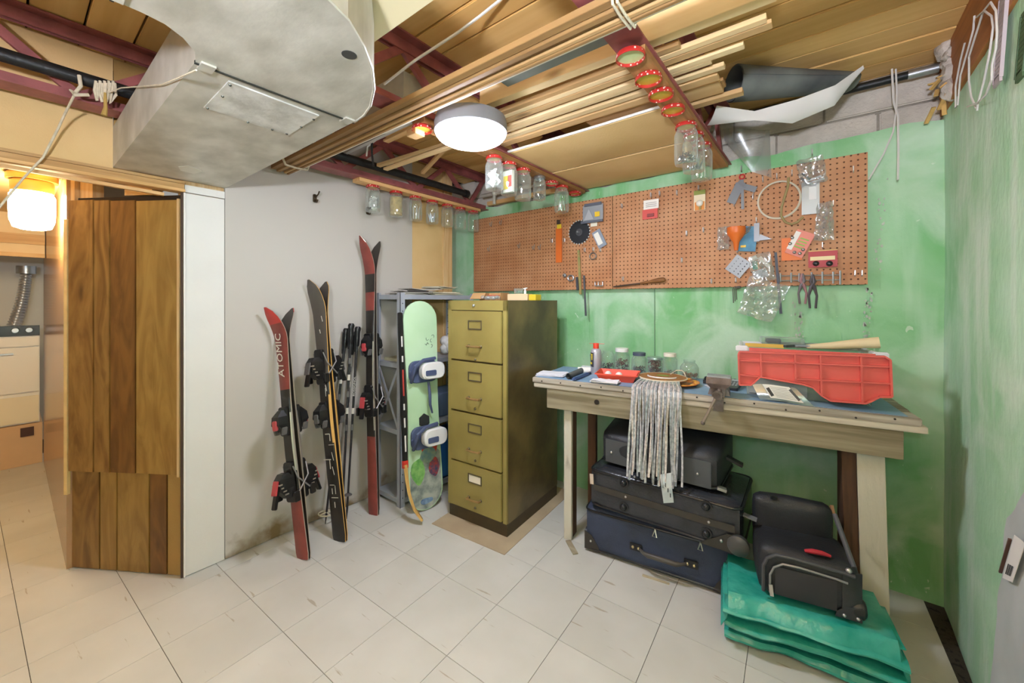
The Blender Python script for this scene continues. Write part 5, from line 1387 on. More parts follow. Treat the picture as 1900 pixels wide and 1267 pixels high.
barthing('steel_bar', 1083.5, 511, 1087, 586, .013, .005, .014, mat('grey_bar', '#6a6d72', .4, metal=.6), 'long grey steel bar hanging past the pegboard edge', 'bar')
barthing('dark_rasp', 1070, 514, 1072, 538, .018, .006, .022, mat('rasp_dark', '#4e5158', .5, metal=.5), 'short dark rasp in front of the wooden ruler', 'rasp')
q = MB().rod(pg(1104, 530, .02), pg(1119, 530, .02), .004, 8)
for u in (1104, 1110, 1118): q.tube([pg(u, 522, .003), pg(u, 524, .02), pg(u, 531, .02)], .003, 6)
tag(q.build('plier_rack', M_STEEL, smooth=True), 'short steel bar rack below the hose clamp', 'rack')
# screwdriver with wooden handle
t = thing('screwdriver', 'long screwdriver with turned wooden handle lying across two hooks', 'screwdriver', pg(1190, 524, .02))
MB().tube([pg(1138, 532, .016), pg(1146, 531, .016), pg(1190, 525.5, .018)], [.003, .005, .005], 8).build('shank', mat('shank_dark', '#5b4a3e', .4, metal=.5), t, smooth=True)
MB().tube([pg(1188, 525.5, .018), pg(1198, 524, .018), pg(1204, 523, .018), pg(1212, 521.5, .018), pg(1222, 520, .018), pg(1231, 518.8, .018), pg(1234, 518.5, .018)], [.006, .010, .007, .012, .015, .014, .009], 12).build('handle', wood('handle_wood', '#8a5a2c', '#5c3617', axis=0, grain=20, knots=False), t, smooth=True)
# cards
t = thing('blister_card', 'red and white blister card on the middle of the pegboard', 'packet', pg(1207, 388, .012))
flat('white_half', 1208, 379, 28, 17, .012, .002, C('card_paper', '#efe9e2'), t); flat('red_half', 1206, 397, 28, 18, .012, .003, C('card_red', '#d34b42'), t)
for k in range(3): flat('print_line', 1208, 376 + 3.4 * k, 20, .9, .0135, .0006, C('print_grey', '#8b8580'), t)
flat('blister', 1207, 399, 13, 6, .016, .006, C('blister_dark', '#8c2f2c'), t, bev=.002)
t = thing('bulb_card', 'orange and white light bulb card near the hanging blades', 'packet', pg(1298, 372, .012))
flat('card', 1298, 372, 21, 36, .012, .002, C('card_cream', '#ead9b8'), t); flat('top_band', 1298, 357, 21, 8, .0135, .001, C('band_olive', '#8c9440'), t)
flat('orange_panel', 1298, 382, 18, 15, .0135, .001, C('panel_orange', '#dd8d3a'), t)
ax_, ay_ = mpx(1298, 379); MB().ball(PGM(1298, 377, .018).to_translation(), 6 * ay_, 12, 8, (1, .6, 1)).build('bulb', C('bulb_white', '#eee7da', .3), t, smooth=True)
MB().box((0, 0, 0), (4 * ax_, 7 * ay_, .008), PGM(1299, 385, .016)).build('bulb_base', mat('bulb_brass', '#8f7c4a', .3, metal=.6), t)
# hinge set with blades
t = thing('scraper_set', 'bunch of grey metal blades on a red ring', 'tool set', pg(1378, 345, .02))
M_BLADE = mat('blade_grey', '#8f949b', .3, metal=.6)
MB().tube([PGM(1377, 328, .02) @ Vector((.012 * math.cos(k * PI / 8), .012 * math.sin(k * PI / 8), 0)) for k in range(17)], .004, 6).build('red_ring', C('ring_red', '#b53030', .4), t, smooth=True)
for (u0, v0, u1, v1, w) in ((1374, 340, 1356, 377, .045), (1377, 332, 1378, 388, .014), (1380, 346, 1403, 352, .030), (1371, 336, 1384, 346, .02)):
    MB().beam(pg(u0, v0, .02), pg(u1, v1, .022), w, .003, up=(0, -1, 0)).build('steel_blade', M_BLADE, t)
# wire coil and hose
ax_, ay_ = mpx(1445, 371)
t = thing('wire_coil', 'large round coil of white wire on the pegboard', 'wire', pg(1445, 371, .015))
M_ = PGM(1445, 371, .014)
for k, rr in enumerate((40, 38.5)):
    MB().tube([M_ @ Vector((rr * ax_ * math.cos(j * PI / 20), 34.5 * rr / 40 * ay_ * math.sin(j * PI / 20), .004 * k)) for j in range(41)], .0032, 6).build('wire_turn', C('wire_cream', '#d9cfbb', .5), t, smooth=True)
tag(MB().tube([pg(1463, 329, .038), pg(1462, 345, .036), pg(1456, 365, .03), pg(1450, 385, .03), pg(1449, 400, .03), pg(1457, 412, .028), pg(1468, 416, .026), pg(1480, 412, .032), pg(1490, 402, .032)], .0055, 8).build('rubber_hose', C('hose_olive', '#9c8a5c', .5), smooth=True), 'bent tan rubber hose in front of the wire coil', 'hose')
# bracket plate and bags, upper right
t = thing('bracket_plate', 'tall grey metal plate with white label hanging high on the pegboard', 'plate', pg(1505, 368, .015))
flat('metal_plate', 1504, 367, 33, 60, .014, .003, mat('plate_grey', '#a2a7a7', .35, metal=.4, var=.1, vscale=10), t)
flat('label', 1508, 358, 14, 24, .0165, .001, C('label_white', '#e6e6e6'), t)
t = thing('brush_bag', 'clear plastic bag of small parts over the grey plate', 'bag', pg(1505, 315, .03))
crumple('bag', 1506, 317, 50, 50, .034, M_CLEAR, t, 1.0, roll=.15)
for (u0, v0, u1, v1, c) in ((1488, 322, 1503, 333, '#4a4a50'), (1492, 338, 1524, 326, '#c9ccd0'), (1497, 341, 1530, 331, '#b0b4ba'), (1486, 330, 1498, 339, '#5b5c62')):
    MB().beam(pg(u0, v0, .03), pg(u1, v1, .034), .008, .006, up=(0, -1, 0)).build('small_rod', C('rod_' + c[1:], c, .4), t)
tag(crumple('plastic_bag', 1530, 410, 38, 70, .032, M_CLEAR, None, 2.3, .03, .25), 'crumpled clear plastic bag hanging on its own over the red card', 'bag')
# funnel group
t = thing('funnel', 'orange plastic funnel hanging on the crowded pegboard', 'funnel', pg(1366, 440, .04))
ax_, ay_ = mpx(1366, 440)
FM = frame(pg(1366, 440, .045), (1, 0, 0), (0, 0, 1))
rf = 14.5 * ax_ ; rf = 15 * ay_
MB().lathe([(rf, 18 * ay_), (rf * 1.02, 8 * ay_), (rf * .94, 5 * ay_), (rf * .35, -9 * ay_), (rf * .22, -24 * ay_), (rf * .16, -24 * ay_), (rf * .3, -8 * ay_), (rf * .88, 6 * ay_), (rf * .95, 18 * ay_)], seg=24, M=FM, caps=False).build('funnel_body', M_ORANGE, t, smooth=True)
tag(crumple('plastic_bag', 1342, 442, 22, 42, .020, M_CLEAR, None, 3.1), 'clear plastic bag behind the orange funnel', 'bag')
t = thing('drill_bit_pack', 'blue blister pack of drill bits beside the orange funnel', 'packet', pg(1388, 443, .016))
flat('blue_card', 1387, 443, 34, 46, .016, .004, mat('pack_blue', '#4f93b5', .3, col2='#2f6d94', vscale=12), t, roll=-.1)
for k in range(4): MB().rod(pg(1376 + 1.5 * k, 441 - 5 * k, .024), pg(1391 + k, 428 - 3 * k, .024), .0028, 6).build('drill_bit', M_STEEL, t)
flat('brass_bits', 1379, 457, 10, 4, .020, .004, mat('brass', '#c9a94c', .3, metal=.6), t)
t = thing('corner_bracket', 'grey corner bracket with pointed arm beside the blue pack', 'bracket', pg(1405, 430, .02))
flat('arm', 1404, 431, 10, 34, .024, .006, M_BLADE, t)
ax_, ay_ = mpx(1412, 440); MB().prism([(-6 * ax_, -6 * ay_), (18 * ax_, -5 * ay_), (-4 * ax_, 6 * ay_)], .004, PGM(1414, 440, .024)).build('pointed_arm', M_BLADE, t)
# drill gauge plate
t = thing('drill_gauge', 'square grey gauge plate with rows of holes, hung by its corner', 'gauge', pg(1370, 494, .01))
ax_, ay_ = mpx(1370, 494); GM = PGM(1370, 494, .010, R(-38)); sz = 33 * ay_
gp = MB().box((0, 0, 0), (sz * .92, sz, .003), GM, bev=.001).build('plate', mat('gauge_grey', '#9a9ea3', .4, metal=.4), t)
for i in range(3):
    for j in range(5):
        MB().lathe([(.001, .0016), (.0022 + .0006 * i, .0016), (.0022 + .0006 * i, .0022), (.001, .0022)], seg=8, M=GM @ Matrix.Translation(((i - 1) * sz * .26, (j - 2) * sz * .17, 0))).build('gauge_hole', C('hole_black2', '#16161a'), gp)
# parts packet, big bag
t = thing('parts_packet', 'clear packet with green and white parts hanging above the large bag', 'packet', pg(1412, 496, .02))
crumple('bag', 1413, 497, 42, 52, .03, M_CLEAR, t, 4.2, roll=.2)
for (u, v, w, h, c, ro) in ((1401, 492, 9, 16, '#3f9a7c', .1), (1418, 486, 8, 24, '#d9d4c8', .7), (1411, 508, 26, 16, '#b8bcc0', .3), (1398, 480, 14, 8, '#c8ccc0', .5)):
    flat('small_part', u, v, w, h, .026, .006, C('pt_' + c[1:], c, .45), t, roll=ro)
tag(crumple('plastic_bag', 1413, 556, 66, 70, .066, M_CLEAR, None, 5.7, .03, -.15, roll=-.35, n=18), 'large clear plastic bag drooping below the pegboard edge', 'bag')
barthing('hacksaw_blade', 1439, 468, 1449, 582, .012, .003, .03, mat('saw_dark', '#3f4147', .45, metal=.5), 'long dark hacksaw blade hanging below the pegboard edge', 'blade', .03)
# cards, lower right
tag(flat('orange_card', 1469, 462, 38, 42, .010, .002, C('card_orange', '#e5762f')), 'plain orange card behind the tilted red packet', 'card')
t = thing('hardware_packet', 'tilted salmon packet with green lettering over the orange card', 'packet', pg(1486, 452, .018))
RO = .45
flat('packet', 1484, 452, 36, 46, .020, .006, C('pkt_salmon', '#e08573'), t, roll=-RO)
flat('white_panel', 1473, 446, 10, 34, .0245, .002, C('pkt_white', '#e9e4de'), t, roll=-RO)
for k in range(4): flat('green_print', 1481 + 4 * k, 459 - 5 * k, 3, 14, .0245, .001, C('pkt_green', '#8fae45'), t, roll=PI / 2 - RO)
for k, (u, v) in enumerate(((1470, 441), (1466, 452), (1474, 468), (1484, 470), (1490, 463))): MB().ball(pg(u, v, .028), .008, 8, 6, (1, .6, 1)).build('caster', mat('caster_chrome', '#a9a5a4', .25, metal=.8), t, smooth=True)
t = thing('hinge_card', 'red and cream card with two dark knobs, lowest card on the pegboard', 'packet', pg(1526, 480, .014))
flat('card', 1526.5, 480, 54, 31, .014, .002, C('card_deep_red', '#b3343a'), t)
flat('cream_band', 1526, 479, 46, 7, .0155, .001, C('band_cream', '#ecd9a6'), t); flat('rim', 1526.5, 464.8, 54, 1.5, .0155, .001, C('rim_yellow', '#d9b46a'), t)
for u in (1514, 1539): MB().lathe([(.001, 0), (.012, 0), (.013, .008), (.006, .014), (.001, .014)], seg=14, M=PGM(u, 489, .016)).build('dark_knob', C('knob_black', '#1f1c1e', .35), t, smooth=True)
# rail of spindle hooks with pliers
t = thing('tool_rail', 'long chrome rail with upright spindles along the pegboard edge', 'rack', pg(1505, 515, .02))
for v in (511, 520): MB().rod(pg(1444, v + 1, .02), pg(1560, v - 1, .02), .0035, 8).build('rail_bar', M_STEEL, t)
for u, h in ((1448, 8), (1468, 9), (1483, 8), (1506, 10), (1526, 11), (1546, 11), (1559, 13)):
    MB().rod(pg(u, 515 - h, .024), pg(u, 515 + h, .024), .0042, 8).build('spindle', M_STEEL, t)
def pliers(u, v, h, label, c):
    t = thing('pliers', label, 'pliers', pg(u, v, .035))
    ax_, ay_ = mpx(u, v); M = PGM(u, v, .034)
    for sg in (-1, 1):
        MB().tube([M @ Vector(p) for p in ((sg * .001, .055, 0), (sg * .007, .02, 0), (-sg * .006, -.005, 0), (-sg * .016, -h * .45, 0), (-sg * .011, -h, 0))], [.004, .008, .008, .005, .005], 8).build('jaw_and_handle', C(c + str(sg), ('#9a6f74', '#6d6468')[sg > 0] if c == 'pl' else '#4d4549', .4), t, smooth=True)
    MB().ball(M.to_translation(), .009, 8, 6, (1, .7, 1)).build('pivot', M_STEEL, t, smooth=True)
pliers(1489, 528, .095, 'pair of pliers with pink-grey handles hanging on the tool rail', 'pl')
pliers(1508, 530, .110, 'darker pair of pliers with longer handles on the tool rail', 'pk')
t = thing('hex_key_set', 'three long hex keys hanging from the pegboard edge', 'hex keys', pg(1366, 540, .02))
for k in range(3): MB().tube([pg(1373 + k, 531 + k, .02), pg(1361 + 3 * k, 533 + k, .02), pg(1360 + 3 * k, 537, .02), pg(1361 + 3 * k, 562 - 3 * k, .02)], .0026, 6).build('hex_key', mat('key_dark', '#6c6a66', .4, metal=.6), t, smooth=True)

# ================================================================== WIRES AND STRIPS BY THE BARE CORNER
t = thing('hanging_wire', 'two loose white wires dangling from the conduit in front of the green wall', 'wire', pg(1655, 140, 0))
MB().tube([pg(1655, 128, .036), pg(1656, 150, .036), pg(1658, 190, .025), pg(1666, 215, .03), pg(1667, 280, .03), pg(1666, 334, .03)], .0042, 6).build('wire_strand', M_CABLE, t, smooth=True)
MB().tube([pg(1662, 128, .036), pg(1664, 170, .030), pg(1663, 205, .025), pg(1657, 245, .025), pg(1640, 285, .025), pg(1612, 333, .02)], .0036, 6).build('wire_strand', M_CABLE, t, smooth=True)
XW = XR - 0.02
def rx(u, v, off=0.0): return PX(u, v, XW - off)
t = thing('wire_bundle', 'bent white coat hanger wires hung on the rim beam', 'wire', rx(1830, 100))
for k, pts in enumerate(([(1808, 29), (1806, 55), (1795, 95), (1782, 140), (1777, 195), (1773, 200), (1773, 160), (1782, 112), (1790, 80)], [(1838, 4), (1825, 20), (1812, 60), (1798, 105), (1798, 150), (1802, 180), (1811, 200)],
                         [(1812, 32), (1826, 20), (1840, 30), (1843, 50), (1836, 100), (1826, 150), (1815, 190), (1813, 205)], [(1838, 4), (1848, 20), (1850, 60), (1848, 90), (1841, 120), (1840, 148), (1830, 175), (1815, 190), (1795, 198)])):
    MB().tube([rx(u, v, .004 * k) for u, v in pts], .0028, 6).build('wire_strand', C('wire_grey_white', '#cfcbc6', .45), t, smooth=True)
def strip(u0, v0, u1, v1, w, label, m_, nslot, cat='bracket'):
    a, b2 = rx(u0, v0, -.006), rx(u1, v1, -.006)
    t = thing('slotted_strip', label, cat, b2)
    d = (b2 - a); yd_ = Vector((0, 1, 0)) * (w / 2)
    for sg in (-1, 1): MB().beam(a + yd_ * sg, b2 + yd_ * sg, .006, .008, up=(1, 0, 0)).build('side_rail', m_, t)
    for k in range(nslot + 1):
        p = a + d * (k / nslot); MB().beam(p - yd_, p + yd_, .006, .010 if k < nslot else .022, up=(0, 0, 1)).build('rung', m_, t)
strip(1863, -10, 1851, 150, .055, 'lavender grey slotted metal strip hanging on the right wall', mat('strip_lav', '#b6a9ae', .5), 17)
strip(1905, 20, 1893, 140, .05, 'dark green slotted metal strip at the right wall', mat('strip_green', '#3d5a35', .5), 12)
t = thing('plastic_wrap', 'grey plastic wrapped panel leaning on the right wall with a barcode label', 'panel', rx(1868, 1100))
q = [rx(1872, 962, .0), rx(1990, 800, .0), rx(1990, 1500, .0), rx(1838, 1300, .0)]
MB().sheet(lambda s, tt: q[3].lerp(q[2], s).lerp(q[0].lerp(q[1], s), tt) + Vector((-.006 * (nz((s * 3, tt * 4, 0), 1.5, 2)) - .004, 0, 0)), 14, 16, .006).build('wrapped_panel', mat('grey_wrap', '#ccd2d5', .35, var=.12, vscale=6), t, smooth=True)
lq = [rx(1860, 1072, .016), rx(1878, 1080, .016), rx(1902, 1008, .016), rx(1882, 992, .016)]
lp_ = MB().sheet(lambda s, tt: lq[0].lerp(lq[1], s).lerp(lq[3].lerp(lq[2], s), tt), 2, 2, .001).build('barcode_label', C('label_paper', '#e9e8e6', .6), t)
for k in range(9):
    s0 = .2 + .065 * k
    def bar(s, tt): return lq[0].lerp(lq[1], s).lerp(lq[3].lerp(lq[2], s), tt) + Vector((-.0012, 0, 0))
    MB().sheet(lambda s, tt: bar(s0 + s * (.03 if k % 3 else .045), .12 + tt * .25), 1, 1, .0003).build('bar', C('bar_black', '#222222', .6), lp_)
MB().beam(rx(1856, 1062, .018), rx(1874, 1000, .018), .004, .006, up=(1, 0, 0)).build('label_edge', C('edge_brown', '#5d4038', .6), t)

# ================================================================== WORKBENCH
TZ = 0.895
TFL = PZ(987.6, 699, TZ); TFR = PZ(1712, 777, TZ)
TA_ = math.atan2(TFR.y - TFL.y, TFR.x - TFL.x); TLn = (TFR - TFL).xy.length; TDp = 0.43
TM = Matrix.Translation((TFL.x, TFL.y, 0)) @ Matrix.Rotation(TA_, 4, 'Z')
TI = TM.inverted()
def tw_(x, y, z): return TM @ Vector((x, y, z))
def tl_(p): return TI @ p
def PT(u, v, y):                     # pixel onto the upright plane local-y = y of the bench frame, in bench coordinates
    o = TI @ CAMP; d = TI.to_3x3() @ ray(u, v); return o + d * ((y - o.y) / d.y)
def PTx(u, v, x):
    o = TI @ CAMP; d = TI.to_3x3() @ ray(u, v); return o + d * ((x - o.x) / d.x)
def PTz(u, v, z=TZ): return TI @ PZ(u, v, z)
M_WEATH = wood('weathered_plank', '#c0b7a9', '#7c7264', axis=0, grain=10, rough=.8)
M_WEATH2 = wood('weathered_plank_light', '#cfc5b2', '#8a7f6e', axis=0, grain=10, rough=.8)
M_APRON = wood('grey_brown_board', '#aa9f86', '#75694f', axis=0, grain=8, fine=.4, rough=.8)
M_LEGW = mat('flaked_white_paint', '#cdc8b8', .8, col2='#8e8474', vscale=14, stretch=(1, 1, .3), contrast=(.28, .4), bump=.3)
M_LEGB = wood('dark_old_stud', '#6b4a33', '#432c1d', axis=2, grain=12, rough=.8)
M_BLUETOP = mat('worn_blue_paint', '#8fabc6', .45, col2='#6f8fad', vscale=7, bump=.1)
bench = thing('workbench', 'old wooden workbench with worn blue top and weathered plank edges', 'workbench', (TFL.x, TFL.y, 0), TA_)
npk = 3; pw = TDp / npk
for k in range(npk):
    MB().box((TLn / 2 + .004 * k, pw * (k + .5), TZ - .016), (TLn, pw - .002, .028), bev=.003).build('top_plank', M_WEATH, bench, world=False)
    MB().box((TLn / 2 + .012 - .006 * k, pw * (k + .5) + .004, TZ - .044), (TLn + .01, pw - .002, .026), bev=.003).build('under_plank', M_WEATH2, bench, world=False)
MB().box((TLn / 2 - .01, TDp / 2 + .006, TZ - .0008), (TLn - .05, TDp - .02, .0016)).build('blue_covering', M_BLUETOP, bench, world=False)
ap0, ap1 = PT(1017, 740, .03), PT(1674, 830, .03)
MB().box(((ap0.x + ap1.x) / 2, .03, TZ - .057 - .055), (ap1.x - ap0.x, .036, .108), bev=.002).build('apron', M_APRON, bench, world=False)
MB().box(((ap0.x + ap1.x) / 2, TDp - .05, TZ - .057 - .045), (ap1.x - ap0.x - .1, .036, .088), bev=.002).build('apron', M_APRON, bench, world=False)
for x in (ap0.x + .09, ap1.x - .12): MB().box((x, TDp / 2 - .01, TZ - .075), (.036, TDp - .12, .06)).build('cross_rail', M_LEGB, bench, world=False)
hx = PT(1107, 746, .01)
MB().lathe([(.001, 0), (.013, 0), (.013, .003), (.001, .003)], seg=16, M=Matrix.Translation((hx.x, .0115, hx.z)) @ Matrix.Rotation(PI / 2, 4, 'X')).build('knot_hole', C('hole_brown', '#241a10', .9), bench, world=False)
for k in range(14):
    x = .06 + TLn * k / 14.2
    MB().rod((x, -.002, TZ - .018 + .006 * math.sin(k * 3)), (x, .004, TZ - .018 + .006 * math.sin(k * 3)), .004, 6).build('nail_head', C('nail_dark', '#2c2622', .6), bench, world=False)
# legs: a pale board with a dark stud behind it
lz1 = TZ - .110
fl = PZ(1043, 1004); lf = TI @ fl
x0 = lf.x
MB().box((x0 + .022, .061, lz1 / 2), (.044, .022, lz1), bev=.002).build('leg', M_LEGW, bench, world=False)
MB().box((x0 + .023, .102, lz1 / 2 + .005), (.044, .058, lz1 - .01), bev=.002).build('leg', M_LEGB, bench, world=False)
fr = TI @ PZ(1648, 1185); q0 = TI @ PZ(1610, 1178)
ft = PT(1640, 842, .07)
MB().beam((fr.x - .040, .072, 0.002), (ft.x - .044, .072, lz1), .085, .036, up=(0, 1, 0), bev=.002).build('leg', M_LEGW, bench, world=False)
MB().beam((fr.x - .105, .102, 0.002), (ft.x - .112, .102, lz1), .045, .09, up=(0, 1, 0), bev=.002).build('leg', M_LEGB, bench, world=False)
bl_ = PT(1103, 800, TDp - .05)
MB().box((bl_.x, TDp - .085, lz1 / 2), (.05, .035, lz1), bev=.002).build('leg', M_LEGB, bench, world=False)
MB().box((TLn - .16, TDp - .085, lz1 / 2), (.05, .035, lz1), bev=.002).build('leg', M_LEGB, bench, world=False)
# shim under the front leg, chip on the floor
tag(MB().beam(PZ(1054, 1004) + Vector((0, 0, .004)), PZ(1068, 1029) + Vector((0, 0, .004)), .028, .006).build('wood_shim', M_APRON), 'thin brown wood shim on the floor at the pale bench leg', 'shim')
tag(MB().beam(PZ(1192, 1068) + Vector((0, 0, .004)), PZ(1242, 1084) + Vector((0, 0, .003)), .012, .005).build('wood_chip', wood('chip_wood', '#c9bda0', '#9a8d70', axis=0)), 'long thin wood chip on the floor in front of the navy suitcase', 'wood chip')

# ================================================================== ON THE BENCH
TT = TZ + .0005
def tt(x, y, z=0.0, rz=0.0): return TM @ Matrix.Translation((x, y, TT + z)) @ Matrix.Rotation(rz, 4, 'Z')
def sheetstack(x, y, w, l, n, rz, c, label, seed, name='paper_stack', cat='papers', amp=.004):
    rnd = random.Random(seed); q = MB()
    for k in range(n):
        M = tt(x + rnd.uniform(-.008, .008), y + rnd.uniform(-.008, .008), .0025 + .0034 * k, rz + rnd.uniform(-.15, .15))
        q.sheet(lambda s, t, k=k: M @ Vector(((s - .5) * w, (t - .5) * l, amp * abs(nz((s * 3, t * 3, k), 1, seed)) )), 10, 8, .0022)
    return tag(q.build(name, mat(name + '_' + c[1:], c, .8, var=.1, vscale=10), smooth=True), label, cat)
p = PTz(1022, 697)
sheetstack(p.x, p.y + .03, .16, .12, 3, .2, '#dfe0e6', 'folded white cloth and papers on the corner of the blue bench top', 31, 'folded_cloth', 'cloth')
a, b2 = PTz(1055, 704), PTz(1080, 692)
tag(MB().tube([tw_(a.x, a.y, TT + .017), tw_(b2.x, b2.y, TT + .017)], .0165, 14, caps=False).tube([tw_(b2.x, b2.y, TT + .017), tw_(a.x, a.y, TT + .017)], .011, 14, caps=False).build('rubber_tube', mat('tube_grey', '#565a5c', .7), smooth=True), 'short dark grey rubber tube lying on the blue bench top', 'tube')
t = thing('utility_knife', 'blue utility knife lying beside the grey tube', 'knife', tw_(.2, .06, TT))
a, b2 = PTz(1064, 707), PTz(1090, 696)
MB().beam(tw_(a.x, a.y, TT + .009), tw_(b2.x, b2.y, TT + .009), .022, .017, bev=.005).build('handle', mat('knife_blue', '#4a5f8e', .4), t)
c_ = b2 + (b2 - a) * .35
MB().beam(tw_(b2.x, b2.y, TT + .008), tw_(c_.x, c_.y, TT + .008), .016, .012, bev=.003).build('nose', mat('knife_dark', '#33405e', .4), t)
a, b2 = PTz(1070, 693), PTz(1097, 694)
tag(MB().tube([tw_(a.x, a.y + .02, TT + .018), tw_(b2.x, b2.y + .02, TT + .018)], .018, 16).build('paper_roll', mat('roll_white', '#efece4', .7), smooth=True), 'white paper roll lying beside the spray can', 'roll')
p = PTz(1084, 688)
tag(MB().rbox((0, 0, 0), (.075, .035, .022), .008, tt(p.x + .005, min(p.y + .05, TDp - .03), .0115)).build('plastic_box', mat('box_milky', '#d6d9d8', .3)), 'small milky plastic box behind the white roll', 'box')
# spray can
p = PTz(1106, 694); t = thing('spray_can', 'blue and yellow lubricant spray can with red cap', 'spray can', tw_(p.x, p.y, TT), TA_)
CX = tt(p.x, p.y)
MB().lathe([(.001, 0), (.030, 0), (.032, .003), (.032, .130), (.031, .134), (.026, .145), (.016, .152), (.001, .152)], seg=28, M=CX).build('can', mat('can_grey', '#b9b7bd', .35, metal=.3), t, smooth=True)
def can_patch(a0, a1, z0, z1, r_, m_, nm):
    return MB().sheet(lambda s, q: CX @ Vector((r_ * math.cos(a0 + (a1 - a0) * s), r_ * math.sin(a0 + (a1 - a0) * s), z0 + (z1 - z0) * q)), 10, 2, .0003).build(nm, m_, t, smooth=True)
ca = math.atan2(-1, -.35) - TA_
can_patch(ca - 1.3, ca + .35, .045, .128, .0323, mat('can_navy', '#3b3d46', .35), 'label_panel')
can_patch(ca - .95, ca + .10, .085, .120, .0327, mat('can_yellow', '#ead33a', .35), 'label_yellow')
def can_text(b_, sz, z, m_):
    for k, ch in enumerate(b_):
        a = ca - .45 + (k - (len(b_) - 1) / 2) * sz * .62 / .033
        n_ = Vector((math.cos(a), math.sin(a), 0)); o_ = CX @ (n_ * .0330 + Vector((0, 0, z)))
        text(ch, sz, m_, t, frame(o_, CX.to_3x3() @ Vector((-math.sin(a), math.cos(a), 0)), CX.to_3x3() @ n_))
can_text('WD', .022, .108, mat('can_ink', '#2b3a6b', .4)); can_text('40', .022, .092, MATS['can_ink']); can_patch(ca - .85, ca + .0, .060, .072, .0327, MATS['can_yellow'], 'label_yellow')
MB().lathe([(.001, .150), (.017, .150), (.017, .178), (.015, .182), (.001, .182)], seg=20, M=CX).build('cap', mat('cap_red', '#e0452c', .4), t, smooth=True)
MB().rod(CX @ Vector((-.04, 0, .178)), CX @ Vector((.05, 0, .180)), .0016, 6).build('straw', MATS['cap_red'], t)
# jars along the wall
def stand_jar(u, rpx, hpx, label, lidm, kind, seed, y=.390, shape=0):
    lo_, hi_ = 0.0, TLn
    for _ in range(40):
        mid = (lo_ + hi_) / 2; w = tw_(mid, y, TT); cx_ = CY * w.x + SY * w.y; cz_ = -SY * w.x + CY * w.y
        if U0 + F_PX * cx_ / cz_ < u: lo_ = mid
        else: hi_ = mid
    x = lo_; w = tw_(x, y, TT); dep = -SY * w.x + CY * w.y; r_ = rpx * dep / F_PX; h = hpx * dep / F_PX
    t = thing('glass_jar', label, 'jar', w, TA_, group='jars on the workbench')
    if shape == 0: prof = [(r_ * .9, 0), (r_, .006), (r_, h * .66), (r_ * .95, h * .74), (r_ * .78, h * .82), (r_ * .78, h * .9)]
    elif shape == 1: prof = [(r_ * .94, 0), (r_, .004), (r_, h * .93)]
    else: prof = [(r_ * .8, 0), (r_, h * .12), (r_ * 1.02, h * .6), (r_ * .8, h * .78), (r_ * .62, h * .86), (r_ * .64, h)]
    MB().lathe([(.001, .002)] + prof, tuple(w), 24, caps=False).build('glass_body', M_GLASS, t, smooth=True)
    if lidm is not None:
        MB().lathe([(.001, h), (r_ * .84, h), (r_ * .86, h - .003), (r_ * .86, h * .86), (r_ * .80, h * .86), (.001, h * .97)] if shape == 0 else [(.001, h), (r_ * 1.0, h), (r_ * 1.03, h - .003), (r_ * 1.03, h * .88), (r_, h * .88), (.001, h * .97)], tuple(w), 24, caps=False).build('lid', lidm, t, smooth=True)
    if kind:
        rnd = random.Random(seed); q = MB(); fill = kind[0] * h
        for k in range(int(260 * kind[0])):
            a = rnd.uniform(0, 6.28); d = (rnd.random() ** .5) * r_ * .86; z = .006 + rnd.random() ** .9 * fill
            dr = Vector((rnd.uniform(-1, 1), rnd.uniform(-1, 1), rnd.uniform(-.7, .7))).normalized() * .007
            pp = Vector((d * math.cos(a), d * math.sin(a), z))
            if (pp + dr).xy.length < r_ * .95 and (pp - dr).xy.length < r_ * .95 and (pp - dr).z > .004 and (pp + dr).z > .004: q.rod(w + pp - dr, w + pp + dr, .0022, 5)
        tag(q.build('contents', kind[1], t), kind='stuff')
M_SCR = mat('mixed_hardware', '#8a7770', .5, metal=.3, col2='#4d4340', vscale=60, detail=2)
M_SCR2 = mat('rusty_hardware', '#9a7468', .6, metal=.2, col2='#5b4640', vscale=60, detail=2)
stand_jar(1128, 12, 42, 'glass jar of screws with no lid right behind the spray can', None, (.30, M_SCR), 1, shape=0)
stand_jar(1154, 14, 45, 'glass jar with white lid full of rusty screws beside the spray can', M_WHITE, (.50, M_SCR2), 2)
stand_jar(1186, 13.5, 40, 'glass jar with navy lid behind the red tray', mat('lid_navy', '#4a5266', .4), (.28, M_SCR), 3)
stand_jar(1215, 13.2, 34, 'low jar with silver lid packed with hardware', mat('lid_tin', '#9fb3ad', .3, metal=.6), (.80, M_SCR2), 4, shape=1)
stand_jar(1243, 13, 44, 'glass jar with white lid and grey fittings behind the woven disc', mat('lid_cream', '#e8e2d2', .4), (.22, mat('white_fittings', '#c6c2ba', .5, col2='#6b6460', vscale=50)), 5)
stand_jar(1279, 16, 34, 'round open glass jar next to the vise', None, (.22, mat('tan_fittings', '#b48c66', .6, col2='#6f5040', vscale=50)), 6, shape=2)
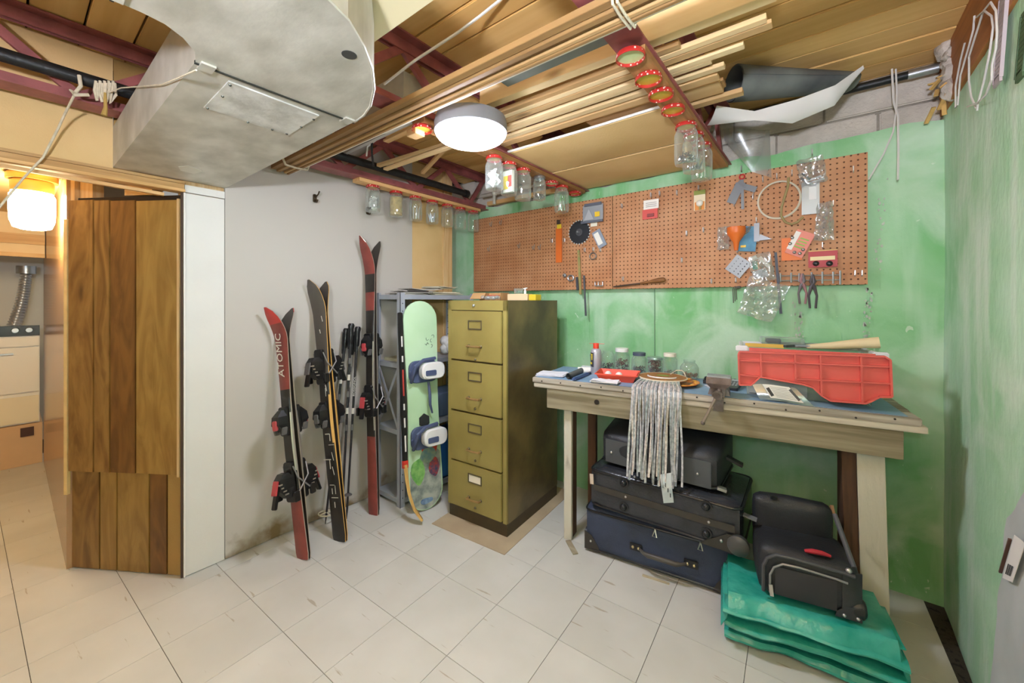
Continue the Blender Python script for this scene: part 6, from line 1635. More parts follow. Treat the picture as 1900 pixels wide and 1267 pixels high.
# red tray
a, b2 = PTz(1170, 712), PTz(1197, 694)
t = thing('red_tray', 'open red plastic tray holding two white balls', 'tray', tw_(a.x, a.y, TT), TA_)
TRM = tt(a.x - .085, a.y + .075, 0, .12)
def ring4(w, l, z): return [(-w / 2, -l / 2, z), (w / 2, -l / 2, z), (w / 2, l / 2, z), (-w / 2, l / 2, z)]
MB().loft([ring4(.17, .13, .0), ring4(.215, .165, .042), ring4(.222, .172, .042), ring4(.222, .172, .036), ring4(.213, .163, .036)], TRM, caps=False).add(ring4(.17, .13, .0) + ring4(.168, .128, .003), [(0, 1, 2, 3), (4, 5, 6, 7)], TRM).loft([ring4(.205, .155, .040), ring4(.166, .126, .003)], TRM, caps=False).build('tray_body', mat('tray_red', '#e2533c', .45), t)
for k, (x, y) in enumerate(((.005, .0), (-.055, .012))):
    tag(MB().ball(TRM @ Vector((x, y, .0225)), .0195, 16, 10).build('plastic_ball', M_WHITE if k == 0 else mat('ball_clear', '#d9d6d4', .3), smooth=True), ['small white ball in the red tray', 'small greyish ball in the red tray'][k], 'ball')
p = PTz(1135, 706); sheetstack(p.x - .015, .040, .14, .06, 4, -.05, '#e6e4e6', 'crumpled white plastic wrapper in front of the red tray', 33, 'plastic_wrapper', 'wrapper', .009)
# orange disc, woven disc and silver fringe
dc = PTz(1241, 706); dy = .195
t = thing('orange_plate', 'round orange and brown patterned plate under the woven disc', 'plate', tw_(dc.x + .02, dy, TT), TA_)
PM = tt(dc.x + .02, dy)
MB().lathe([(.001, 0), (.10, 0), (.135, .012), (.139, .016), (.135, .018), (.10, .006), (.001, .006)], seg=36, M=PM).build('plate_body', mat('orange_pattern', '#d9802f', .4, col2='#7a3d1c', vscale=26, contrast=(.42, .5)), t, smooth=True)
for k in range(14):
    a = 2 * PI * k / 14; MB().ball(PM @ Vector((.122 * math.cos(a), .122 * math.sin(a), .014)), .010, 8, 6, (1.2, 1, .4)).build('raised_dot', mat('plate_gold', '#e8b24c', .35), t, smooth=True)
t = thing('fringed_disc', 'round brown woven disc with long silver fringe hanging over the bench edge', 'fringed disc', tw_(dc.x - .02, dy, TT + .02), TA_)
DM = tt(dc.x - .02, dy, .024)
dsk = MB().lathe([(.001, 0), (.118, 0), (.122, .004), (.118, .009), (.001, .010)], seg=36, M=DM).build('disc', mat('woven_brown', '#a9743f', .7, var=.3, vscale=60, bump=.4, bscale=120), t, smooth=True)
MB().tube([DM @ Vector((.119 * math.cos(k * PI / 18), .119 * math.sin(k * PI / 18), .006)) for k in range(37)], .004, 6).build('braided_rim', mat('braid_cream', '#d9cbb3', .7), dsk, smooth=True)
MB().tube([DM @ Vector((.07 * math.cos(a), -.02 + .045 * math.sin(a), .012)) for a in [PI + k * PI / 12 for k in range(13)]], .004, 6).build('white_arc', M_WHITE, dsk, smooth=True)
MB().prism([(.02 * math.cos(a) * (1.8 if k % 2 else .9), .02 + .012 * math.sin(a)) for k, a in enumerate([2 * PI * i / 12 for i in range(12)])], .002, DM @ Matrix.Translation((0, 0, .0102))).build('green_leaf', mat('leaf_green', '#7f9a45', .6), dsk)
MB().tube([DM @ Vector(q_) for q_ in ((.03, .07, .012), (.055, .10, .03), (.085, .09, .034), (.10, .05, .03), (.11, .03, .014))], .003, 6).build('cord_loop', M_STRING, dsk, smooth=True)
xl, xr = PTz(1172, 719).x, PTz(1266, 729).x
M_FR = [mat('fringe_silver', '#dcdde0', .3, metal=.3, col2='#a9adb2', vscale=70, detail=2), mat('fringe_pearl', '#e6dfd8', .3, metal=.2, col2='#bdb0aa', vscale=80, detail=2), mat('fringe_grey', '#b9bdc2', .3, metal=.3, col2='#858a90', vscale=60, detail=2)]
rnd = random.Random(77); NF = 34
for k in range(NF):
    f = (k + .5) / NF; xe = xl + (xr - xl) * f + rnd.uniform(-.003, .003); ph = rnd.uniform(0, 6)
    a0 = PI + (.22 + .56 * f) * PI; xs_, ys_ = dc.x - .02 + .117 * math.cos(a0), dy + .117 * math.sin(a0)
    lz = .482 + rnd.uniform(-.02, .03) - .012 * f; wdt = .0085 + rnd.uniform(-.002, .002); sp_ = rnd.uniform(-.018, .018)
    stk = (k % 3) * .0022
    path = [Vector((xs_, ys_, TT + .029)), Vector((xs_ * .6 + xe * .4, ys_ * .5, TT + .024 + stk)), Vector((xe, .012, TT + .012 + stk)), Vector((xe, -.006 - stk, TT + .001)), Vector((xe + .001, -.010 - stk, TT - .02))]
    nd = 6
    for j in range(1, nd + 1):
        g_ = j / nd; path.append(Vector((xe + sp_ * g_ + .003 * math.sin(ph + 5 * g_), -.012 - stk - .004 * math.sin(ph + 3 * g_) ** 2 - .048 * g_ ** 1.4, TT - .02 - (TT - .02 - lz) * g_)))
    rings = []
    for i, q_ in enumerate(path):
        tg = (path[min(i + 1, len(path) - 1)] - path[max(i - 1, 0)]).normalized(); tw2 = .5 * math.sin(ph + i * .8) if i > 4 else 0
        sd = Vector((math.cos(tw2), math.sin(tw2), 0)); sd = (sd - tg * sd.dot(tg)).normalized(); nn = tg.cross(sd)
        rings.append([TM @ (q_ + sd * wdt / 2 + nn * .0006), TM @ (q_ - sd * wdt / 2 + nn * .0006), TM @ (q_ - sd * wdt / 2 - nn * .0006), TM @ (q_ + sd * wdt / 2 - nn * .0006)])
    MB().loft(rings).build('fringe_strand', M_FR[k % 3], t)
# vise
vp = PT(1333, 735, -.01); vx = vp.x
t = thing('bench_vise', 'rusty grey bench vise clamped on the front edge of the bench', 'vise', tw_(vx, 0, TT), TA_)
M_VISE = mat('vise_iron', '#7d726c', .45, metal=.5, col2='#4d4039', vscale=14, bump=.2)
MB().loft([[(vx - .045, .03, TT), (vx + .045, .03, TT), (vx + .045, .13, TT), (vx - .045, .13, TT)], [(vx - .04, .035, TT + .02), (vx + .04, .035, TT + .02), (vx + .04, .12, TT + .02), (vx - .04, .12, TT + .02)],
           [(vx - .025, .04, TT + .04), (vx + .025, .04, TT + .04), (vx + .025, .10, TT + .04), (vx - .025, .10, TT + .04)], [(vx - .045, .04, TT + .06), (vx + .045, .04, TT + .06), (vx + .045, .085, TT + .06), (vx - .045, .085, TT + .06)],
           [(vx - .05, .04, TT + .085), (vx + .05, .04, TT + .085), (vx + .05, .07, TT + .085), (vx - .05, .07, TT + .085)]], TM).build('fixed_jaw', M_VISE, t)
MB().loft([[(vx - .025, -.035, TT + .005), (vx + .025, -.035, TT + .005), (vx + .025, -.005, TT + .005), (vx - .025, -.005, TT + .005)], [(vx - .03, -.04, TT + .045), (vx + .03, -.04, TT + .045), (vx + .03, .005, TT + .045), (vx - .03, .005, TT + .045)],
           [(vx - .05, -.02, TT + .06), (vx + .05, -.02, TT + .06), (vx + .05, .022, TT + .06), (vx - .05, .022, TT + .06)], [(vx - .05, -.005, TT + .085), (vx + .05, -.005, TT + .085), (vx + .05, .024, TT + .085), (vx - .05, .024, TT + .085)]], TM).build('moving_jaw', M_VISE, t)
MB().box((vx, .012, TT + .088), (.095, .012, .010), TM).box((vx, .052, TT + .088), (.095, .012, .010), TM).build('jaw_plate', M_STEEL, t)
MB().rod(tw_(vx, -.075, TT + .022), tw_(vx, .06, TT + .022), .011, 12).build('screw', M_VISE, t)
MB().rod(tw_(vx, -.075, TT + .022), tw_(vx, -.055, TT + .022), .020, 14).build('screw_head', M_VISE, t)
hb_ = PT(1304, 790, -.07)
MB().rod(tw_(vx + .006, -.068, TT + .040), tw_(hb_.x, -.068, hb_.z + .012), .006, 10).build('handle_bar', mat('bar_tan', '#a08f80', .4, metal=.5), t)
MB().ball(tw_(hb_.x, -.068, hb_.z + .012), .009, 10, 8).ball(tw_(vx + .006, -.068, TT + .042), .009, 10, 8).build('handle_knob', M_VISE, t, smooth=True)
MB().box((vx, -.012, TT - .03), (.04, .02, .06), TM).build('clamp_lug', M_VISE, t)
# phone, tray with fittings
cp_ = PTz(1364, 724)
t = thing('cordless_phone', 'black cordless phone with grey keys beside the vise', 'phone', tw_(cp_.x, cp_.y, TT), TA_)
KM = tt(cp_.x - .006, max(cp_.y + .055, .075), .012, -.15) @ Matrix.Rotation(.12, 4, 'X')
MB().rbox((0, 0, 0), (.055, .15, .020), .012, KM).build('handset', mat('phone_black', '#2a2d31', .35), t)
MB().box((0, .055, .0105), (.036, .024, .001), KM).build('screen', mat('phone_screen', '#b9c0c4', .2), t)
for i in range(3):
    for j in range(4): MB().box(((i - 1) * .014, .022 - j * .018, .0105), (.010, .010, .002), KM, bev=.001).build('key', mat('key_grey', '#aeb3b6', .5), t)
p = PTz(1330, 694); ty_ = .34
t = thing('fitting_tray', 'shallow dark tray of small fittings behind the vise', 'tray', tw_(vx + .03, ty_, TT), TA_)
FT_ = tt(vx - .008, ty_)
MB().box((0, 0, .002), (.15, .12, .004), FT_).box((0, -.058, .010), (.15, .004, .016), FT_).box((0, .058, .010), (.15, .004, .016), FT_).box((-.073, 0, .010), (.004, .12, .016), FT_).box((.073, 0, .010), (.004, .12, .016), FT_).build('tray_body', mat('tray_black', '#2a2c30', .5), t)
rnd = random.Random(9); q = MB()
for k in range(30): q.ball(FT_ @ Vector((rnd.uniform(-.06, .06), rnd.uniform(-.045, .045), .012 + rnd.random() * .008)), .009, 6, 5, (1, 1.3, .8))
tag(q.build('fittings', mat('fit_mix', '#b8b2aa', .4, metal=.4, col2='#8a5a48', vscale=40), t), kind='stuff')
p = PTz(1312, 690)
sheetstack(vx - .02, .215, .09, .06, 2, .4, '#e9e9ea', 'small white paper slip between the vise and the open jar', 35, 'paper_slip', 'paper')

# ---- clear bin, red lid on its front
bx0, bx1, by0, by1, bh = 1.035, 1.505, .105, .405, .208
t = thing('storage_bin', 'clear plastic storage bin with white rim full of tools and papers', 'storage bin', tw_((bx0 + bx1) / 2, by0, TT), TA_)
xm, ym = (bx0 + bx1) / 2, (by0 + by1) / 2; bw, bd_ = bx1 - bx0, by1 - by0
M_BIN = glass('bin_plastic', (0.88, 0.92, 0.92, 1), .12, .5)
MB().loft([[(x + xm, y + ym, z + TT) for x, y, z in ring4(bw * .93, bd_ * .9, .002)], [(x + xm, y + ym, z + TT) for x, y, z in ring4(bw, bd_, bh)]], TM, caps=False).add([(x + xm, y + ym, z + TT) for x, y, z in ring4(bw * .93, bd_ * .9, .002)], [(0, 1, 2, 3)], TM).build('bin_body', M_BIN, t)
rim_ = MB()
for (x, y, w, l) in ((xm, by0 - .006, bw + .03, .014), (xm, by1 + .006, bw + .03, .014), (bx0 - .006, ym, .014, bd_ + .02), (bx1 + .006, ym, .014, bd_ + .02)): rim_.box((x, y, TT + bh), (w, l, .022), TM, bev=.003)
rim_.build('rim', mat('rim_white', '#e2e3e6', .4), t)
for x in (bx0 - .004, bx1 + .004): MB().box((x, by0 - .010, TT + bh + .006), (.05, .024, .026), TM, bev=.004).build('latch', mat('rim_white', '#e2e3e6', .4), t)
# contents
def inbin(name, c, s, m_, label, cat, rz=0.0, rot=None, bev=.001):
    M = TM @ Matrix.Translation((c[0], c[1], TT + c[2])) @ Matrix.Rotation(rz, 4, 'Z') @ (Matrix.Rotation(rot[0], 4, rot[1]) if rot else Matrix.Identity(4))
    return tag(MB().box((0, 0, 0), s, M, bev=bev).build(name, m_), label, cat)
inbin('green_box', (bx1 - .085, by0 + .125, .085), (.11, .18, .16), mat('box_green', '#9fb38a', .6, col2='#c9b84a', vscale=9), 'green and yellow carton inside the clear bin', 'carton')
inbin('paper_stack', (xm - .10, ym, .055), (.22, .22, .10), mat('bin_papers', '#d9d5cc', .8, var=.2, vscale=30, stretch=(1, 1, 20)), 'thick stack of papers inside the clear bin', 'papers')
inbin('folding_ruler', (bx0 + .085, by0 + .045, bh + .018), (.15, .018, .016), mat('ruler_yellow', '#dfb24a', .5), 'yellow folding ruler lying on top of the clear bin', 'ruler', rz=.05)
inbin('chisel', (xm - .055, by0 + .06, bh + .020), (.06, .016, .010), mat('chisel_dark', '#4c4f55', .4, metal=.5), 'short dark chisel on top of the clear bin', 'chisel', rz=.9)
t2 = thing('cassette_box', 'clear plastic box with metal parts on top of the storage bin', 'box', tw_(xm - .06, ym + .03, TT + bh + .02), TA_)
CB = TM @ Matrix.Translation((xm - .075, ym + .03, TT + bh + .033)) @ Matrix.Rotation(.05, 4, 'Z')
MB().box((0, 0, 0), (.17, .10, .030), CB, bev=.003).build('case', M_BIN, t2)
MB().box((-.035, -.02, .0), (.06, .05, .022), CB, bev=.003).build('metal_part', mat('part_dark', '#565b66', .35, metal=.5), t2)
a, b2 = PT(1560, 650, ym), PT(1651, 640, ym - .04)
tag(MB().tube([tw_(xm + .02, ym, TT + bh + .012), tw_(xm + .10, ym - .01, TT + bh + .022), tw_(bx1 - .03, ym - .03, TT + bh + .040), tw_(bx1 + .03, ym - .04, TT + bh + .048)], [.010, .015, .021, .024], 14).build('paper_roll', mat('cream_roll', '#e9d6ab', .7), smooth=True), 'flared cream paper roll sticking out over the red lid', 'roll')
inbin('grey_folder', (xm + .06, ym + .06, bh + .016), (.30, .14, .006), mat('folder_grey', '#9fa4ac', .5), 'flat grey folder lying across the storage bin', 'folder', rz=.06)
# red lid
LY = by0 - .046
lpx = [(1372, 652), (1640, 661), (1650, 667), (1653, 735), (1630, 735), (1612, 744), (1604, 747), (1540, 742), (1524, 733), (1508, 718), (1490, 712), (1410, 698), (1394, 713), (1372, 713), (1370, 658)]
lp2 = [PT(u, v, LY) for u, v in lpx]
M_LIDR = mat('crate_red', '#d65c52', .45)
t = thing('crate_lid', 'red ribbed plastic crate lid propped against the front of the clear bin', 'lid', tw_(lp2[7].x, LY, lp2[7].z), TA_)
LM = TM @ Matrix(((1, 0, 0, 0), (0, 0, 1, LY), (0, 1, 0, 0), (0, 0, 0, 1)))
pan = MB().prism([(p_.x, p_.z) for p_ in lp2], .010, LM).build('panel', M_LIDR, t)
def rib(u0, v0, u1, v1, w=.006, dpt=.016):
    a, b2 = PT(u0, v0, LY), PT(u1, v1, LY)
    MB().beam(tw_(a.x, LY - dpt / 2 + .001, a.z), tw_(b2.x, LY - dpt / 2 + .001, b2.z), w, dpt, up=TM.to_3x3() @ Vector((0, 1, 0))).build('rib', M_LIDR, pan)
for (u, v0, v1) in ((1411, 654, 697), (1474, 655, 705), (1521, 657, 732), (1596, 659, 746)): rib(u, v0, u + (v1 - v0) * .03, v1)
rib(1372, 668, 1648, 680); rib(1474, 702, 1651, 711); rib(1372, 694, 1408, 698)
for k in range(len(lpx)):
    u0, v0 = lpx[k]; u1, v1 = lpx[(k + 1) % len(lpx)]; rib(u0, v0, u1, v1, .007, .018)
a, b2 = PT(1390, 648, by0), PT(1620, 654, by0)
MB().box(((a.x + b2.x) / 2, by0 - .030, a.z + .004), (b2.x - a.x, .012, .014), TM).build('hinge_strip', M_LIDR, t)
# two feet the lid stands on (a flat clear packet with a printed card leans under it)
t = thing('paint_packet', 'clear plastic packet with printed white card in front of the red lid', 'packet', tw_(1.13, .05, TT), TA_)
q_ = [PTz(1408, 733), PTz(1505, 746), PT(1475, 717, LY - .022), PT(1396, 713, LY - .022)]
q_[0].y = .018; q_[1].y = .012
for a in q_[:2]: a.z = TT + .003
MB().sheet(lambda s, k: TM @ (q_[0].lerp(q_[1], s).lerp(q_[3].lerp(q_[2], s), k) + Vector((0, -.004 * math.sin(PI * k), .004 * math.sin(5 * s)))), 10, 6, .002).build('clear_sleeve', M_BIN, t, smooth=True)
cd = lambda s, k: q_[0].lerp(q_[1], s).lerp(q_[3].lerp(q_[2], s), k) + Vector((0, -.006 - .004 * math.sin(PI * k), .005 + .004 * math.sin(5 * s)))
MB().sheet(lambda s, k: TM @ cd(.22 + .62 * s, .08 + .86 * k), 8, 6, .001).build('printed_card', mat('card_offwhite', '#dedbd2', .7), t, smooth=True)
up_ = (TM.to_3x3() @ (cd(.5, .6) - cd(.5, .4))); xd_ = TM.to_3x3() @ (cd(.6, .5) - cd(.4, .5)); nn_ = xd_.cross(up_)
for k in range(7):
    a, b2 = TM @ cd(.36, .20 + .1 * k), TM @ cd(.74, .20 + .1 * k); off = nn_.normalized() * .0012
    MB().beam(a + off, b2 + off, .0015, .0006, up=nn_).build('print_line', C('print_grey2', '#9b9890', .7), t)
MB().beam(TM @ cd(.29, .22) + nn_.normalized() * .0012, TM @ cd(.29, .72) + nn_.normalized() * .0012, .012, .0008, up=nn_).build('print_box', C('print_black', '#2f2f2f', .6), t)
MB().beam(TM @ cd(.80, .2) + off, TM @ cd(.80, .8) + off, .010, .0008, up=nn_).build('print_band', C('print_dark', '#4a4a48', .6), t)

# ================================================================== SUITCASES UNDER THE BENCH
M_NAVYC = mat('navy_canvas', '#39435c', .6, col2='#2b3347', vscale=5, bump=.25, bscale=160)
M_BLKC = mat('black_canvas', '#2a2c32', .5, col2='#202226', vscale=6, bump=.2, bscale=160)
M_BLKL = mat('black_leatherette', '#34363c', .24, col2='#26282c', vscale=8, bump=.15, bscale=80)
M_PIPE = mat('black_piping', '#17181b', .35)
M_TRIMB = mat('brown_black_trim', '#3a352f', .45, var=.2, vscale=20)
M_ZIP = mat('zip_silver', '#c6c4c0', .3, metal=.8)
def sframe(p, ang): return Matrix.Translation(p) @ Matrix.Rotation(ang, 4, 'Z')
def soft_case(M, L_, D, H, r, bulge, seed, hb=None, nx=22, ny=14, nz_=8):
    """rounded soft box, origin at its front-left bottom corner; hb = height at the back"""
    hb = H if hb is None else hb
    bm = bmesh.new(); bmesh.ops.create_cube(bm, size=1.0)
    bmesh.ops.subdivide_edges(bm, edges=bm.edges, cuts=9, use_grid_fill=True)
    for v in bm.verts:
        c = v.co; p = Vector((c.x * 2, c.y * 2, c.z * 2))
        hh = (H + (hb - H) * (c.y + .5)) / 2
        hx_, hy_ = L_ / 2, D / 2
        q = Vector((p.x * hx_, p.y * hy_, p.z * hh))
        inn = Vector((max(-hx_ + r, min(hx_ - r, q.x)), max(-hy_ + r, min(hy_ - r, q.y)), max(-hh + r, min(hh - r, q.z))))
        d = q - inn
        if d.length > 1e-6: q = inn + d.normalized() * min(r, max(abs(d.x), abs(d.y), abs(d.z)))
        bx_, by_, bz_ = (1 - p.x ** 2), (1 - p.y ** 2), (1 - p.z ** 2)
        if abs(p.y) > .99: q.y += math.copysign(bulge * bx_ * bz_, p.y) + .004 * nz(q, 8, seed)
        if p.z > .99: q.z += bulge * .6 * bx_ * by_ + .004 * nz(q, 7, seed)
        if abs(p.x) > .99: q.x += math.copysign(bulge * .5 * by_ * bz_, p.x)
        v.co = Vector((q.x + hx_, q.y + hy_, q.z + hh))
    return MB().addbm(bm, M)
def piping(M, L_, D, z, r=.006, inset=.012):
    rr = .03; pts = []
    for (cx, cy, a0) in ((L_ - inset - rr, D - inset - rr, 0), (inset + rr, D - inset - rr, 90), (inset + rr, inset + rr, 180), (L_ - inset - rr, inset + rr, 270)):
        for k in range(5): a = R(a0 + 22.5 * k); pts.append(M @ Vector((cx + (rr + inset) * math.cos(a), cy + (rr + inset) * math.sin(a), z)))
    pts.append(pts[0].copy())
    return MB().tube(pts, r, 6)
S1 = PZ(1085, 1020); sa = math.atan2(PZ(1340, 1105).y - S1.y, PZ(1340, 1105).x - S1.x)
H1, L1, D1 = .238, .695, .40
M1 = sframe((S1.x, S1.y, 0.001), sa)
t = thing('suitcase', 'navy canvas suitcase with front handle at the bottom of the stack', 'suitcase', S1, sa, group='stacked suitcases under the bench')
soft_case(M1, L1, D1, H1, .03, .008, 1.0).build('shell', M_NAVYC, t, smooth=True)
piping(M1, L1, D1, H1 - .022).build('piping', M_PIPE, t, smooth=True)
piping(M1, L1, D1, .02).build('piping', M_PIPE, t, smooth=True)
for x, fl_ in ((.0, 1), (L1, -1)):
    pts = [(0, 0), (.085 * fl_, 0), (.07 * fl_, .035), (.04 * fl_, .075), (0, .095)]
    MB().prism(pts if fl_ > 0 else pts[::-1], .004, M1 @ Matrix(((1, 0, 0, x), (0, 0, -1, .0), (0, 1, 0, .012), (0, 0, 0, 1)))).build('corner_patch', M_TRIMB, t)
    MB().ball(M1 @ Vector((x + .035 * fl_, -.006, .06)), .006, 8, 6).build('rivet', M_ZIP, t, smooth=True)
hz = .105
for x in (.27, .52):
    pl = MB().box((x, -.012, hz), (.060, .008, .036), M1, bev=.002).build('handle_plate', M_PIPE, t)
    for k in (-1, 1): MB().ball(M1 @ Vector((x + .014 * k, -.018, hz)), .007, 8, 6).build('rivet', mat('rivet_brass', '#c9b88a', .3, metal=.7), pl, smooth=True)
MB().tube([M1 @ Vector(p) for p in ((.285, -.014, hz), (.31, -.040, hz), (.33, -.048, hz), (.46, -.048, hz), (.48, -.040, hz), (.505, -.014, hz))], [.006, .008, .012, .012, .008, .006], 10).build('handle', mat('handle_dark', '#4b4641', .45), t, smooth=True)
for x in (.36, .56):
    zp = MB().tube([M1 @ Vector(p) for p in ((x, -.010, H1 - .02), (x - .01, -.022, H1 - .05), (x + .01, -.024, H1 - .05), (x, -.010, H1 - .02))], .003, 6).build('zip_pull', M_ZIP, t, smooth=True)
MB().rod(M1 @ Vector((-.012, .06, .06)), M1 @ Vector((.01, .06, .06)), .032, 14).build('wheel', M_PIPE, t, smooth=True)

# second: black leatherette with domes
z2 = H1 + .010; H2, L2, D2 = .207, .70, .40
S2 = PZ(1093, 938, z2); sa2 = R(1.5); M2 = sframe((S2.x, S2.y + .005, z2), sa2)
t = thing('suitcase', 'black suitcase with round domed feet and a centre strap, middle of the stack', 'suitcase', (S2.x, S2.y, z2), sa2, group='stacked suitcases under the bench')
soft_case(M2, L2, D2, H2, .028, .006, 2.0).build('shell', M_BLKL, t, smooth=True)
for z in (.016, H2 - .016): piping(M2, L2, D2, z).build('piping', M_PIPE, t, smooth=True)
MB().box((L2 / 2, -.007, H2 * .52), (L2 - .05, .005, .030), M2).build('strap_band', M_TRIMB, t)
for x in (.19, .565):
    for z in (.055, .175):
        MB().lathe([(.024, 0), (.024, .006), (.017, .007), (.015, .018), (.008, .024), (.001, .025)], seg=18, M=M2 @ Matrix.Translation((x, -.006, z)) @ Matrix.Rotation(PI / 2, 4, 'X')).build('domed_foot', mat('dome_black', '#2b2c2e', .25, metal=.3), t, smooth=True)
    MB().ball(M2 @ Vector((x + .01, -.010, H2 * .52)), .006, 8, 6).build('rivet', M_ZIP, t, smooth=True)
pts = [(0, 0), (-.15, 0), (-.13, .02), (-.09, .045), (-.045, .075), (0, .078)]
MB().prism(pts[::-1], .006, M2 @ Matrix(((1, 0, 0, L2 - .01), (0, 0, -1, -.004), (0, 1, 0, .004), (0, 0, 0, 1)))).build('corner_guard', M_TRIMB, t)
MB().ball(M2 @ Vector((L2 - .075, -.012, .045)), .007, 8, 6).build('rivet', M_ZIP, t, smooth=True)
MB().lathe([(.001, -.02), (.036, -.02), (.042, -.008), (.042, .012), (.030, .022), (.001, .024)], seg=20, M=M2 @ Matrix.Translation((L2 - .012, -.004, .045)) @ Matrix.Rotation(PI / 2, 4, 'X')).build('wheel', mat('wheel_grey', '#4b4a49', .35), t, smooth=True)
MB().beam(M2 @ Vector((.015, -.008, H2 - .035)), M2 @ Vector((.02, -.012, H2 - .085)), .02, .004, up=M2.to_3x3() @ Vector((0, -1, 0))).build('zip_pull', mat('pull_pale', '#c9b6a4', .5), t)
MB().beam(M2 @ Vector((L2 + .0, .05, H2 - .05)), M2 @ Vector((L2 + .05, .05, H2 - .058)), .03, .006).build('side_tab', mat('tab_grey', '#6e7175', .5), t)
MB().ball(M2 @ Vector((.24, .004, H2 + .006)), .006, 8, 6).build('rivet', M_ZIP, t, smooth=True)

# third: black soft bag with grey flap front
z3 = z2 + H2 + .009; H3, L3, D3 = .165, .57, .37
S3 = PZ(1113, 858, z3); sa3 = R(0.0); M3 = sframe((S3.x, S3.y + .012, z3), sa3)
t = thing('suitcase', 'black soft travel bag with grey front panel on top of the stack', 'suitcase', (S3.x, S3.y, z3), sa3, group='stacked suitcases under the bench')
soft_case(M3, L3, D3, H3, .035, .012, 3.0, hb=.268).build('shell', M_BLKC, t, smooth=True)
MB().sheet(lambda s, k: M3 @ Vector((.03 + (L3 - .06) * s, -.006 - .004 * math.sin(PI * s), .014 + (H3 - .045) * k)), 10, 4, .004).build('front_panel', mat('panel_grey_leather', '#4a4d52', .35, var=.15, vscale=6), t, smooth=True)
piping(M3, L3, D3, .016).build('piping', M_PIPE, t, smooth=True)
for x in (.065, L3 - .085): MB().ball(M3 @ Vector((x, -.011, .07)), .007, 8, 6).build('rivet', M_ZIP, t, smooth=True)
MB().beam(M3 @ Vector((L3 - .01, .02, .02)), M3 @ Vector((L3 + .025, .03, .012)), .03, .012).build('zip_pull', M_ZIP, t)
MB().beam(M3 @ Vector((L3 - .005, .16, .12)), M3 @ Vector((L3 + .07, .17, .09)), .04, .012).build('side_tab', M_BLKC, t)
MB().tube([M3 @ Vector(p) for p in ((.20, -.010, .035), (.23, -.035, .012), (.30, -.042, .004), (.37, -.035, .010), (.40, -.010, .03))], .010, 8).build('carry_handle', M_BLKL, t, smooth=True)
# luggage tag
tg = [PT(u, v, 0) for u, v in ((1224, 880), (1243, 878), (1250, 933), (1231, 934))]
gp_ = [TI @ (M3 @ Vector((.33, -.046, .0))), None]
a = TI @ (M3 @ Vector((.30, -.05, -.005)))
yl = a.y - .032
tg = [PT(u, v, yl) for u, v in ((1225, 880), (1245, 877), (1250, 933), (1231, 934))]
t = thing('luggage_tag', 'pale airline luggage tag hanging from the top bag', 'tag', tw_(tg[0].x, yl, tg[0].z))
MB().sheet(lambda s, k: tw_(*(tg[0].lerp(tg[1], s).lerp(tg[3].lerp(tg[2], s), k) + Vector((0, -.006 * math.sin(4 * k), 0)))), 3, 10, .0008).build('paper_tag', mat('tag_pale', '#d3d8da', .6, col2='#b9c6cc', vscale=20), t, smooth=True)
for k in range(3): MB().box(tuple(tg[0].lerp(tg[2], .35 + .18 * k) + Vector((.004, -.0075, 0))), (.004, .001, .018), TM).build('print_mark', C('print_black2', '#3c3f45', .6), t)

# ================================================================== GREEN TARP
G0 = PZ(1347, 1196); ga = R(10)
GM_ = Matrix.Translation((G0.x, G0.y, 0)) @ Matrix.Rotation(ga, 4, 'Z')
M_TARP = mat('green_tarp', '#1f9384', .24, col2='#43ab9b', vscale=9, bump=.7, bscale=18)
LG, DG = .53, .265
def tarp_ribbon(layers, z0, dz, th, seed, x0=0.0, x1=LG, y0=0.0):
    """one long sheet folded back and forth; front bends face the room"""
    path = []
    for k in range(layers):
        z = z0 + dz * k; ya_, yb_ = y0 + .02 + .012 * math.sin(seed + k * 1.7), y0 + DG - .02
        seq = [(yb_, z), ((ya_ + yb_) / 2, z), (ya_, z)] if k % 2 == 0 else [(ya_, z), ((ya_ + yb_) / 2, z), (yb_, z)]
        path += seq
        if k < layers - 1:
            if k % 2 == 0: path += [(ya_ - .016, z + dz * .25), (ya_ - .020, z + dz * .55), (ya_ - .012, z + dz * .85)]
            else: path += [(yb_ + .014, z + dz * .5)]
    n = len(path) - 1
    def f(s, q):
        x = x0 + (x1 - x0) * s; g_ = q * n; i = min(int(g_), n - 1); fr_ = g_ - i
        y = path[i][0] + (path[i + 1][0] - path[i][0]) * fr_; z = path[i][1] + (path[i + 1][1] - path[i][1]) * fr_
        w = nz((x, y, z * 4), 6, seed)
        return GM_ @ Vector((x + .010 * nz((y, z, 0), 9, seed), y + .022 * w, max(.004, z + .012 * nz((x, y, z), 5, seed + 2) + .006 * nz((x, y, 0), 16, seed))))
    return MB().sheet(f, 26, n * 3, th)
t = thing('tarp', 'folded green plastic tarp on the floor under the small black bag', 'tarp', G0, ga)
tarp_ribbon(4, .014, .030, .003, 1.3).build('lower_folds', M_TARP, t, smooth=True)
tarp_ribbon(3, .128, .026, .003, 4.1, -.012, LG - .01, -.012).build('upper_folds', M_TARP, t, smooth=True)
def topsheet(s, q):
    x = -.03 + (LG + .04) * s; y = -.022 + (DG + .03) * q
    z = .200 + .006 * nz((x, y, 0), 7, 8) + (.004 * nz((x, y, 0), 22, 5) if y < .02 else 0)
    if q < .12: z -= .05 * (1 - q / .12) ** 2; y += .006
    if s < .06: z -= .07 * (1 - s / .06); x += .012
    if s > .95: z -= .08 * (s - .95) / .05; x -= .012
    return GM_ @ Vector((x, y + .020 * nz((x, z, 0), 7, 3) * (1 - q), z))
MB().sheet(topsheet, 30, 18, .003).build('top_fold', M_TARP, t, smooth=True)

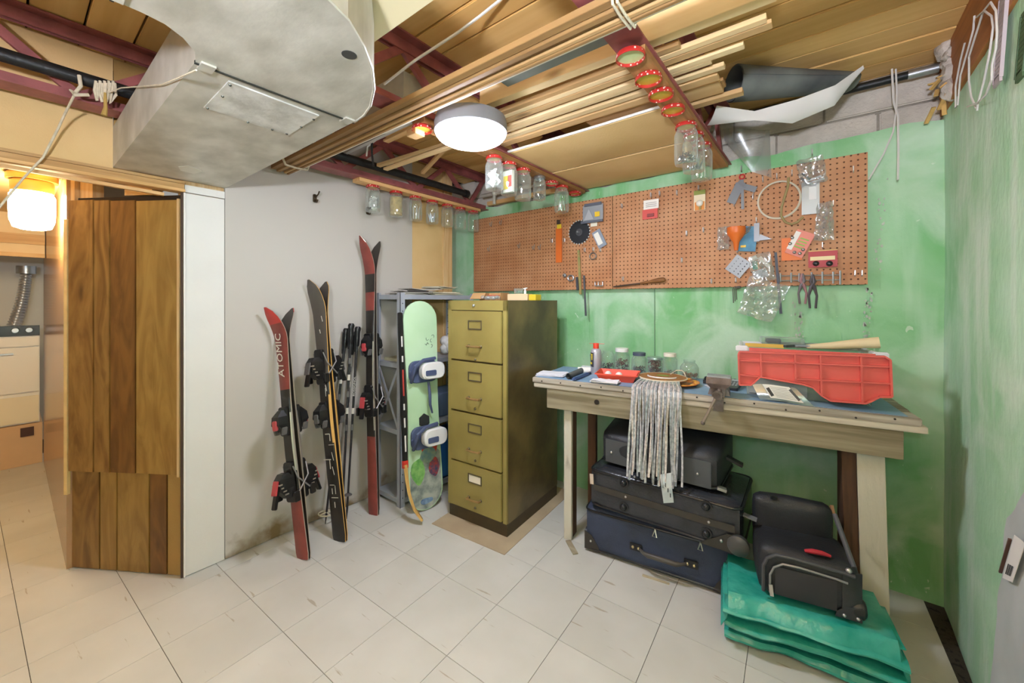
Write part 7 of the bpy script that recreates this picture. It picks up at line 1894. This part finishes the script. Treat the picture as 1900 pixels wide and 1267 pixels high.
# ================================================================== SMALL ROLLING BAG
zb = .209
Sb = PZ(1408, 1100, zb); ba = R(11.5); Lb, Db, Hb = .305, .27, .185
MBg = Matrix.Translation((Sb.x, Sb.y, zb)) @ Matrix.Rotation(ba, 4, 'Z')
t = thing('rolling_bag', 'small black rolling bag with a red tag lying on the green tarp', 'bag', (Sb.x, Sb.y, zb), ba)
soft_case(MBg, Lb, Db, Hb, .035, .010, 5.0, hb=.155).build('shell', M_BLKC, t, smooth=True)
def bpath(o_, z0=.02, x0=.03, x1=Lb - .06, zt=Hb - .03):
    return [MBg @ Vector(p) for p in ((x0, -.008 - o_, z0), (x0, -.010 - o_, zt - .05), (x0 + .012, -.010 - o_, zt - .02), (x0 + .04, -.010 - o_, zt), (x0 + .09, -.010 - o_, zt + .002), (x1, -.010 - o_, zt - .006), (x1 + .03, -.008 - o_, zt - .012))]
MB().tube(bpath(.002, .02, .035, Lb - .07, Hb - .045), .004, 6).build('pocket_zip', mat('zip_tape', '#8d8d8d', .4, metal=.3), t, smooth=True)
MB().tube(bpath(.0, .02, .014, Lb - .05, Hb - .018), .0065, 8).build('piping', mat('piping_grey', '#45464b', .45), t, smooth=True)
MB().sheet(lambda s, k: MBg @ Vector((.05 + (Lb - .12) * s, -.011 - .006 * math.sin(PI * s) * math.sin(PI * k), .02 + (Hb - .08) * k)), 8, 6, .003).build('front_pocket', mat('pocket_black', '#2d2d33', .55), t, smooth=True)
MB().beam(MBg @ Vector((.036, -.018, .055)), MBg @ Vector((.040, -.020, .015)), .012, .004, up=MBg.to_3x3() @ Vector((0, -1, 0))).build('zip_pull', M_ZIP, t)
MB().sheet(lambda s, k: MBg @ Vector((Lb - .055 + .058 * s, -.010 + .012 * s * s, .03 + (Hb - .05) * k)), 6, 4, .004).build('side_panel', M_BLKL, t, smooth=True)
# upright back panel (lid side) behind the pocket part
bk = soft_case(MBg @ Matrix.Translation((.0, Db - .06, .10)), Lb - .03, .075, .185, .03, .006, 6.0).build('back_compartment', M_BLKC, t, smooth=True)
MB().tube([MBg @ Vector(p) for p in ((Lb - .03, Db - .07, .27), (Lb - .02, .12, .215), (Lb - .015, .02, .17))], .009, 8).build('telescopic_rail', mat('rail_grey', '#55585c', .35), t, smooth=True)
MB().ball(MBg @ Vector((Lb - .035, .0, Hb - .018)), .010, 10, 8).build('rail_button', M_ZIP, t, smooth=True)
MB().tube([MBg @ Vector(p) for p in ((.15, .03, Hb + .002), (.17, .02, Hb + .012), (.20, .022, Hb + .012), (.225, .03, Hb + .004)) ], [.006, .009, .008, .005], 8).build('red_tag', mat('tag_red', '#b02a38', .5), t, smooth=True)
wc = MB().lathe([(.001, -.02), (.030, -.02), (.034, -.01), (.034, .012), (.026, .02), (.001, .02)], seg=18, M=MBg @ Matrix.Translation((Lb - .005, .02, .034)) @ Matrix.Rotation(PI / 2, 4, 'Y')).build('wheel', M_PIPE, t, smooth=True)
pts = [(0, 0), (-.075, 0), (-.07, .02), (-.045, .042), (0, .05)]
MB().prism(pts[::-1], .006, MBg @ Matrix(((1, 0, 0, Lb), (0, 0, -1, -.004), (0, 1, 0, .002), (0, 0, 0, 1)))).build('corner_guard', M_BLKL, t)
for x in (-.05, -.012): MB().ball(MBg @ Vector((Lb + x, -.012, .014)), .006, 8, 6).build('rivet', M_ZIP, t, smooth=True)
MB().beam(MBg @ Vector((Lb - .03, Db - .02, .285)), MBg @ Vector((Lb - .025, Db - .03, .255)), .012, .006).build('zip_pull', mat('pull_copper', '#b7856a', .35, metal=.5), t)
MB().beam(MBg @ Vector((.06, Db - .055, .287)), MBg @ Vector((.085, Db - .055, .287)), .02, .006).build('zip_pull', M_PIPE, t)
